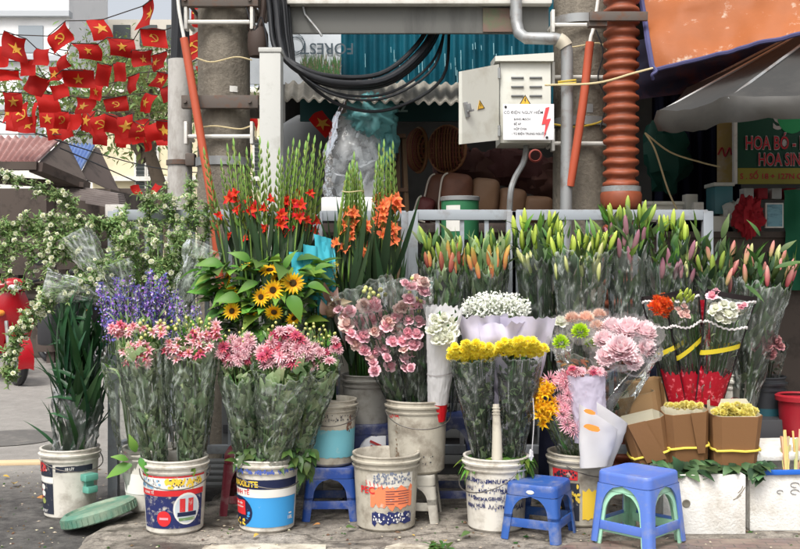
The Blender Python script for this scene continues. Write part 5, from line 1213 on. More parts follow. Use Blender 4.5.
for i, (px, py, s, lab, mm) in enumerate(((15, 487, .05, 'yellow fallen leaf on the dark gutter, farther from the bucket', 0), (37, 502, .055, 'orange brown fallen leaf against the far left bucket', 1), (3, 478, .03, 'small yellow leaf at the left picture edge', 0), (66, 519, .016, 'small scrap of white paper before the far left bucket', 2), (88, 530, .02, 'crumpled white paper scrap under the green lid', 2), (445, 544, .03, 'yellow fallen petal at the bottom of the pavement', 0), (412, 536, .012, 'tiny yellow petal beside the empty bucket', 0), (470, 536, .04, 'green leaf scrap in front of the navy print bucket', 3), (346, 531, .04, 'green leaf scrap left of the empty bucket', 3), (258, 536, .025, 'yellow green petal under the MAXILITE bucket', 0), (228, 537, .03, 'dark leaf scrap left of the MAXILITE bucket', 3), (320, 527, .03, 'dry leaf before the royal blue stool', 1))):
    p_ = G(px, py, -.043 if px < 120 else .006); mb = MB(); an = R.uniform(0, 6)
    mb.leaf(p_, V((math.cos(an), math.sin(an), .05)), V((.1, -.2, 1)), s * 1.4, s * .8, .3, .35, seg=5); mb.v = [v + V((0, 0, .02 * s / .05)) for v in mb.v]
    tag(mb.build('paper_scrap' if mm == 2 else 'fallen_leaf', [mat('leaf_yellow%d' % i, hx(186, 152, 62), rough=.6, var=0), mat('leaf_orange%d' % i, hx(168, 118, 66), rough=.6, var=0), WHITEP, mat('leaf_scrap%d' % i, hx(72, 96, 50), rough=.6, var=0)][mm]), lab, 'scrap' if mm == 2 else 'leaf', 'litter on the ground')
T = thing('leaf_clump', 'clump of trimmed green leaves on the ground in front of the navy print bucket', 'leaves', G(441, 547, .0))
LFM = mat('cut_leaf', hx(52, 86, 34), hx(92, 126, 60), rough=.5, var=.25, trans=.2)
mb = MB()
for k in range(46): an = R.uniform(0, 6.28); mb.leaf(G(438 + R.uniform(-9, 9), 548 + R.uniform(-3, 3), .01), V((math.cos(an), math.sin(an), R.uniform(.2, 1))), V((0, 0, 1)), R.uniform(.03, .06), R.uniform(.012, .025), .5, .2)
mb.build('leaves', LFM, T, False)
mb = MB(); lit = [mat('grit_pale', hx(170, 160, 140), rough=.9, var=.3), LFM, mat('grit_brown', hx(96, 76, 56), rough=.9, var=.3)]
for k in range(950):
    x = R.uniform(-1.25, 2.2); y = R.uniform(4.05, 5.2); z = .002
    if R.random() < .3: x = R.uniform(-2.4, -1.45); y = R.uniform(4.2, 6.2); z = -.048
    s = R.uniform(.003, .012) * (1.6 if R.random() < .12 else 1); an = R.uniform(0, 6.28); mi = R.choice([0, 0, 2, 2, 1])
    p = V((x, y, z)); a_ = V((math.cos(an), math.sin(an), 0)) * s; b_ = V((-math.sin(an), math.cos(an), 0)) * s * R.uniform(.3, .9); u = V((0, 0, s * R.uniform(.2, .6)))
    mb.add([p - a_, p - b_, p + a_, p + b_, p + u], [(0, 1, 4), (1, 2, 4), (2, 3, 4), (3, 0, 4)], mi)
o = mb.build('ground_litter', lit, None, False); tag(o, 'fine petals, grit and leaf crumbs scattered over the pavement', 'litter', kind='stuff')

# motor scooters on the street
def scooter(loc, rz, body, label, sc=1.0):
    T = thing('motor_scooter', label, 'scooter', loc, 'scooters on the street'); T.rotation_euler = (0, 0, rz)
    L0 = ORG[T.name]
    def at(x, y, z): return L0 + V((x, y, z)) * sc
    for y in (-.62, .62):            # front wheel towards -y
        wh = None; mb = MB(); pts = [at(0, y + .20 * math.cos(i * PI / 12), .235 + .20 * math.sin(i * PI / 12)) for i in range(25)]
        mb.tube(pts, .042 * sc, 8, caps=False); wh = mb.build('wheel', BLK, T)
        mb = MB(); mb.tube([at(0, y + .135 * math.cos(i * PI / 12), .235 + .135 * math.sin(i * PI / 12)) for i in range(25)], .012 * sc, 6, caps=False)
        for i in range(5): a_ = i * 2 * PI / 5; mb.tube([at(0, y, .235), at(0, y + .135 * math.cos(a_), .235 + .135 * math.sin(a_))], .012 * sc, 5)
        mb.tube([at(-.05, y, .235), at(.05, y, .235)], .03 * sc, 8); mb.build('rim', GALV, wh)
    mb = MB(); rows = []
    for i in range(9):
        a_ = -.3 + i * PI / 9; rows.append([at(x * .075, -.62 - .255 * math.cos(a_), .235 + .255 * math.sin(a_) + .02 * (1 - x * x)) for x in (-1, -.5, 0, .5, 1)])
    mb.grid(rows); mb.build('front_fender', body, T)
    for s in (-1, 1): mb = MB(); mb.tube([at(.075 * s, -.62, .235), at(.075 * s, -.5, .62)], .018 * sc, 7); mb.build('fork', GALV, T)
    mb = MB(); rows = []
    for z, w_, y in ((.26, .13, -.30), (.40, .19, -.36), (.60, .22, -.42), (.78, .17, -.45), (.90, .12, -.44)): rows.append([at(w_ * x, y - .06 * (1 - x * x), z) for x in (-1, -.6, -.2, .2, .6, 1)] + [at(w_ * .9 * x, y + .07, z) for x in (1, .3, -.3, -1)])
    mb.grid(rows, closed=True); mb.build('leg_shield', body, T)
    mb = MB(); lump(mb, at(0, -.45, .97), .17 * sc, .12 * sc, .07 * sc, .12, 1); mb.build('cowl', body, T)
    mb = MB(); lump(mb, at(0, -.53, .95), .085 * sc, .05 * sc, .035 * sc, 0, 1); mb.build('headlight', mat('lamp_glass', hx(220, 222, 220), rough=.1, var=0), T)
    for s in (-1, 1):
        mb = MB(); lump(mb, at(.13 * s, -.50, .70), .045 * sc, .03 * sc, .03 * sc, 0, 1); mb.build('indicator', mat('amber', hx(222, 140, 60), rough=.2, var=0), T)
    mb = MB(); mb.tube([at(-.33, -.34, 1.02), at(-.2, -.42, 1.0), at(0, -.46, .98), at(.2, -.42, 1.0), at(.33, -.34, 1.02)], .014 * sc, 8); mb.build('handlebar', BLK, T)
    for s in (-1, 1):
        mb = MB(); mb.tube([at(.2 * s, -.42, 1.0), at(.24 * s, -.42, 1.16)], .006 * sc, 5); lump(mb, at(.27 * s, -.42, 1.2), .06 * sc, .012 * sc, .04 * sc, 0, 1); mb.build('mirror', DARK, T)
    mb = MB(); mb.box(at(0, -.12, .27), (.26 * sc, .5 * sc, .05 * sc), bev=.01); mb.build('floorboard', DARK, T)
    mb = MB(); rows = []
    for y, z0, z1, w_ in ((.1, .26, .66, .10), (.25, .28, .70, .14), (.5, .34, .72, .15), (.75, .5, .74, .12), (.92, .6, .72, .06)): rows.append([at(-w_, y, z0), at(-w_ * 1.1, y, (z0 + z1) / 2), at(-w_ * .8, y, z1), at(w_ * .8, y, z1), at(w_ * 1.1, y, (z0 + z1) / 2), at(w_, y, z0)])
    mb.grid(rows, closed=True); mb.build('rear_body', body, T)
    mb = MB(); lump(mb, at(0, .42, .77), .14 * sc, .42 * sc, .07 * sc, .03, 2); mb.build('seat', BLK, T)
    mb = MB(); mb.tube([at(.13, .3, .25), at(.16, .9, .36)], .04 * sc, 9); mb.build('exhaust', GALV, T)
    return T
REDB = mat('scooter_red', hx(160, 18, 30), rough=.25, var=0, spec=.6)
q = G(-24, 386, -.05); scooter(V((q.x, q.y + .6, -.05)), math.radians(38), REDB, 'red motor scooter with a white headlight parked at the left picture edge', 1.1)
q = G(28, 372, -.05); scooter(V((q.x + .22, q.y + 1.0, -.05)), math.radians(50), mat('scooter_black', hx(26, 26, 30), rough=.3, var=0), 'black motor scooter parked behind the red one')
for i, (px, py) in enumerate(((44, 330), (55, 331), (50, 324))):
    o_ = P(px, py, 13.2); T = thing('green_coconut', ['green coconut left of two on the dark crate by the stall', 'green coconut right of two on the dark crate by the stall', 'green coconut topmost on the dark crate by the stall'][i], 'coconut', o_, 'green coconuts'); mb = MB(); lump(mb, o_, .075, .075, .08, .08, i); mb.build('husk', mat('coconut%d' % i, hx(138, 150, 92), rough=.5, var=0), T)
simple_box('fruit_crate', 36, 335, 66, 352, 13.1, .5, DKW, 'dark crate under the coconuts by the market stall', 'crate')
simple_box('street_bin', 36, 300, 52, 346, 12.6, .5, DARK, 'dark sack like box beside the scooters', 'bin', bev=.06)
# ================================================================== flowers: shared heads (unit size, opening to +Z)
def leafmat(nm, c0, c1, tr=.22, rough=.5, var=.24, spec=.4): return mat(nm, c0, c1, rough=rough, var=var, trans=tr, spec=spec)
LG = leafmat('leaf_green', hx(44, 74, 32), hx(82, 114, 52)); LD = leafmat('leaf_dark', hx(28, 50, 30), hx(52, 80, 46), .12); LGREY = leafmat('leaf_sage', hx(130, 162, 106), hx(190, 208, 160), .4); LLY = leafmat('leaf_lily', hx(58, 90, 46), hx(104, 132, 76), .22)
LBR = leafmat('leaf_bright', hx(70, 116, 40), hx(118, 158, 66), .28); STEM = leafmat('stem_green', hx(84, 108, 54), hx(104, 130, 70), .05)
DISC = V((0, 0, 1))
def ring(mb, n, elev, L, W, bend, fold, mi=0, z=0, off=0, r0=.04, seg=3, jit=.12, t0=0, t1=1, pw=.8, tip=0, rr=R):
    for i in range(n):
        a = off + 2 * PI * (i + rr.uniform(-jit, jit)) / n; e = elev + rr.uniform(-jit, jit)
        h = V((math.cos(a), math.sin(a), 0)); d = h * math.cos(e) + V((0, 0, math.sin(e))); nn = -h * math.sin(e) + V((0, 0, math.cos(e)))
        mb.leaf(h * r0 + V((0, 0, z)), d, nn, L * rr.uniform(.88, 1.1), W * rr.uniform(.9, 1.1), bend, fold, mi, seg, pw, tip, t0, t1)
def variants(name, mats, fn, n=3):
    out = []
    for k in range(n):
        mb = MB(); fn(mb, random.Random(k * 7 + 1)); out.append(mb.mesh(name, mats, True, sharp=0))
    return out
def f_rose(mb, rr, rings=((6, .12, 1, .95), (6, .5, .92, .85), (5, .85, .8, .75), (4, 1.15, .66, .6), (3, 1.4, .52, .5))):
    for k, (n, e, L, W) in enumerate(rings): ring(mb, n, e, L, W, -.55 if k > 0 else -.1, .5, 0, z=.02 * k, off=k * .5, seg=5, pw=.55, tip=.5, t0=.15 * k if k else 0, t1=1 - .1 * k, rr=rr)
def f_lily6(mb, rr):
    ring(mb, 6, .3, 1, .40, .35, .25, 0, seg=5, pw=.75, rr=rr); ring(mb, 5, .7, .9, .34, .3, .25, 0, off=PI / 5, seg=5, pw=.75, rr=rr); ring(mb, 3, 1.1, .7, .3, .2, .25, 0, off=PI / 3, seg=4, pw=.75, rr=rr)
    for i in range(5):
        a = rr.uniform(0, 6.3); mb.tube([(0, 0, .05), (.14 * math.cos(a), .14 * math.sin(a), .5), (.22 * math.cos(a), .22 * math.sin(a), .62)], [.02, .018, .035], 4, 1)
def f_dahlia(mb, rr):
    for k, (n, e, L, W) in enumerate(((11, .12, 1, .34), (11, .38, .95, .32), (9, .65, .82, .28), (7, .95, .62, .24), (5, 1.25, .42, .2))): ring(mb, n, e, L, W, .12, .3, 0, off=k * .31, z=.02 * k, pw=.7, rr=rr)
def f_pom(mb, rr, n=72, L=.62, W=.26, up=-.25, mi=0):
    for i in range(n):
        z = 1 - (i + .5) / n * (1 - up); r = math.sqrt(max(0, 1 - z * z)); a = i * 2.39996
        d = V((r * math.cos(a), r * math.sin(a), z)) + V((rr.uniform(-.14, .14), rr.uniform(-.14, .14), rr.uniform(-.1, .1))); d.normalize()
        nn = V((0, 0, 1)) - d * d.z
        if nn.length < .1: nn = V((math.cos(a), math.sin(a), 0))
        mb.leaf(d * .36, d, nn.normalized(), L * rr.uniform(.85, 1.1), W, -.25, .35, mi, 3, .7, .1)
def f_sun(mb, rr): ring(mb, 17, .12, .78, .25, .12, .2, 0, r0=.28, rr=rr, pw=.7); ring(mb, 15, .34, .66, .22, .08, .2, 0, r0=.27, off=.2, rr=rr, pw=.75); ring(mb, 12, -.25, .45, .2, .2, .2, 1, r0=.25, z=-.05, rr=rr)
def f_bud(mb, rr):
    rows = []
    for z, r in ((0, .05), (.06, .10), (.25, .135), (.5, .15), (.72, .125), (.88, .08), (.97, .035), (1, .008)): rows.append([V((r * (1 + .16 * math.cos(3 * 2 * PI * i / 12)) * math.cos(2 * PI * i / 12) + .05 * math.sin(z * 2.2), r * (1 + .16 * math.cos(3 * 2 * PI * i / 12)) * math.sin(2 * PI * i / 12), z)) for i in range(12)])
    mb.grid(rows, 0, [0, .06, .25, .5, .72, .88, .97, 1], True); mb.tube([(0, 0, -.45), (0, 0, .03)], .03, 5, 1)
def petalmat(nm, c0, c1, tr=.3, var=.12, rough=.6): return mat(nm, c0, c1, rough=rough, var=var, trans=tr, spec=.25)
YC = petalmat('stamen_yellow', hx(220, 180, 60), hx(200, 140, 50), 0)
ALS = variants('alstroemeria', [petalmat('alstro_petal', hx(204, 50, 86), hx(244, 200, 204)), YC], f_lily6, 2) + variants('alstroemeria_deep', [petalmat('alstro_deep_petal', hx(186, 40, 80), hx(232, 130, 146)), YC], f_lily6, 1) + variants('alstroemeria_pale', [petalmat('alstro_pale_petal', hx(226, 120, 144), hx(250, 234, 230)), YC], f_lily6, 3)
DAH = variants('pink_dahlia', [petalmat('dahlia_petal', hx(166, 8, 54), hx(246, 214, 220))], f_dahlia, 3) + variants('pink_dahlia_pale', [petalmat('dahlia_pale_petal', hx(220, 90, 124), hx(248, 228, 230))], f_dahlia, 1) + variants('pink_dahlia_deep', [petalmat('dahlia_deep_petal', hx(160, 10, 50), hx(228, 120, 146))], f_dahlia, 2)
LIS = variants('lisianthus', [petalmat('lisianthus_petal', hx(232, 146, 166), hx(252, 214, 220))], f_rose, 4)
LISW = variants('lisianthus_pale', [petalmat('lisianthus_pale_petal', hx(222, 170, 170), hx(244, 222, 210))], f_rose, 2)
WRO = variants('white_rose', [petalmat('white_rose_petal', hx(226, 230, 196), hx(252, 252, 246), .35)], f_rose, 3)
MRO = variants('mauve_rose', [petalmat('mauve_rose_petal', hx(150, 90, 96), hx(206, 150, 150))], f_rose, 3)
YPOM = variants('yellow_mum', [petalmat('yellow_mum_petal', hx(255, 232, 40), hx(255, 248, 110), .15)], f_pom, 4)
CPOM = variants('cream_mum', [petalmat('cream_mum_petal', hx(214, 200, 96), hx(246, 238, 160))], f_pom, 3)
WBL = variants('white_blossom', [petalmat('white_blossom_petal', hx(214, 214, 160), hx(252, 252, 246), .2)], lambda mb, rr: f_pom(mb, rr, 26, .62, .5, -.4), 4)
SUNM = variants('sunflower', [petalmat('sunflower_petal', hx(244, 170, 10), hx(255, 218, 50)), LG], f_sun, 3)
def sunc(mb, rr): mb.lathe([(.30, 0), (.30, .05), (.25, .10), (.14, .11), (0, .09)], 20, tv=[1, .9, .6, .2, 0])
SUNC = variants('sunflower_centre', [mat('seed_brown', hx(72, 60, 22), hx(96, 50, 20), rough=.9, var=.1, bump=.8, bscale=130)], sunc, 1)
GPOM = variants('lime_mum', [petalmat('lime_mum_petal', hx(120, 160, 20), hx(206, 236, 60))], lambda mb, rr: f_pom(mb, rr, 110, .6, .17, -.3), 2)
PPOM = variants('pink_mum', [petalmat('pink_mum_petal', hx(248, 206, 214), hx(255, 242, 243), .35)], lambda mb, rr: f_pom(mb, rr, 130, .68, .42, .0), 3)
CRPOM = variants('peach_mum', [petalmat('peach_mum_petal', hx(232, 176, 150), hx(246, 226, 212), .35)], lambda mb, rr: f_pom(mb, rr, 200, .66, .13, .05), 2)
OPOM = variants('orange_gerbera', [petalmat('orange_gerbera_petal', hx(220, 70, 20), hx(248, 126, 60))], lambda mb, rr: f_pom(mb, rr, 60, .7, .2, -.1), 2)
def budset(nm, *stops):
    c0, c1 = stops; return variants(nm, [mat(nm + '_skin', c0, c1, rough=.45, var=.14, trans=.15), STEM], f_bud, 1)
B_RND = variants('round_bud', [mat('round_bud_skin', hx(110, 130, 50), hx(214, 206, 130), rough=.5, var=.25), STEM], lambda mb, rr: (mb.lathe([(0, 0), (.3, .1), (.42, .4), (.3, .75), (0, .95)], 10, tv=[0, .2, .4, .8, 1]), mb.tube([(0, 0, -1.6), (0, 0, .05)], .06, 5, 1)), 1)
B_GREEN = budset('green_bud', hx(96, 124, 52), hx(170, 190, 84)); B_PALE = budset('pale_bud', hx(150, 168, 92), hx(216, 214, 150)); B_SAL = budset('salmon_bud', hx(214, 110, 84), hx(168, 160, 72)); B_RED = budset('red_bud', hx(158, 64, 70), hx(186, 120, 92)); B_PUR = budset('purple_bud', hx(140, 108, 108), hx(150, 96, 116)); B_PNK = budset('pink_bud', hx(170, 160, 100), hx(226, 140, 142)); B_LIME = budset('lime_bud', hx(130, 160, 50), hx(200, 214, 96)); B_MAG = budset('magenta_bud', hx(190, 80, 96), hx(220, 160, 150))
FILM = film('cellophane', haze=.06, streak=1.0, scale=20, gl=.07); FILM2 = film('cellophane_milky', haze=.04, streak=.85, gl=.08, scale=18, col=(.80, .90, .80), ior=1.45); FILMC = film('cellophane_clear', haze=.018, streak=.5, scale=22, gl=.07); FILMD = film('cellophane_dim', tint=(.96, .98, .965), gl=.08, haze=.03, streak=.7, col=(.66, .69, .68), scale=22)

# ------------------------------------------------------------------ bunch
class Bunch:
    def __init__(s, name, label, cat, base, top, r0, r1, flat=.7, group=None, pw=1.0):
        s.b, s.tp, s.r0, s.r1, s.flat, s.pw = V(base), V(top), r0, r1, flat, pw
        s.a = (s.tp - s.b); s.L = s.a.length; s.a.normalize()
        e2 = V((0, -1, 0)); s.e2 = (e2 - s.a * e2.dot(s.a)).normalized(); s.e1 = s.e2.cross(s.a) * -1
        if s.e1.x < 0: s.e1 = -s.e1
        s.T = thing(name, label, cat, s.b, group)
    def r(s, t): return lerp(s.r0, s.r1, max(0, t) ** s.pw)
    def pos(s, t, u, v): return s.b + s.a * (s.L * t) + (s.e1 * u + s.e2 * v * s.flat) * s.r(t)
    def wrap(s, t0, t1, m=None, cr=.10, front=0., zig=.02, n=96, k=56, seed=None, name='wrap', grow=1.0, flare=0, pleat=7):
        seed = seed if seed is not None else R.uniform(0, 99)
        mb = MB(); rows = []; tl = []
        for j in range(k + 1):
            row = []
            for i in range(n):
                a = 2 * PI * i / n; fr = math.cos(a)            # +1 at the side facing the street
                te = t1 - front * max(0, fr) ** 1.5 + zig * fb(math.cos(a) * 4, math.sin(a) * 4, seed)
                t = lerp(t0, te, j / k)
                rr_ = s.r(t) * grow * (1 + cr * fb(math.cos(a) * 2.2 + seed, math.sin(a) * 2.2, t * 5, 3) + cr * .55 * (rdg(math.cos(a) * 2.6 + seed, math.sin(a) * 2.6, t * 7.5 + math.sin(a * 2)) - .35) + cr * .45 * math.sin(a * pleat + seed + t * 3) * t + flare * max(0, (j / k - .75) / .25) ** 2)
                c = s.b + s.a * (s.L * t); zz = t * s.L * 16
                cz = max(crease(math.cos(a) * 1.5 + seed, math.sin(a) * 1.5, zz + math.sin(a * 2 + seed) * 1.2), .8 * crease(math.sin(a) * 4 + seed, math.cos(a) * 4, zz * .28)); rr_ *= 1 + .05 * cz
                tl.append(min(1, cz * 1.15 + (.55 if j == k else 0)))
                row.append(c + (s.e1 * math.sin(a) + s.e2 * math.cos(a) * s.flat) * rr_)
            rows.append(row)
        mb.grid(rows, closed=True); mb.t = tl; return mb.build(name, m or FILM, s.T, sharp=0)
    def stems(s, n, m=STEM, t1=.85, rad=.0035, spread=.75, name='stems', jit=.3):
        mb = MB()
        for k in range(n):
            a, q = R.uniform(0, 6.28), math.sqrt(R.random()) * spread
            u, v = q * math.cos(a), q * math.sin(a)
            mb.tube([s.pos(0, u * .8, v * .8), s.pos(t1 * .5, u + R.uniform(-.1, .1) * jit, v), s.pos(t1, u, v)], rad, 5)
        return mb.build(name, m, s.T, sharp=0)
    def leaves(s, n, m, t0, t1, L, W, up=.5, name='leaves', rad=(.1, .85), bend=.35, fold=.2, seg=4, front=.25, pw=.8, tip=0, tw=.3, clip=0):
        mb = MB()
        for k in range(n):
            a = R.uniform(0, 2 * PI); q = lerp(rad[0], rad[1], math.sqrt(R.random())); t = R.uniform(t0, t1)
            u, v = q * math.sin(a), q * math.cos(a) + front * R.random()
            p = s.pos(t, u, v); o = (s.e1 * u + s.e2 * v)
            if o.length < .01: o = s.e2.copy()
            d = o.normalized() * (1 - up) + s.a * up + V((R.uniform(-.35, .35), R.uniform(-.35, .35), R.uniform(-.3, .3)))
            nn = s.a * (1 - up) + o.normalized() * up * R.choice([1, 1, 1, -1]) + V((R.uniform(-.3, .3),) * 3)
            l = L * R.uniform(.65, 1.25); mb.leaf(p, d, nn, l, W * l / L * R.uniform(.8, 1.2), bend * R.uniform(.3, 1.6), fold, R.randrange(len(m)) if isinstance(m, list) else 0, seg, pw, tip, twist=R.uniform(-tw, tw))
        if clip:
            for i, p in enumerate(mb.v):
                o = p - s.b; t = o.dot(s.a) / s.L; u, v = o.dot(s.e1), o.dot(s.e2) / s.flat; q = math.hypot(u, v); rm = s.r(min(t, 1)) * clip * R.uniform(.93, 1)
                if q > rm: k = rm / q; mb.v[i] = s.b + s.a * (t * s.L) + s.e1 * (u * k) + s.e2 * (v * k * s.flat)
        return mb.build(name, m, s.T, sharp=0)
    def heads(s, ms, n, scale, t=1.0, dome=.12, rad=.95, name='flower', frontbias=.3, tj=.05, tilt=.7, lst=None):
        for k in range(n):
            q = math.sqrt((k + .5) / n) * rad; a = k * 2.39996 + R.uniform(-.3, .3)
            u, v = q * math.sin(a), q * math.cos(a)
            tt = t + dome * (1 - q * q) - (frontbias * max(0, v) * q) + R.uniform(-tj, tj)
            p = s.pos(tt, u, v); d = s.a * (1 - tilt * q * .6) + (s.e1 * u + s.e2 * (v + .5)) * tilt + V((R.uniform(-.2, .2), R.uniform(-.2, .2), 0))
            inst(name, R.choice(ms), s.T, p, d, scale * R.uniform(.82, 1.15))
    def at_px(s, ms, pts, name='flower', sc=None, dn=(0, -.75, .55), jit=.35, Y=None):
        for q in pts:
            px, py, rp = q[:3]; Y_ = (Y if Y else (s.b.y + s.tp.y) / 2 - s.r1 * s.flat * .75) + (q[3] if len(q) > 3 else R.uniform(-.02, .03))
            d = V(dn) + V((R.uniform(-jit, jit), R.uniform(-jit, jit) * .5, R.uniform(-jit, jit)))
            o = inst(name, R.choice(ms), s.T, P(px, py, Y_), d, rp * Y_ / F)
    def band(s, t, h, m, name='band', grow=1.03, n=36, tiltv=0):
        mb = MB(); mb.grid([[s.b + s.a * (s.L * (t + dz + tiltv * math.sin(2 * PI * i / n))) + (s.e1 * math.sin(2 * PI * i / n) + s.e2 * math.cos(2 * PI * i / n) * s.flat) * s.r(t) * grow for i in range(n)] for dz in (-h / 2, h / 2)], closed=True); return mb.build(name, m, s.T)
def ell(n, cx, cy, rx, ry, s0, s1, rr=R):
    "n pixel spots filling an ellipse evenly"
    out = []
    for k in range(n):
        q = math.sqrt((k + .5) / n); a = k * 2.39996 + rr.uniform(-.25, .25); out.append((cx + rx * q * math.cos(a), cy + ry * q * math.sin(a), rr.uniform(s0, s1)))
    return out

# ---- pink alstroemeria in the navy label bucket
def alstro(base, top, r1, label, spots, buds, seed):
    s = Bunch('alstroemeria_bunch', label, 'flower bunch', base, top, .034, r1, .78, 'pink flower bunches in plastic sleeves', 1.0)
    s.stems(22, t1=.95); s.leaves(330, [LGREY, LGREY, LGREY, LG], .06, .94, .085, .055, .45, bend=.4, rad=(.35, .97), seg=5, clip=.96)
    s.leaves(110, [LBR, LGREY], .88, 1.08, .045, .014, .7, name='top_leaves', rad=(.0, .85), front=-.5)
    s.at_px(ALS, spots, 'flower', dn=(0, -.7, .6), jit=.5)
    s.at_px(B_RND, [(x, y, r_ * .36) for x, y, r_ in buds], 'bud', dn=(0, -.2, 1), jit=.6)
    s.wrap(.1, .93, FILM2, .15, .05, .05, grow=1.06, seed=seed)
    return s
b1c = b1.c
alstro(P(162, 505, 4.58), P(138, 336, 4.54), .108, 'pink alstroemeria bunch in a clear sleeve, left one in the navy label bucket', ell(16, 126, 330, 20, 6, 4.8, 6.6) + ell(26, 138, 355, 16, 13, 5, 7) + ell(4, 158, 330, 9, 6, 6, 8), ell(20, 148, 331, 24, 10, 9, 14), 2.2)
alstro(P(189, 505, 4.60), P(194, 336, 4.56), .110, 'pink alstroemeria bunch in a clear sleeve, right one in the navy label bucket', ell(22, 178, 350, 14, 11, 5, 7) + ell(24, 198, 344, 13, 14, 5, 7) + ell(4, 215, 331, 5, 8, 6, 8), ell(20, 190, 326, 26, 8, 9, 14), 5.1)
# ---- pink and white dahlia-like bunches in the MAXILITE bucket
def dahl(base, top, r1, label, spots, buds, seed, wf=FILM2, lf=None, grow=1.08):
    s = Bunch('dahlia_bunch', label, 'flower bunch', base, top, .032, r1, .78, 'pink flower bunches in plastic sleeves', 1.0)
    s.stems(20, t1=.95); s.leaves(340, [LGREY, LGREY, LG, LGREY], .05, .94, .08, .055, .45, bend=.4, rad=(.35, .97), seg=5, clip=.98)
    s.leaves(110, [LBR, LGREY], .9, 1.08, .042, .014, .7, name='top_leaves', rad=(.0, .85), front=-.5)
    s.at_px(DAH, spots, 'flower', dn=(0, -.75, .55), jit=.45); s.at_px(B_RND, [(x, y, r_ * .36) for x, y, r_ in buds], 'bud', dn=(0, -.2, 1), jit=.6)
    s.wrap(.08, .92, wf, .14, .08, .06, grow=grow, seed=seed, flare=.06); return s
dahl(P(252, 505, 4.64), P(240, 352, 4.62), .104, 'pink and white dahlia bunch in a crinkled sleeve, left of three in the MAXILITE bucket', ell(18, 235, 352, 15, 13, 6, 8) + ell(5, 248, 344, 9, 8, 7, 9), ell(12, 238, 338, 20, 9, 7, 11), 7.7)
dahl(P(286, 505, 4.68), P(320, 350, 4.68), .108, 'pink and white dahlia bunch leaning right at the back of the MAXILITE bucket', ell(9, 318, 358, 12, 12, 6, 9) + ell(4, 335, 346, 5, 7, 5, 7), ell(18, 318, 336, 18, 12, 8, 12), 3.4)
dahl(P(266, 505, 4.56), P(286, 352, 4.50), .136, 'fullest pink and white dahlia bunch, in front in the MAXILITE bucket', ell(12, 285, 338, 18, 9, 7, 9) + ell(17, 277, 356, 20, 11, 7, 9.5) + ell(5, 305, 350, 9, 8, 7.5, 10), ell(10, 290, 328, 26, 6, 7, 11), 9.2, FILM)
mb = MB()
T = thing('loose_leaves', 'green leaves spilling over the rim of the MAXILITE bucket', 'leaves', P(270, 465, 4.55))
for k in range(70):
    px = R.uniform(236, 312); p = P(px, R.uniform(448, 464), 4.52 + R.uniform(0, .1)); mb.leaf(p, V((R.uniform(-.6, .8), -.6, R.uniform(-.8, .6))), V((0, -.6, .8)), R.uniform(.05, .09), R.uniform(.022, .045), .4, .2)
for k in range(16): mb.leaf(P(R.uniform(300, 312), R.uniform(448, 470), 4.56), V((R.uniform(.0, .8), -.4, R.uniform(-1.2, -.2))), V((.3, -.6, .8)), R.uniform(.06, .10), R.uniform(.03, .045), .5, .2)
mb.build('leaves', [LG], T, sharp=0)
mb = MB(); T = thing('loose_leaves', 'broad green leaves hanging left of the navy label bucket', 'leaves', P(135, 462, 4.62))
for (px, py, dx, dz, l, w_) in ((132, 465, -.9, -.25, .13, .06), (136, 452, -.2, .8, .09, .04), (128, 460, -.6, .3, .08, .035), (140, 458, .3, -.6, .06, .03), (146, 462, .2, -.9, .08, .03), (188, 462, .1, -1, .07, .035), (192, 466, .2, -.8, .05, .03)): mb.leaf(P(px, py, 4.5), V((dx, -.3, dz)), V((0, -.7, .7)), l, w_, .3, .25)
mb.build('leaves', LBR, T, sharp=0)

# ---- purple statice
STAT = petalmat('statice_floret', hx(84, 66, 140), hx(140, 120, 196), .25, .45); STATW = petalmat('statice_white', hx(150, 140, 170), hx(206, 200, 214), .2, .2); SSTEM = leafmat('statice_stem', hx(96, 118, 66), hx(120, 140, 86), .05)
def statice(s, px0, py0, n, w_, h_, dens, pale=0.2):
    for k in range(n):
        px, py = px0 + R.uniform(-w_, w_), py0 + R.uniform(-h_, h_); Y = s.tp.y + R.uniform(-.10, .08)
        tipp = P(px, py - 14, Y); low = lerp(s.pos(.6, 0, 0), P(px, py + 34, Y), .8)
        mb = MB(); mb.tube([low, lerp(low, tipp, .6), tipp], .0025, 4); mb.m = [2] * len(mb.f)
        for j in range(dens):
            q = R.uniform(.25, 1.0); c = lerp(low, tipp, q) + V((R.gauss(0, .011), R.gauss(0, .011), R.gauss(0, .01))) * (1.35 - .7 * q)
            d = V((R.uniform(-1, 1), R.uniform(-1, .3), R.uniform(-.2, 1))).normalized(); x = d.orthogonal().normalized(); y = d.cross(x); z = R.uniform(.004, .0078)
            mi = 1 if R.random() < pale else 0
            mb.add([c] + [c + (x * math.cos(i * PI / 2.5) + y * math.sin(i * PI / 2.5)) * z + d * z * .55 for i in range(5)], [(0, 1 + i, 1 + (i + 1) % 5) for i in range(5)], mi, [0] + [1] * 5)
        mb.build('flower_spike', [STAT, STATW, SSTEM], s.T, sharp=0)
s = Bunch('statice_bunch', 'purple statice bunch in a long clear sleeve at the left end of the stall', 'flower bunch', P(142, 500, 4.95), P(136, 322, 4.86), .06, .19, .6, 'purple statice bunches', .9)
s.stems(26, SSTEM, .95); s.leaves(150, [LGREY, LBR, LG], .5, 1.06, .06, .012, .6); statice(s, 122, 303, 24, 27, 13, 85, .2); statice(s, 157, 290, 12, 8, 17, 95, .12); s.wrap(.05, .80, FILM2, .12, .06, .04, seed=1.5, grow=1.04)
s = Bunch('statice_bunch', 'paler purple statice bunch behind the right alstroemeria', 'flower bunch', P(190, 500, 4.98), P(190, 330, 4.90), .05, .15, .6, 'purple statice bunches', .9)
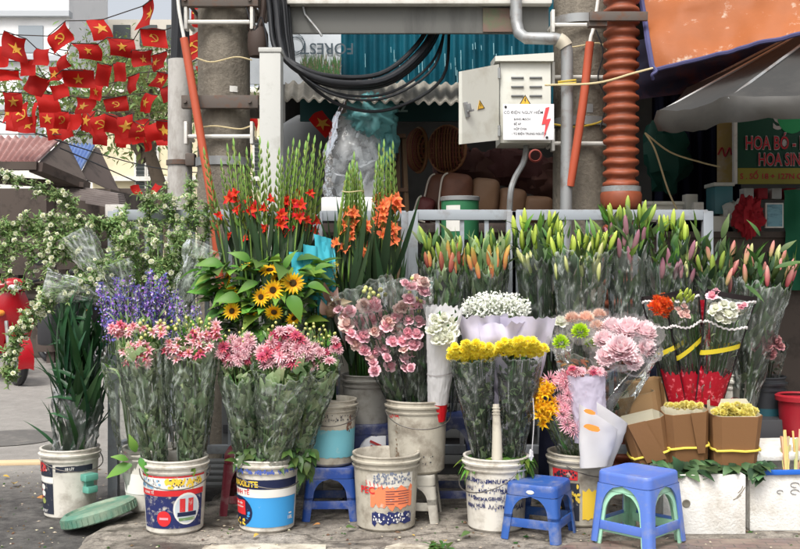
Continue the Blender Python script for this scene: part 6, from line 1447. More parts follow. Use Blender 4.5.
s.stems(18, SSTEM, .95); s.leaves(40, [LGREY, LG], .3, 1.0, .07, .014, .6); statice(s, 188, 316, 14, 22, 11, 70, .5); statice(s, 172, 312, 7, 6, 10, 80, .1); s.wrap(.05, .82, FILMC, .12, .05, .04, seed=2.5)

# ---- sunflowers
s = Bunch('sunflower_bunch', 'leafy sunflower bunch in clear plastic behind the dahlias', 'flower bunch', P(272, 470, 4.98), P(264, 276, 4.92), .07, .285, .62, None, 1.1)
s.stems(14, t1=.95, rad=.006); s.leaves(270, [LG, LBR, LBR, LBR, LG], .72, 1.08, .12, .075, .25, bend=.5, rad=(.3, 1.0), front=.15, seg=5); s.leaves(90, [LD, LG], .2, .7, .12, .07, .3, rad=(.2, .8))
for (px, py, rp, dx, dy, dz) in ((293, 283, 11, .1, -.95, .1), (273, 290, 10.5, -.1, -.95, .1), (261, 297, 9, -.3, -.9, .1), (270, 270, 11, .0, -.45, .9), (278, 279, 8, .3, -.7, .6), (246, 267, 8, -.3, -.4, .8), (228, 278, 8, -.8, -.5, .2), (232, 292, 8, -.5, -.7, -.3), (274, 312, 9, .0, -.8, -.5), (294, 318, 9, .5, -.7, -.5), (232, 311, 9, -.2, -.9, .1), (251, 313, 7, -.2, -.8, -.4)):
    Y = 4.86 - .62 * .2 - .03 + (.05 if rp < 9 else 0); f = inst('flower', R.choice(SUNM), s.T, P(px, py, Y), (dx, dy, dz), rp * 1.1 * Y / F)
    c = bpy.data.objects.new('centre', SUNC[0]); COL.objects.link(c); c.parent = f
s.wrap(.06, .93, FILMC, .08, .02, .05, seed=4.4)
for (px, py, dx, dz, l, w_) in ((240, 300, -.6, .2, .14, .085), (290, 296, .35, -.55, .16, .10), (308, 285, .9, -.05, .13, .075), (222, 265, -.9, .3, .15, .07), (258, 283, -.7, -.1, .13, .06), (315, 270, .8, .5, .12, .06), (250, 262, -.5, .5, .13, .06), (285, 268, .3, .8, .12, .06)):
    mb = MB(); mb.leaf(P(px, py, 4.70), V((dx, -.35, dz)), V((0, -.7, .7)), l * .85, w_ * .8, .5, .35, seg=8, twist=.5); mb.build('broad_leaf', LBR, s.T, sharp=0)
# ---- turquoise wrapping paper, goldenrod, dried leaves
T = thing('wrapping_paper', 'bright turquoise wrapping paper standing behind the sunflowers', 'paper', P(318, 340, 5.08))
TQ = mat('turquoise_paper', hx(72, 184, 202), rough=.45, var=.04, trans=.2)
for (x0, y0, x1, y1, Y, sd) in ((314, 236, 331, 318, 4.93, 1), (289, 250, 306, 290, 4.86, 2), (303, 246, 318, 300, 4.88, 3), (322, 244, 335, 312, 4.95, 4)):
    mb = MB(); mb.grid(cloth_quad(P(x0, y0 - (2 if sd != 2 else -2), Y), P(x1, y0 + R.uniform(-3, 3), Y + .05), P(x1 + 2, y1, Y), P(x0 + 4, y1, Y), 8, 12, .025, 2, sd)); mb.build('sheet', TQ, T, sharp=0)
s = Bunch('goldenrod_bunch', 'small yellow goldenrod sprigs between the turquoise paper and the dried leaves', 'flower bunch', P(318, 400, 4.95), P(318, 275, 4.95), .04, .05, .7)
GR = petalmat('goldenrod', hx(190, 160, 30), hx(232, 206, 60), .1)
for (cx, cy, rx, ry, n) in ((335, 280, 3, 18, 90), (316, 305, 5, 34, 150), (309, 280, 4, 22, 60), (320, 268, 5, 8, 30)):
    mb = MB()
    for k in range(n):
        c = P(cx + R.gauss(0, rx * .5), cy + R.uniform(-ry, ry), 4.97 + R.uniform(-.04, .03)); d = V((R.uniform(-1, 1), R.uniform(-1, 0), R.uniform(-.2, 1))); mb.leaf(c, d, V((0, -.5, 1)), .014, .008, .2, .3, 0, 2)
    mb.build('sprig', GR, s.T, sharp=0)
s.stems(8, LG, 1.1)
s.leaves(14, LBR, .5, 1.1, .06, .02, .6)
T = thing('dried_leaf_bunch', 'bunch of curled brown dried leaves beside the lisianthus', 'dried leaves', P(332, 340, 4.85)); mb = MB(); DRY = leafmat('dry_leaf', hx(96, 76, 60), hx(138, 114, 94), .1)
for k in range(16): mb.leaf(P(330 + R.uniform(-3, 3), R.uniform(300, 318), 4.84 + R.uniform(-.04, .03)), V((R.uniform(-.5, .8), R.uniform(-.5, .1), R.uniform(-.1, 1))), V((R.uniform(-.5, .5), -1, .3)), R.uniform(.07, .12), R.uniform(.035, .055), R.uniform(-.6, .9), .6, seg=5)
mb.build('leaves', DRY, T, sharp=0); mb = MB()
for k in range(9): mb.tube([P(330 + R.uniform(-5, 5), 300, 4.87), P(330 + R.uniform(-5, 5), 345, 4.88), P(331 + R.uniform(-5, 5), 400, 4.9)], .005, 5)
mb.build('stalks', LD, T, sharp=0)

# ---- gladioli
GLR = petalmat('glad_red', hx(186, 12, 26), hx(222, 40, 40), .3); GLO = petalmat('glad_orange', hx(224, 90, 50), hx(246, 140, 96), .35); GLB = leafmat('glad_bud', hx(92, 124, 52), hx(158, 182, 96), .2)
FLR = variants('red_floret', [GLR], lambda mb, rr: (ring(mb, 3, .75, 1, .62, .5, .3, seg=4, rr=rr), ring(mb, 3, .9, .9, .5, .4, .3, off=1, seg=4, rr=rr)), 3); FLO = variants('orange_floret', [GLO], lambda mb, rr: (ring(mb, 3, .75, 1, .62, .5, .3, seg=4, rr=rr), ring(mb, 3, .9, .9, .5, .4, .3, off=1, seg=4, rr=rr)), 3)
def spike(s, tip, low, flo, nfl, zone, colb, budlen=.055, fsc=.034, dens=17, spread=1.):
    "one gladiolus: stem with two ranks of sheathed buds, open florets low on the spike"
    mid = lerp(low, tip, .5) + V((R.uniform(-.01, .01), 0, 0)); path = smooth_path([low, mid, tip], 6); mb = MB(); mb.tube(path, [lerp(.006, .002, i / 12) for i in range(13)], 5)
    d0 = (tip - low).normalized(); side = d0.cross(V((0, -1, 0))).normalized(); ph = R.uniform(-.8, .8); side = side * math.cos(ph) + V((0, -1, 0)) * math.sin(ph)
    for j in range(dens):
        q = .42 + .58 * j / dens; sg = 1 if j % 2 else -1; k = (1.25 - .75 * (q - .42) / .58)
        p = lerp(low, tip, q); mb.leaf(p, d0 + side * sg * .34 * k * spread + V((0, -.08, 0)), side * sg + V((0, -.6, 0)), budlen * 1.08 * k, .023 * k, .0, .8, 0, 4, .9)
    mb.leaf(tip, d0, V((0, -1, 0)), .05, .012, .05, .5)
    for j in range(3): mb.leaf(lerp(low, tip, R.uniform(0, .2)), d0 + V((R.uniform(-.2, .2), R.uniform(-.1, .1), 0)), V((R.uniform(-.5, .5), -1, 0)), R.uniform(.22, .34), .024, R.uniform(-.1, .15), .3, 1, 5, .9)
    o = mb.build('flower_spike', [GLB, LD], s.T, sharp=0)
    for k in range(nfl):
        q = R.uniform(*zone); p = lerp(low, tip, q); sg = R.choice([-1, 1]); inst('floret', R.choice(flo), o, p + side * sg * .012 + V((0, -.012, 0)), side * sg * .7 + V((0, -.8, .35)), fsc * R.uniform(.8, 1.35))
rr = random.Random(8)
s = Bunch('gladiolus_bunch', 'tall red gladioli with green bud spikes behind the sunflowers', 'flower bunch', P(268, 430, 5.12), P(268, 250, 5.10), .06, .24, .5, 'gladiolus bunches', 1.)
for (tx, ty, nf) in ((205, 152, 1), (228, 150, 2), (234, 147, 2), (240, 162, 2), (247, 155, 2), (252, 160, 1), (260, 142, 2), (268, 150, 2), (282, 165, 3), (288, 152, 3), (293, 148, 3), (299, 145, 2), (305, 148, 3), (308, 140, 2), (314, 142, 2), (320, 148, 2), (325, 150, 2), (296, 158, 2), (279, 155, 2), (244, 170, 2), (222, 165, 1), (313, 160, 2)):
    lx = lerp(268, tx, .62); Y = 5.08 + rr.uniform(-.07, .07); spike(s, P(tx, ty + rr.uniform(-2, 4), Y), P(lx, 285, Y), FLR, nf, (.38, .66), GLR)
s.leaves(46, LD, .55, .95, .36, .030, .93, rad=(.1, .9), bend=.06, seg=6, name='sword_leaves', pw=.7); s.stems(20, LG, 1., .006)
s = Bunch('gladiolus_bunch', 'green tied gladiolus bunch with orange florets showing low down', 'flower bunch', P(362, 430, 5.1), P(352, 250, 5.06), .05, .10, .6, 'gladiolus bunches')
for (tx, ty, nf) in ((352, 168, 2), (354, 160, 2), (349, 172, 1), (357, 170, 2), (346, 180, 1), (361, 180, 1), (355, 176, 2)):
    spike(s, P(tx, ty, 5.04 + rr.uniform(-.04, .04)), P(lerp(355, tx, 2.2), 282, 5.02), FLO, nf + 1, (.25, .62), GLO, dens=20, spread=.6)
s.leaves(46, LD, .35, .85, .40, .034, .95, rad=(.1, 1.2), bend=.05, seg=6, name='sword_leaves', pw=.7); s.stems(14, LG, 1., .006)
mb = MB(); c_ = P(353, 192, 5.03); mb.tube([c_ + V((.055 * math.cos(i * .4), .05 * math.sin(i * .4), .004 * math.sin(i))) for i in range(17)], .0025, 5); mb.build('string', ROPE, s.T)
s = Bunch('gladiolus_bunch', 'orange gladioli in full bloom at the right of the tied bunch', 'flower bunch', P(376, 430, 5.12), P(384, 250, 5.1), .05, .10, .6, 'gladiolus bunches')
for (tx, ty, nf) in ((384, 148, 4), (379, 152, 4), (390, 156, 5), (393, 150, 4), (381, 165, 5), (387, 160, 5), (376, 170, 3)):
    spike(s, P(tx, ty, 5.08 + rr.uniform(-.05, .05)), P(lerp(382, tx, 1.2), 282, 5.08), FLO, nf, (.32, .66), GLO, fsc=.036)
s.leaves(44, LD, .35, .85, .40, .034, .95, rad=(.1, 1.1), bend=.05, seg=6, name='sword_leaves', pw=.7); s.stems(14, LG, 1., .006)

# ---- pink lisianthus in the rusty bucket
def lisi(base, top, r1, label, spots, pale, seed, buds):
    s = Bunch('lisianthus_bunch', label, 'flower bunch', base, top, .05, r1, .6, 'pink lisianthus bunches', 1.0)
    s.stems(30, LD, .95, .003); s.leaves(150, [LD, LG, LD], .1, .85, .085, .024, .7, rad=(.1, .85), bend=.25, clip=.97); s.at_px(LIS + LISW[:1], [(x, y, q * .9) for x, y, q in spots] + [(x + R.uniform(-9, 9), y + R.uniform(-9, 9), q * .7) for x, y, q in spots[::2]], 'flower', dn=(0, -.8, .5)); s.at_px(LISW, pale, 'flower', dn=(0, -.8, .5)); s.at_px(B_RND, [(x, y, q * .55) for x, y, q in buds], 'bud', dn=(0, -.3, 1), jit=.6)
    s.wrap(.12, 1.16, FILMC, .06, .0, .03, seed=seed, grow=1.05, pleat=4); return s
lisi(P(412, 425, 4.82), P(368, 305, 4.78), .135, 'pink lisianthus bunch leaning left in the rusty white bucket', [(374, 304, 9), (350, 313, 9), (346, 326, 9), (361, 322, 8), (352, 338, 8), (372, 320, 8), (382, 316, 8), (378, 334, 8), (362, 337, 9), (392, 342, 7), (384, 350, 7.5), (390, 366, 7.5), (374, 352, 7), (371, 359, 7), (375, 371, 7), (364, 350, 7), (357, 345, 7), (386, 327, 8), (345, 318, 7), (388, 322, 8), (369, 330, 7)], [(363, 306, 7.5), (374, 331, 6), (381, 343, 6)], 3.3, ell(9, 372, 295, 14, 6, 9, 12))
lisi(P(420, 425, 4.80), P(408, 300, 4.76), .118, 'pink lisianthus bunch standing upright beside the white rose bouquet', [(412, 287, 7), (409, 300, 8), (424, 292, 7), (402, 318, 9), (410, 316, 9), (398, 328, 9), (408, 333, 9), (418, 322, 8), (402, 342, 8), (414, 346, 8), (405, 359, 7), (417, 345, 7), (411, 354, 7), (403, 308, 8), (396, 318, 7), (416, 335, 8), (420, 305, 7), (406, 368, 6)], [(423, 283, 7), (416, 280, 6), (398, 310, 6)], 8.3, ell(10, 415, 300, 8, 26, 8, 12))
# ---- white rose bouquet in white paper
PAPER = mat('white_paper', hx(222, 221, 222), rough=.6, var=0, trans=.3); LILP = mat('lilac_paper', hx(206, 200, 218), rough=.55, var=0, trans=.3)
s = Bunch('white_rose_bouquet', 'white rose bouquet in a white paper cone with a red foot beside the lisianthus', 'bouquet', P(437, 418, 4.76), P(443, 322, 4.66), .042, .078, .8)
s.wrap(.16, 1.14, PAPER, .07, .26, .04, seed=2, name='paper_cone', pleat=3); s.at_px(WRO, ell(22, 442, 330, 13, 14, 5.5, 7.5), 'rose', dn=(0, -.75, .6), Y=4.605)
s.wrap(-.02, .20, mat('red_foil', hx(196, 26, 36), rough=.35, var=0), .05, 0, .03, seed=5, name='red_foot', grow=.95); s.band(.48, .012, mat('grey_thread', hx(160, 156, 156), rough=.6, var=0), 'thread', 1.04, tiltv=.02); s.stems(10)
mb = MB(); mb.grid(cloth_quad(P(422, 304, 4.72), P(452, 309, 4.73), P(462, 335, 4.70), P(430, 332, 4.72), 8, 6, .02, 3, 2)); mb.build('back_paper', PAPER, s.T, sharp=0); s.leaves(8, LG, .95, 1.1, .03, .015, .6)
# ---- yellow chrysanthemums in the navy print bucket
def ymum(base, top, r1, label, cx, cy, rx, ry, seed):
    s = Bunch('chrysanthemum_bunch', label, 'flower bunch', base, top, .03, r1, .75, 'yellow chrysanthemum bunches', .95)
    s.stems(30, LD, .95, .003); s.leaves(300, [LD, LD, LG, LGREY], .03, .93, .06, .036, .4, rad=(.35, .96), bend=.4, clip=.97)
    for (px, py, rp) in ell(56, cx, cy, rx, ry, 4.3, 5.6):
        inst('flower', R.choice(YPOM), s.T, P(px, py + ((px - cx) / rx) ** 2 * 2, 4.62 - .06 * math.sqrt(max(0, 1 - ((px - cx) / rx) ** 2)) + (cy - py) * -.006 + R.uniform(-.01, .01)), (R.uniform(-.3, .3), -.7, .7), rp * .0046)
    s.wrap(.02, .97, FILMD, .07, .03, .02, seed=seed, grow=1.05, pleat=5); s.leaves(110, [LG, LBR, LG], .12, .19, .07, .03, .1, name='foot_leaves', rad=(.5, 1.35), bend=.9); return s
ymum(P(485, 480, 4.64), P(472, 352, 4.62), .102, 'yellow chrysanthemum bunch in a dark clear sleeve, left of the pair', 472, 352, 24, 10, 1.1)
ymum(P(512, 480, 4.62), P(520, 350, 4.62), .106, 'yellow chrysanthemum bunch in a dark clear sleeve, right of the pair', 520, 348, 26, 9, 6.1)
# carton tube standing between them
T = thing('paper_tube', 'upright grimy paper tube between the two yellow chrysanthemum bunches', 'tube', P(497, 470, 4.56)); mb = MB(); mb.tube([P(497, 470, 4.52), P(497, 436, 4.54), P(496, 404, 4.56)], [.026, .022, .015], 14); mb.build('tube', BD, T)
mb = MB()
for y in (408, 411, 414, 458, 463): q = (y - 404) / 66; mb.lathe([(.015 + .011 * q, -.003), (.019 + .011 * q, 0), (.015 + .011 * q, .003)], 16, P(lerp(496, 497, q), y, lerp(4.56, 4.525, q)))
mb.build('ring', BD, T)
mb = MB(); lump(mb, P(531, 455, 4.52), .010, .009, .022, .5, 3, fr=3); mb.tube(smooth_path([P(533, 398, 4.53), P(534, 420, 4.52), P(532, 450, 4.52)]), .002, 5); tag(mb.build('white_tie', PAPER), 'white string with a knotted paper end hanging right of the yellow bunches', 'string')
# ---- baby's breath in lilac paper
s = Bunch('gypsophila_bouquet', 'white gypsophila in pale lilac paper behind the yellow chrysanthemums', 'bouquet', P(505, 440, 4.84), P(503, 318, 4.80), .07, .225, .5)
GY = petalmat('gyp_floret', hx(214, 220, 196), hx(240, 240, 236), .2, .08); mb = MB()
for k in range(1700):
    a = R.uniform(0, 2 * PI); q = math.sqrt(R.random()); px = 496 + 35 * q * math.cos(a); py = 306 + 13 * q * math.sin(a) + R.uniform(-3, 6); Y = 4.77 + R.uniform(-.07, .06); c = P(px, py, Y); z = R.uniform(.004, .0075)
    d = V((R.uniform(-1, 1), R.uniform(-1, .2), R.uniform(-.1, 1))).normalized(); x = d.orthogonal().normalized(); y = d.cross(x)
    mb.add([c + d * z * .5] + [c + (x * math.cos(i * PI / 2.5) + y * math.sin(i * PI / 2.5)) * z + d * R.uniform(-.2, .5) * z for i in range(5)], [(0, 1 + i, 1 + (i + 1) % 5) for i in range(5)], 0, [0] + [1] * 5)
o = mb.build('blossoms', GY, s.T, sharp=0); o['kind'] = 'stuff'
mb = MB()
for k in range(120): c = P(496 + R.uniform(-34, 34), 304 + R.uniform(-10, 12), 4.77 + R.uniform(-.06, .06)); mb.tube([P(500 + R.uniform(-12, 12), 345, 4.8), lerp(P(500, 330, 4.8), c, .7), c], .0012, 3)
mb.build('stems', SSTEM, s.T, sharp=0)
for (x0, y0, x1, y1, bx0, bx1, by, Y, sd) in ((458, 317, 508, 314, 476, 510, 405, 4.70, 1), (500, 316, 556, 318, 505, 535, 405, 4.68, 3), (478, 324, 530, 322, 490, 525, 400, 4.66, 6)):
    rows = cloth_quad(P(x0, y0, Y), P(x1, y1, Y), P(bx1, by, Y + .05), P(bx0, by, Y + .05), 18, 14, .045, 2.5, sd)
    rows = [[p + V((0, -.04 * math.sin(PI * i / 18), .022 * fb(i * .5, sd) if j == 0 else 0)) for i, p in enumerate(r)] for j, r in enumerate(rows)]
    mb = MB(); mb.grid(rows); mb.build('paper', LILP, s.T, sharp=0)
s.wrap(.1, .8, LILP, .05, .0, .02, seed=3, name='back_paper', grow=.8)
# ---- yellow and pink mixed bouquet in the grimy bucket
s = Bunch('mixed_bouquet', 'small mixed bouquet of yellow lilies and pink sprays in the grimy label bucket', 'bouquet', P(588, 490, 4.70), P(562, 392, 4.66), .05, .135, .6)
YLI = variants('yellow_lily', [petalmat('yellow_lily_petal', hx(226, 160, 10), hx(248, 206, 40)), YC], f_lily6, 3); FUZ = variants('pink_spray', [petalmat('pink_spray_petal', hx(236, 160, 180), hx(250, 222, 226))], lambda mb, rr: f_pom(mb, rr, 60, .9, .12, -.5), 3)
s.at_px(YLI, ell(22, 545, 402, 11, 23, 5.5, 8), 'yellow_flower', dn=(0, -.8, .4), jit=.7); s.at_px(FUZ, ell(20, 573, 408, 16, 22, 6, 9) + ell(6, 562, 382, 14, 7, 7, 9), 'pink_flower', dn=(0, -.8, .5)); s.stems(40, STEM, .8, .0028, .9); s.leaves(26, LG, .2, .7, .06, .012, .8); s.wrap(.25, .8, FILMC, .08, .0, .05, seed=6)
# ---- paper wrapped flowers with orange print
for (c4, lab, pr) in ((((579, 404), (618, 430), (607, 466), (580, 468)), 'white paper wrapped bunch with an orange print lying over the grimy bucket', ((594, 425, 11, 3.5), (597, 447, 0, 0))), (((586, 396), (628, 424), (612, 466), (596, 470)), 'second white paper wrap tucked behind the orange printed one', ())):
    Y = 4.55 if pr else 4.62; T = thing('paper_wrap', lab, 'paper wrap', P(*c4[3], Y), 'white paper wraps')
    a_, b_, c_, d_ = [P(x, y, Y) for x, y in c4]; rows = []
    for k in range(13):
        v = k / 12; row = []
        for i in range(24):
            an = 2 * PI * i / 24; m_ = (lerp(a_, d_, v) + lerp(b_, c_, v)) / 2; h_ = (lerp(b_, c_, v) - lerp(a_, d_, v)) / 2; dd = V((0, -h_.length * .55, h_.length * .05)); row.append(m_ + (h_ * math.cos(an) + dd * math.sin(an)) * (1 + .12 * fb(math.cos(an) * 2, math.sin(an) * 2, v * 3 + Y)))
        rows.append(row)
    mb = MB(); mb.grid(rows, closed=True); mb.build('paper', PAPER, T, sharp=0)
    if pr:
        for (px, py, rx, ry, nm) in ((592, 428, 9, 3.2, 'print'), (590, 412, 6, 2.4, 'print')):
            mb = MB(); cc_ = P(px, py, Y - .10); mb.add([cc_ + V((rx * .0045 * math.cos(i * PI / 8) * R.uniform(.8, 1.1), -.0, ry * .0045 * math.sin(i * PI / 8) - .25 * rx * .0045 * math.cos(i * PI / 8))) for i in range(16)], [tuple(range(16))]); mb.build(nm, mat('orange_print%d' % py, hx(232, 140, 60), rough=.5, var=0), T)
s = Bunch('lilac_bouquet', 'lilac paper bouquet with a fringe of pink flowers above the orange printed wrap', 'bouquet', P(590, 430, 4.62), P(586, 374, 4.60), .075, .085, .6)
s.wrap(-.2, 1.0, LILP, .06, .0, .05, seed=9, name='paper', pleat=3); s.at_px(DAH, ell(10, 576, 371, 8, 3, 4, 5.5) + ell(9, 596, 372, 8, 3, 4, 5.5), 'flower', dn=(0, -.6, .8), Y=4.57)
# ---- netted lime and pink disbuds
NET = mat('foam_net', hx(226, 222, 224), rough=.7, var=0, trans=.4, alpha=.22)
s = Bunch('netted_mum_bouquet', 'big bouquet of netted lime and pink chrysanthemums in clear plastic', 'bouquet', P(592, 450, 4.86), P(606, 350, 4.74), .07, .25, .55)
def net(cx, cy, rp, Y, d):
    q = V(d).to_track_quat('Z', 'Y'); mb = MB(); rows = []
    for j in range(9):
        v = j / 8; r_ = rp * Y / F * (.35 + .78 * math.sin(v * 1.45)); rows.append([P(cx, cy, Y) + q @ V((r_ * math.cos(2 * PI * i / 28) * (1 + .05 * (i % 2) * v), r_ * math.sin(2 * PI * i / 28) * (1 + .05 * (i % 2) * v), rp * Y / F * (-.9 + 1.45 * v) + (.12 * rp * Y / F * (i % 2) if j == 8 else 0))) for i in range(28)])
    mb.grid(rows, closed=True); mb.build('foam_net', NET, s.T, sharp=0)
for (px, py, rp, ms, Y, d) in ((561, 343, 12, GPOM, 4.66, (-.2, -.6, .8)), (580, 332, 13, GPOM, 4.66, (0, -.6, .8)), (590, 344, 9, GPOM, 4.72, (.2, -.5, .8)), (620, 352, 22, PPOM, 4.60, (0, -.7, .7)), (604, 342, 15, PPOM, 4.66, (-.1, -.6, .8)), (628, 333, 20, PPOM, 4.68, (0, -.5, .9)), (643, 334, 17, PPOM, 4.66, (.3, -.5, .8)), (612, 330, 16, PPOM, 4.72, (0, -.4, 1)), (645, 349, 14, PPOM, 4.62, (.4, -.7, .5)), (606, 358, 14, PPOM, 4.61, (-.2, -.8, .5)), (632, 362, 14, PPOM, 4.60, (.2, -.8, .4)), (597, 328, 11, CRPOM, 4.74, (0, -.5, .9)), (572, 320, 11, CRPOM, 4.80, (0, -.5, .9)), (586, 320, 12, CRPOM, 4.80, (0, -.4, .9)), (560, 324, 10, WRO, 4.80, (0, -.5, .9)), (599, 316, 10, CRPOM, 4.84, (0, -.5, .9))):
    inst('flower', R.choice(ms), s.T, P(px, py, Y), d, rp * Y / F * .82); net(px, py + 2, rp * 1.0, Y, d)
mb = MB(); BRL = leafmat('bronze_leaf', hx(110, 64, 40), hx(150, 92, 66), .15)
for k in range(60): mb.leaf(P(R.choice([R.uniform(560, 600), R.uniform(600, 625)]), R.uniform(358, 374), 4.62 + R.uniform(0, .08)), V((R.uniform(-1, 1), -.5, R.uniform(-.8, .8))), V((0, -.7, .6)), R.uniform(.03, .05), R.uniform(.012, .02), .3, .2)
mb.build('bronze_leaves', BRL, s.T, sharp=0); s.leaves(30, LD, .3, .8, .06, .03, .4); s.wrap(.02, 1.06, FILM2, .06, .12, .05, seed=4)
mb = MB()
rows = [[P(658 + (590 - 658) * q + o_, 346 + (436 - 346) * q + 2 * math.sin(q * 9), 4.60 + .05 * q + dy) for o_, dy in ((-9, .02), (-3, -.015), (3, .0))] for q in [k / 14 for k in range(15)]]
mb.grid(rows); mb.build('wrap_edge', film('dark_film', tint=(.35, .36, .37), haze=.12, streak=.5, col=(.5, .5, .52)), s.T, sharp=0)

# ---- three red sheathed bouquets
REDF = mat('red_sheath', hx(150, 10, 32), rough=.35, var=0, stain=hx(232, 120, 130), sscale=38, samt=.6, slo=.55, shi=.62); YRIB = mat('yellow_ribbon', hx(196, 178, 44), rough=.4, var=0); LACE = mat('white_lace', hx(226, 222, 220), rough=.6, var=0); BTR = mat('black_trim', hx(34, 28, 30), rough=.4, var=0)
def redb(base, top, r0, r1, label, ms, spots, sc, lean_t, seed, extra=None):
    s = Bunch('sheathed_bouquet', label, 'bouquet', base, top, r0, r1, .45, 'bouquets in red printed sheaths', 1.1)
    s.stems(16, LG, .9, .003); s.leaves(40, [LG, LGREY], .45, .95, .05, .012, .7); s.at_px(ms, spots, 'flower', dn=(0, -.7, .7), Y=s.tp.y - .05)
    if extra: s.at_px(extra[0], extra[1], 'filler', dn=(0, -.6, .8), Y=s.tp.y - .06)
    s.wrap(.02, 1.1, FILMC, .04, .0, .01, seed=seed, pleat=2); s.wrap(-.02, .35, REDF, .03, .05, .06, seed=seed + 1, name='printed_sheath', grow=1.03, pleat=2); s.band(.56, .05, YRIB, 'ribbon', 1.05, tiltv=lean_t)
    mb = MB(); n = 40
    for tt, amp in ((1.07, .006), (.80, .008)):
        mb.tube([s.b + s.a * (s.L * (tt + amp * math.sin(i * 1.9) + .02 * math.sin(PI * i / n * 3))) + (s.e1 * math.cos(PI * i / n) + s.e2 * math.sin(PI * i / n) * s.flat) * s.r(tt) * 1.05 for i in range(n + 1)], .0048, 5)
    mb.build('lace_edge', LACE, s.T)
    mb = MB(); mb.grid([[s.b + s.a * (s.L * tt) + (s.e1 * math.cos(PI * i / n) + s.e2 * math.sin(PI * i / n) * s.flat) * s.r(tt) * 1.04 for i in range(n + 1)] for tt in (1.09, 1.115, 1.14)]); mb.build('black_trim', BTR, s.T)
    for sg in (-1, 1): mb = MB(); mb.tube([s.b + s.a * (s.L * t_) + s.e1 * (sg * s.r(t_) * 1.04) for t_ in [k / 8 * 1.12 for k in range(9)]], .0045, 5); mb.build('seam', BTR, s.T)
    return s
redb(P(680, 400, 4.82), P(664, 306, 4.80), .055, .092, 'orange flower bouquet in a red printed sheath, left of three', OPOM, ell(12, 661, 306, 10, 9, 5, 7), .02, .05, 1.3)
redb(P(697, 400, 4.80), P(683, 306, 4.76), .055, .076, 'green and white bouquet in a red printed sheath, middle of three', LISW, ell(5, 684, 312, 7, 7, 3.5, 5), .02, .09, 4.3, (B_LIME, ell(10, 683, 300, 10, 6, 8, 12)))
redb(P(709, 402, 4.76), P(729, 306, 4.70), .060, .108, 'cream white bouquet in a red printed sheath, right of three and largest', WRO, ell(22, 724, 313, 14, 9, 4.5, 6), .02, .07, 7.3, (LIS, [(712, 297, 6), (740, 308, 5), (744, 306, 4), (716, 292, 4)]))
mb = MB(); mb.grid(cloth_quad(P(700, 300, 4.78), P(708, 300, 4.76), P(712, 385, 4.80), P(699, 385, 4.82), 4, 10, .02, 2, 3)); tag(mb.build('red_foil_strip', REDF, sharp=0), 'strip of dark red foil between the middle and right sheathed bouquets', 'foil')

# ---- mauve roses
s = Bunch('mauve_rose_bouquet', 'small bunch of mauve roses in plastic at the right above the dark teal bucket', 'bouquet', P(764, 400, 5.2), P(768, 352, 5.10), .05, .09, .7)
s.at_px(MRO, [(768, 335, 6.5), (760, 342, 6.5), (775, 341, 6.5), (767, 346, 6.5), (761, 351, 6), (770, 354, 6.5), (779, 347, 5.5), (756, 347, 5.5)], 'rose', dn=(0, -.8, .4), Y=5.03); s.stems(10, LD); s.wrap(.1, 1.15, FILMC, .06, .1, .03, seed=1); s.leaves(14, LD, .4, .9, .05, .025, .4)

# ---- lilies
def lily(top, base, hw, label, buds, seed, wrapt=.90, front=.04, m=None, nl=95, lm=None, nb=18, zone=(.80, 1.06), blen=(.085, .12)):
    Y = top[2]; s = Bunch('lily_bunch', label, 'flower bunch', P(base[0], base[1], base[2]), P(*top), .045, hw * .93 * Y / F, .72, 'lily bunches by the railing', 1.0)
    s.stems(14, LD, .9, .005); s.leaves(nl, lm or [LLY, LD, LLY], .12, .92, .15, .036, .65, bend=.3, seg=5, rad=(.2, .95), clip=1.02); s.leaves(60, lm or [LLY, LG, LBR], .82, 1.03, .10, .024, .75, name='top_leaves', rad=(.2, 1), front=.1)
    tot = sum(wt for _, wt, _, _ in buds)
    for ms, wt, vlo, vhi in buds:
        k_ = max(1, round(nb * wt / tot))
        for k in range(k_):
            a = R.uniform(-1, 1); u = a * .95; v = R.uniform(-.4, 1.0) * math.sqrt(max(0, 1 - u * u)) if vhi > .95 else math.sqrt(max(0, 1 - u * u)) * R.uniform(.75, 1.02)
            t = R.uniform(vlo, vhi); p = s.pos(t, u, v)
            inst('bud', ms[0], s.T, p, s.a + s.e1 * u * .28 + s.e2 * R.uniform(-.1, .3) + V((R.uniform(-.22, .22), 0, 0)), (lambda z: (z * .82, z * .82, z))(R.uniform(*blen) * .95))
    s.wrap(.0, wrapt, m or FILMC, .07, front, .06, seed=seed, grow=1.06, pleat=5); return s
TALL = (.98, 1.08)
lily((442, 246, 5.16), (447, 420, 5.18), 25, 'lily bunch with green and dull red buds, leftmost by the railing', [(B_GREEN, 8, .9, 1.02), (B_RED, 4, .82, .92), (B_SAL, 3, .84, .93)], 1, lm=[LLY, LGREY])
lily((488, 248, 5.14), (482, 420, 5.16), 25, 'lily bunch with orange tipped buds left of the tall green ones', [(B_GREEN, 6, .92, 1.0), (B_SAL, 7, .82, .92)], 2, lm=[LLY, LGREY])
lily((538, 232, 5.12), (546, 420, 5.14), 27, 'lily bunch of pale green buds left behind the widest one', [(B_LIME, 12, .9, 1.03), (B_PALE, 4, .78, .88)], 3, nb=22)
lily((582, 240, 4.98), (577, 400, 5.0), 33, 'widest lily bunch, pale green buds rising from a clear cone in front', [(B_LIME, 14, .88, 1.04), (B_PALE, 6, .74, .88)], 4, wrapt=.93, front=.02, m=FILM, nb=26)
lily((626, 222, 5.12), (630, 420, 5.12), 26, 'lily bunch of purplish buds in front of the orange corrugated conduit', [(B_GREEN, 7, .96, 1.06), (B_PUR, 6, .78, .95)], 5, m=FILM)
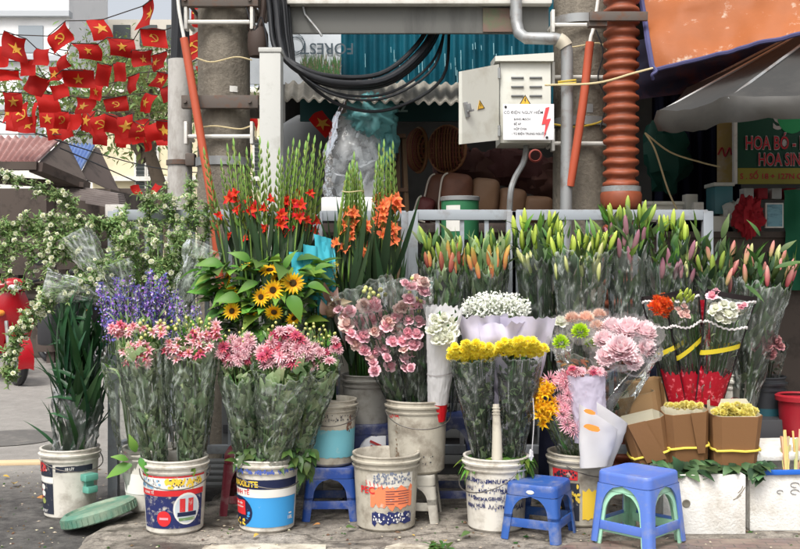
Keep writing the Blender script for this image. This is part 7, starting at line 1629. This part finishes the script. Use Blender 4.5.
lily((669, 238, 5.08), (672, 420, 5.10), 27, 'lily bunch mixing green, pale and purple buds', [(B_LIME, 8, .92, 1.06), (B_PALE, 3, .78, .88), (B_PUR, 5, .74, .88)], 6)
lily((714, 256, 5.06), (712, 420, 5.08), 23, 'lily bunch of pink buds with dark leaves at the railing end post', [(B_PNK, 9, .82, 1.02), (B_GREEN, 3, .85, .95), (B_MAG, 2, .78, .9)], 7, lm=[LD, LLY], nb=14)
lily((766, 264, 5.04), (742, 420, 5.06), 31, 'rightmost lily bunch with pink buds in a glossy slanting wrap', [(B_PNK, 8, .85, 1.05), (B_MAG, 4, .84, .95), (B_PALE, 2, .9, 1.0)], 8, lm=[LD, LLY, LG], m=FILM, nb=13)
mb = MB(); 
for (px, py, dx, dz, l) in ((775, 268, .9, .35, .16), (745, 285, .7, -.5, .13), (700, 244, -.3, .9, .13), (722, 238, .2, .9, .13), (760, 236, -.4, .6, .11), (780, 252, .6, .6, .1)): mb.leaf(P(px, py, 4.9), V((dx, -.2, dz)), V((0, -.6, .7)), l, .032, .2, .15, seg=6)
T = thing('loose_leaves', 'long narrow lily leaves poking out over the rightmost wraps', 'leaves', P(760, 260, 4.9)); mb.build('leaves', LLY, T, sharp=0)

# ---- cardboard wrapped mums on the foam box
CARD = mat('brown_cardboard', hx(126, 90, 58), rough=.8, var=.06, stain=hx(118, 84, 54), sscale=4, samt=.6, bump=.1, bscale=40); CARDL = mat('light_cardboard', hx(184, 148, 106), rough=.8, var=.06, stain=hx(150, 116, 80), sscale=5, samt=.5); LINER = mat('cream_liner', hx(226, 220, 196), rough=.7, var=0, trans=.2); RUB = mat('rubber_band', hx(222, 200, 84), rough=.4, var=0)
def card(base, top, wt, wb, dt, label, m, spots=(), flap=0, band=.32, liner=True, lean=0, chop=.0):
    s = Bunch('cardboard_bunch', label, 'wrapped bunch', base, top, .1, .1, 1, 'cardboard wrapped chrysanthemum bunches')
    Y = s.tp.y; k = Y / F
    def ringp(t, g=1., o=0):
        w_ = lerp(wb, wt, t) * k * g; d_ = dt * lerp(.75, 1, t) * g; c = s.b + s.a * s.L * t; pts = []
        for (x, y) in ((-1, -.55), (-.72, -1), (.72, -1), (1, -.55), (1, .6), (.75, 1), (-.75, 1), (-1, .6)): pts.append(c + s.e1 * (x * w_) + s.e2 * (-y * d_) + V((0, 0, o)))
        return pts
    bt = [p + s.a * (chop * (i % 3 - 1)) for i, p in enumerate(ringp(0))]
    mb = MB(); mb.grid([bt, ringp(.5), [p + s.a * (.006 * fb(i, wt)) for i, p in enumerate(ringp(1))], ringp(1, .965), ringp(.5, .96), ringp(.05, .95)], closed=True); o = len(mb.v); mb.f.append(tuple(range(o - 8, o))); mb.m.append(0); mb.build('carton', m, s.T, False)
    if liner: mb = MB(); mb.grid([ringp(.55, .94), ringp(1.0, .955, 0), [p + s.a * (.05 if wt > 23 else .012) * (1 if i >= 5 else .05) for i, p in enumerate(ringp(1.0, .955))]], closed=True); mb.build('liner', LINER, s.T, False)
    if flap:
        q = ringp(1.02, 1.03); q0 = ringp(.2, 1.03); mb = MB()
        if flap == 1: tri = [lerp(q[1], q[2], -.05), lerp(q[1], q[2], .5), q0[2], lerp(q0[1], q0[2], .25)]
        else: tri = [lerp(q[1], q[2], .55), q[2] + s.e1 * .004, q0[2], lerp(q0[1], q0[2], .75)]
        off = s.e2 * .006; mb.add([p + off for p in tri] + [p + off * 1.6 for p in tri], [(0, 1, 2, 3), (7, 6, 5, 4), (0, 4, 5, 1), (1, 5, 6, 2), (2, 6, 7, 3), (3, 7, 4, 0)]); mb.build('flap', m, s.T, False)
    if band:
        pr = [p for p in ringp(band, 1.035)]; pr.append(pr[0]); mb = MB(); mb.tube([p + s.a * .0025 * math.sin(i * 2.1) for i, p in enumerate(smooth_path(pr, 3))], .0058, 6, caps=False); mb.build('rubber_band', RUB, s.T)
    for (px, py, rp) in spots: inst('flower', R.choice(CPOM), s.T, P(px, py, Y - dt * .2 + R.uniform(-.04, .04)), (R.uniform(-.3, .3), -.5, .8), rp * k)
    return s
card(P(652, 468, 4.70), P(641, 418, 4.68), 22, 17, .07, 'tilted cardboard wrapped bunch with a diagonal flap, front left on the foam box', CARD, flap=1)
card(P(687, 460, 4.70), P(684, 410, 4.67), 22, 19, .07, 'upright cardboard wrapped bunch with a pale yellow strip of flowers, front middle', CARD, ell(18, 685, 406, 18, 3, 3.4, 4.4), flap=2)
card(P(733, 466, 4.68), P(734, 413, 4.66), 25, 21, .085, 'cardboard wrapped bunch brimming with pale yellow chrysanthemums, front right', CARD, ell(60, 735, 413, 21, 8, 4.2, 5.4), band=.36)
card(P(644, 440, 4.86), P(634, 394, 4.86), 20, 17, .06, 'light cardboard sleeve leaning behind the tilted one', CARDL, band=0)
card(P(650, 420, 4.94), P(643, 380, 4.94), 18, 16, .05, 'light cardboard sleeve at the back left with its top rim open', CARDL, band=0, liner=False)
card(P(684, 425, 4.86), P(683, 383, 4.86), 21, 19, .06, 'light cardboard sleeve with a lilac liner at the back middle', CARDL, band=0)
card(P(713, 425, 4.84), P(717, 386, 4.86), 8, 7, .04, 'narrow light cardboard flap leaning before the tall white bucket', CARDL, band=0, liner=False)
T = thing('leaf_bed', 'bed of round dark green leaves under the cardboard bunches on the foam box', 'leaves', P(700, 470, 4.66)); mb = MB()
for k in range(340):
    p = P(R.uniform(648, 762), 470, 4.5 + R.uniform(.02, .32)); p.z = R.uniform(.255, .305); mb.leaf(p, V((R.uniform(-1, 1), R.uniform(-1, .2), R.uniform(-.35, .12))), V((R.uniform(-.3, .3), -.5, .9)), R.uniform(.05, .09), R.uniform(.04, .065), .3, .15, R.randrange(2), 4, .6)
mb.build('leaves', [LD, leafmat('leaf_round', hx(44, 74, 40), hx(96, 128, 84), .15)], T, sharp=0)

# ---- dark spiky foliage in the bucket on the road
s = Bunch('foliage_bunch', 'dark green blade leaf foliage wrapped in silvery plastic in the bucket on the road', 'foliage bunch', P(72, 490, 5.08), P(82, 340, 5.05), .075, .13, .7)
DKB = leafmat('blade_dark', hx(26, 62, 36), hx(56, 98, 58), .15, .4)
s.leaves(170, DKB, .15, 1.0, .34, .030, .85, rad=(.1, .8), bend=.3, seg=6, pw=.7, name='blades')
for (px, py, dx, dz, l) in ((75, 400, -.9, .35, .16), (78, 380, -.8, .6, .17), (72, 420, -.8, .5, .14), (85, 350, -.7, .5, .18), (80, 345, -.9, .3, .18), (88, 330, -.5, .7, .18), (90, 320, -.7, .2, .2), (92, 315, -.3, .9, .2), (74, 395, -.6, .9, .15)): mb = MB(); mb.leaf(P(px, py, 4.98), V((dx, -.1, dz)), V((0, -.6, .8)), l, .026, .45, .3, seg=7, pw=.7); mb.build('drooping_blade', DKB, s.T, sharp=0)
s.stems(26, LBR, .35, .005); s.wrap(.22, .66, film('silvery_film', haze=.12, streak=1.2, gl=.1, scale=20, col=(.88, .9, .9)), .2, 0, .08, seed=3, grow=1.12, flare=-.25)

# ---- white blossom sprays
SPL = leafmat('spray_leaf', hx(88, 118, 60), hx(146, 170, 106), .3)
def spray(label, branches, base, nb, films=(), fm=None):
    T = thing('white_spray_bunch', label, 'flower bunch', base, 'white blossom sprays at the left')
    for (pts, nbl, nlf, sp) in branches:
        path = smooth_path([P(*p) for p in pts], 6); m_ = len(path); mb = MB(); mb.tube(path, [lerp(.006, .002, i / (m_ - 1)) for i in range(m_)], 5)
        tw = []
        for k in range(int(nlf / 2.6)):
            q = path[min(m_ - 1, int(m_ * R.uniform(.12, 1)))]; d = V((R.uniform(-1, 1), R.uniform(-.8, .6), R.uniform(-.8, 1))).normalized() * sp * R.uniform(.5, 1.3); mb.tube([q, q + d * .6 + V((0, 0, .01)), q + d], .0016, 4); tw.append((q, d))
            for j in range(13):
                u = R.uniform(.2, 1.05); mb.leaf(q + d * u, V((R.uniform(-1, 1), R.uniform(-1, .5), R.uniform(-.6, 1))) + d * 4, V((R.uniform(-.4, .4), -.5, .8)), R.uniform(.018, .036), R.uniform(.006, .011), .3, .2, 1, 3)
        br = mb.build('branch', [STEM, SPL], T, sharp=0)
        for k in range(int(nbl * 1.4)):
            q, d = R.choice(tw); inst('blossom', R.choice(WBL), br, q + d * R.uniform(.7, 1.2) + V((0, -.01, 0)), (R.uniform(-.5, .5), -.7, R.uniform(-.4, .8)), R.uniform(.009, .017))
    for (c0, c1, r0, r1, sd) in films:
        c0, c1 = P(*c0), P(*c1); mb = MB(); a = (c1 - c0).normalized(); e2 = V((0, -1, 0)); e2 = (e2 - a * e2.dot(a)).normalized(); e1 = a.cross(e2)
        mb.grid([[lerp(c0, c1, j / 40) + (e1 * math.cos(t_) + e2 * math.sin(t_) * .6) * lerp(r0, r1, j / 40) * (1 + .22 * fb(math.cos(t_) * 2 + sd, math.sin(t_) * 2, j * .09, 4)) for t_ in [i * 2 * PI / 60 * .8 for i in range(61)]] for j in range(41)]); mb.t = [min(1, 1.5 * max(crease(math.cos(i * .084) * 2 + sd, math.sin(i * .084) * 2, j * .14, 6), crease(math.cos(i * .084) * 5 + sd, math.sin(i * .084) * 5, j * .05, 6)) + (.5 if j == 40 else 0)) for j in range(41) for i in range(61)]; mb.build('wrap', fm or SILV, T, sharp=0)  # t paints white highlights on creases and the open rim
SILV = film('grey_silvery_film', haze=.06, streak=1.1, gl=.12, scale=24, col=(.84, .88, .87))
Y = 5.15
spray('white blossom spray arching far left above the scooter with hanging tips', [
    ([(105, 300, Y), (92, 245, Y), (68, 205, Y), (35, 186, Y), (-12, 172, Y)], 26, 260, .055), ([(105, 300, Y), (88, 240, Y), (74, 222, Y), (70, 205, Y + .05)], 4, 90, .04), ([(105, 300, Y), (80, 250, Y), (45, 232, Y), (-12, 236, Y - .1)], 8, 330, .075), ([(105, 300, Y), (70, 255, Y - .1), (30, 248, Y - .1), (-12, 262, Y - .1)], 20, 200, .06), ([(105, 295, Y), (62, 240, Y - .1), (50, 262, Y - .1), (44, 300, Y - .1)], 20, 110, .045), ([(105, 295, Y), (65, 225, Y - .05), (20, 225, Y - .05), (8, 250, Y - .1), (6, 285, Y - .1)], 22, 160, .06), ([(108, 280, Y), (60, 255, Y - .1), (28, 268, Y - .1), (22, 290, Y - .1)], 18, 90, .045)],
    P(110, 330, Y), 0, (((112, 296, 5.1), (74, 232, 5.02), .04, .09, 1.2),))
spray('white blossom spray bending down like a garland in front of the red scooter', [
    ([(112, 305, 5.05), (80, 288, 5.0), (45, 300, 4.95), (22, 325, 4.92), (12, 355, 4.9), (8, 382, 4.9)], 44, 240, .045), ([(112, 305, 5.05), (85, 290, 5.0), (40, 312, 4.95), (18, 335, 4.9), (10, 378, 4.9)], 34, 190, .045), ([(112, 300, 5.05), (90, 285, 5.0), (70, 282, 5.0), (55, 300, 4.95)], 6, 90, .045)],
    P(112, 330, 5.05), 0, (((112, 296, 5.05), (44, 284, 4.93), .05, .075, 4.2),))
spray('white blossom spray fanning upright behind the purple statice', [
    ([(150, 330, 5.2), (128, 270, 5.18), (108, 230, 5.16), (92, 222, 5.1)], 16, 170, .06), ([(150, 330, 5.2), (118, 280, 5.1), (100, 265, 5.05), (92, 290, 5.0)], 22, 130, .05), ([(150, 330, 5.2), (140, 260, 5.2), (125, 222, 5.2), (112, 228, 5.15)], 9, 210, .07), ([(150, 330, 5.2), (155, 250, 5.2), (150, 215, 5.2), (148, 196, 5.2)], 12, 190, .065), ([(150, 330, 5.2), (150, 260, 5.1), (152, 232, 5.05), (158, 250, 5.0), (156, 285, 5.0)], 26, 100, .035), ([(150, 330, 5.2), (135, 260, 5.1), (128, 240, 5.05), (112, 262, 5.0)], 14, 110, .05)],
    P(150, 350, 5.2), 0, (((128, 310, 5.05), (112, 262, 5.0), .05, .10, 7.2),), FILM2)
spray('white blossom spray leaning right toward the red gladioli', [
    ([(172, 330, 5.25), (176, 250, 5.25), (172, 215, 5.25), (164, 192, 5.25)], 20, 170, .06), ([(172, 330, 5.25), (186, 250, 5.22), (192, 215, 5.2), (190, 185, 5.2)], 16, 160, .055), ([(172, 330, 5.25), (195, 262, 5.2), (208, 225, 5.15), (206, 204, 5.1)], 14, 130, .05), ([(172, 330, 5.25), (182, 262, 5.15), (178, 240, 5.1), (170, 262, 5.05)], 10, 150, .06), ([(172, 330, 5.25), (192, 282, 5.2), (200, 262, 5.15), (205, 270, 5.1)], 5, 120, .06), ([(172, 330, 5.25), (170, 280, 5.15), (168, 262, 5.1), (165, 300, 5.1)], 6, 130, .05)],
    P(172, 350, 5.25), 0, (((178, 310, 5.08), (205, 245, 5.05), .05, .10, 9.2),), FILM2)
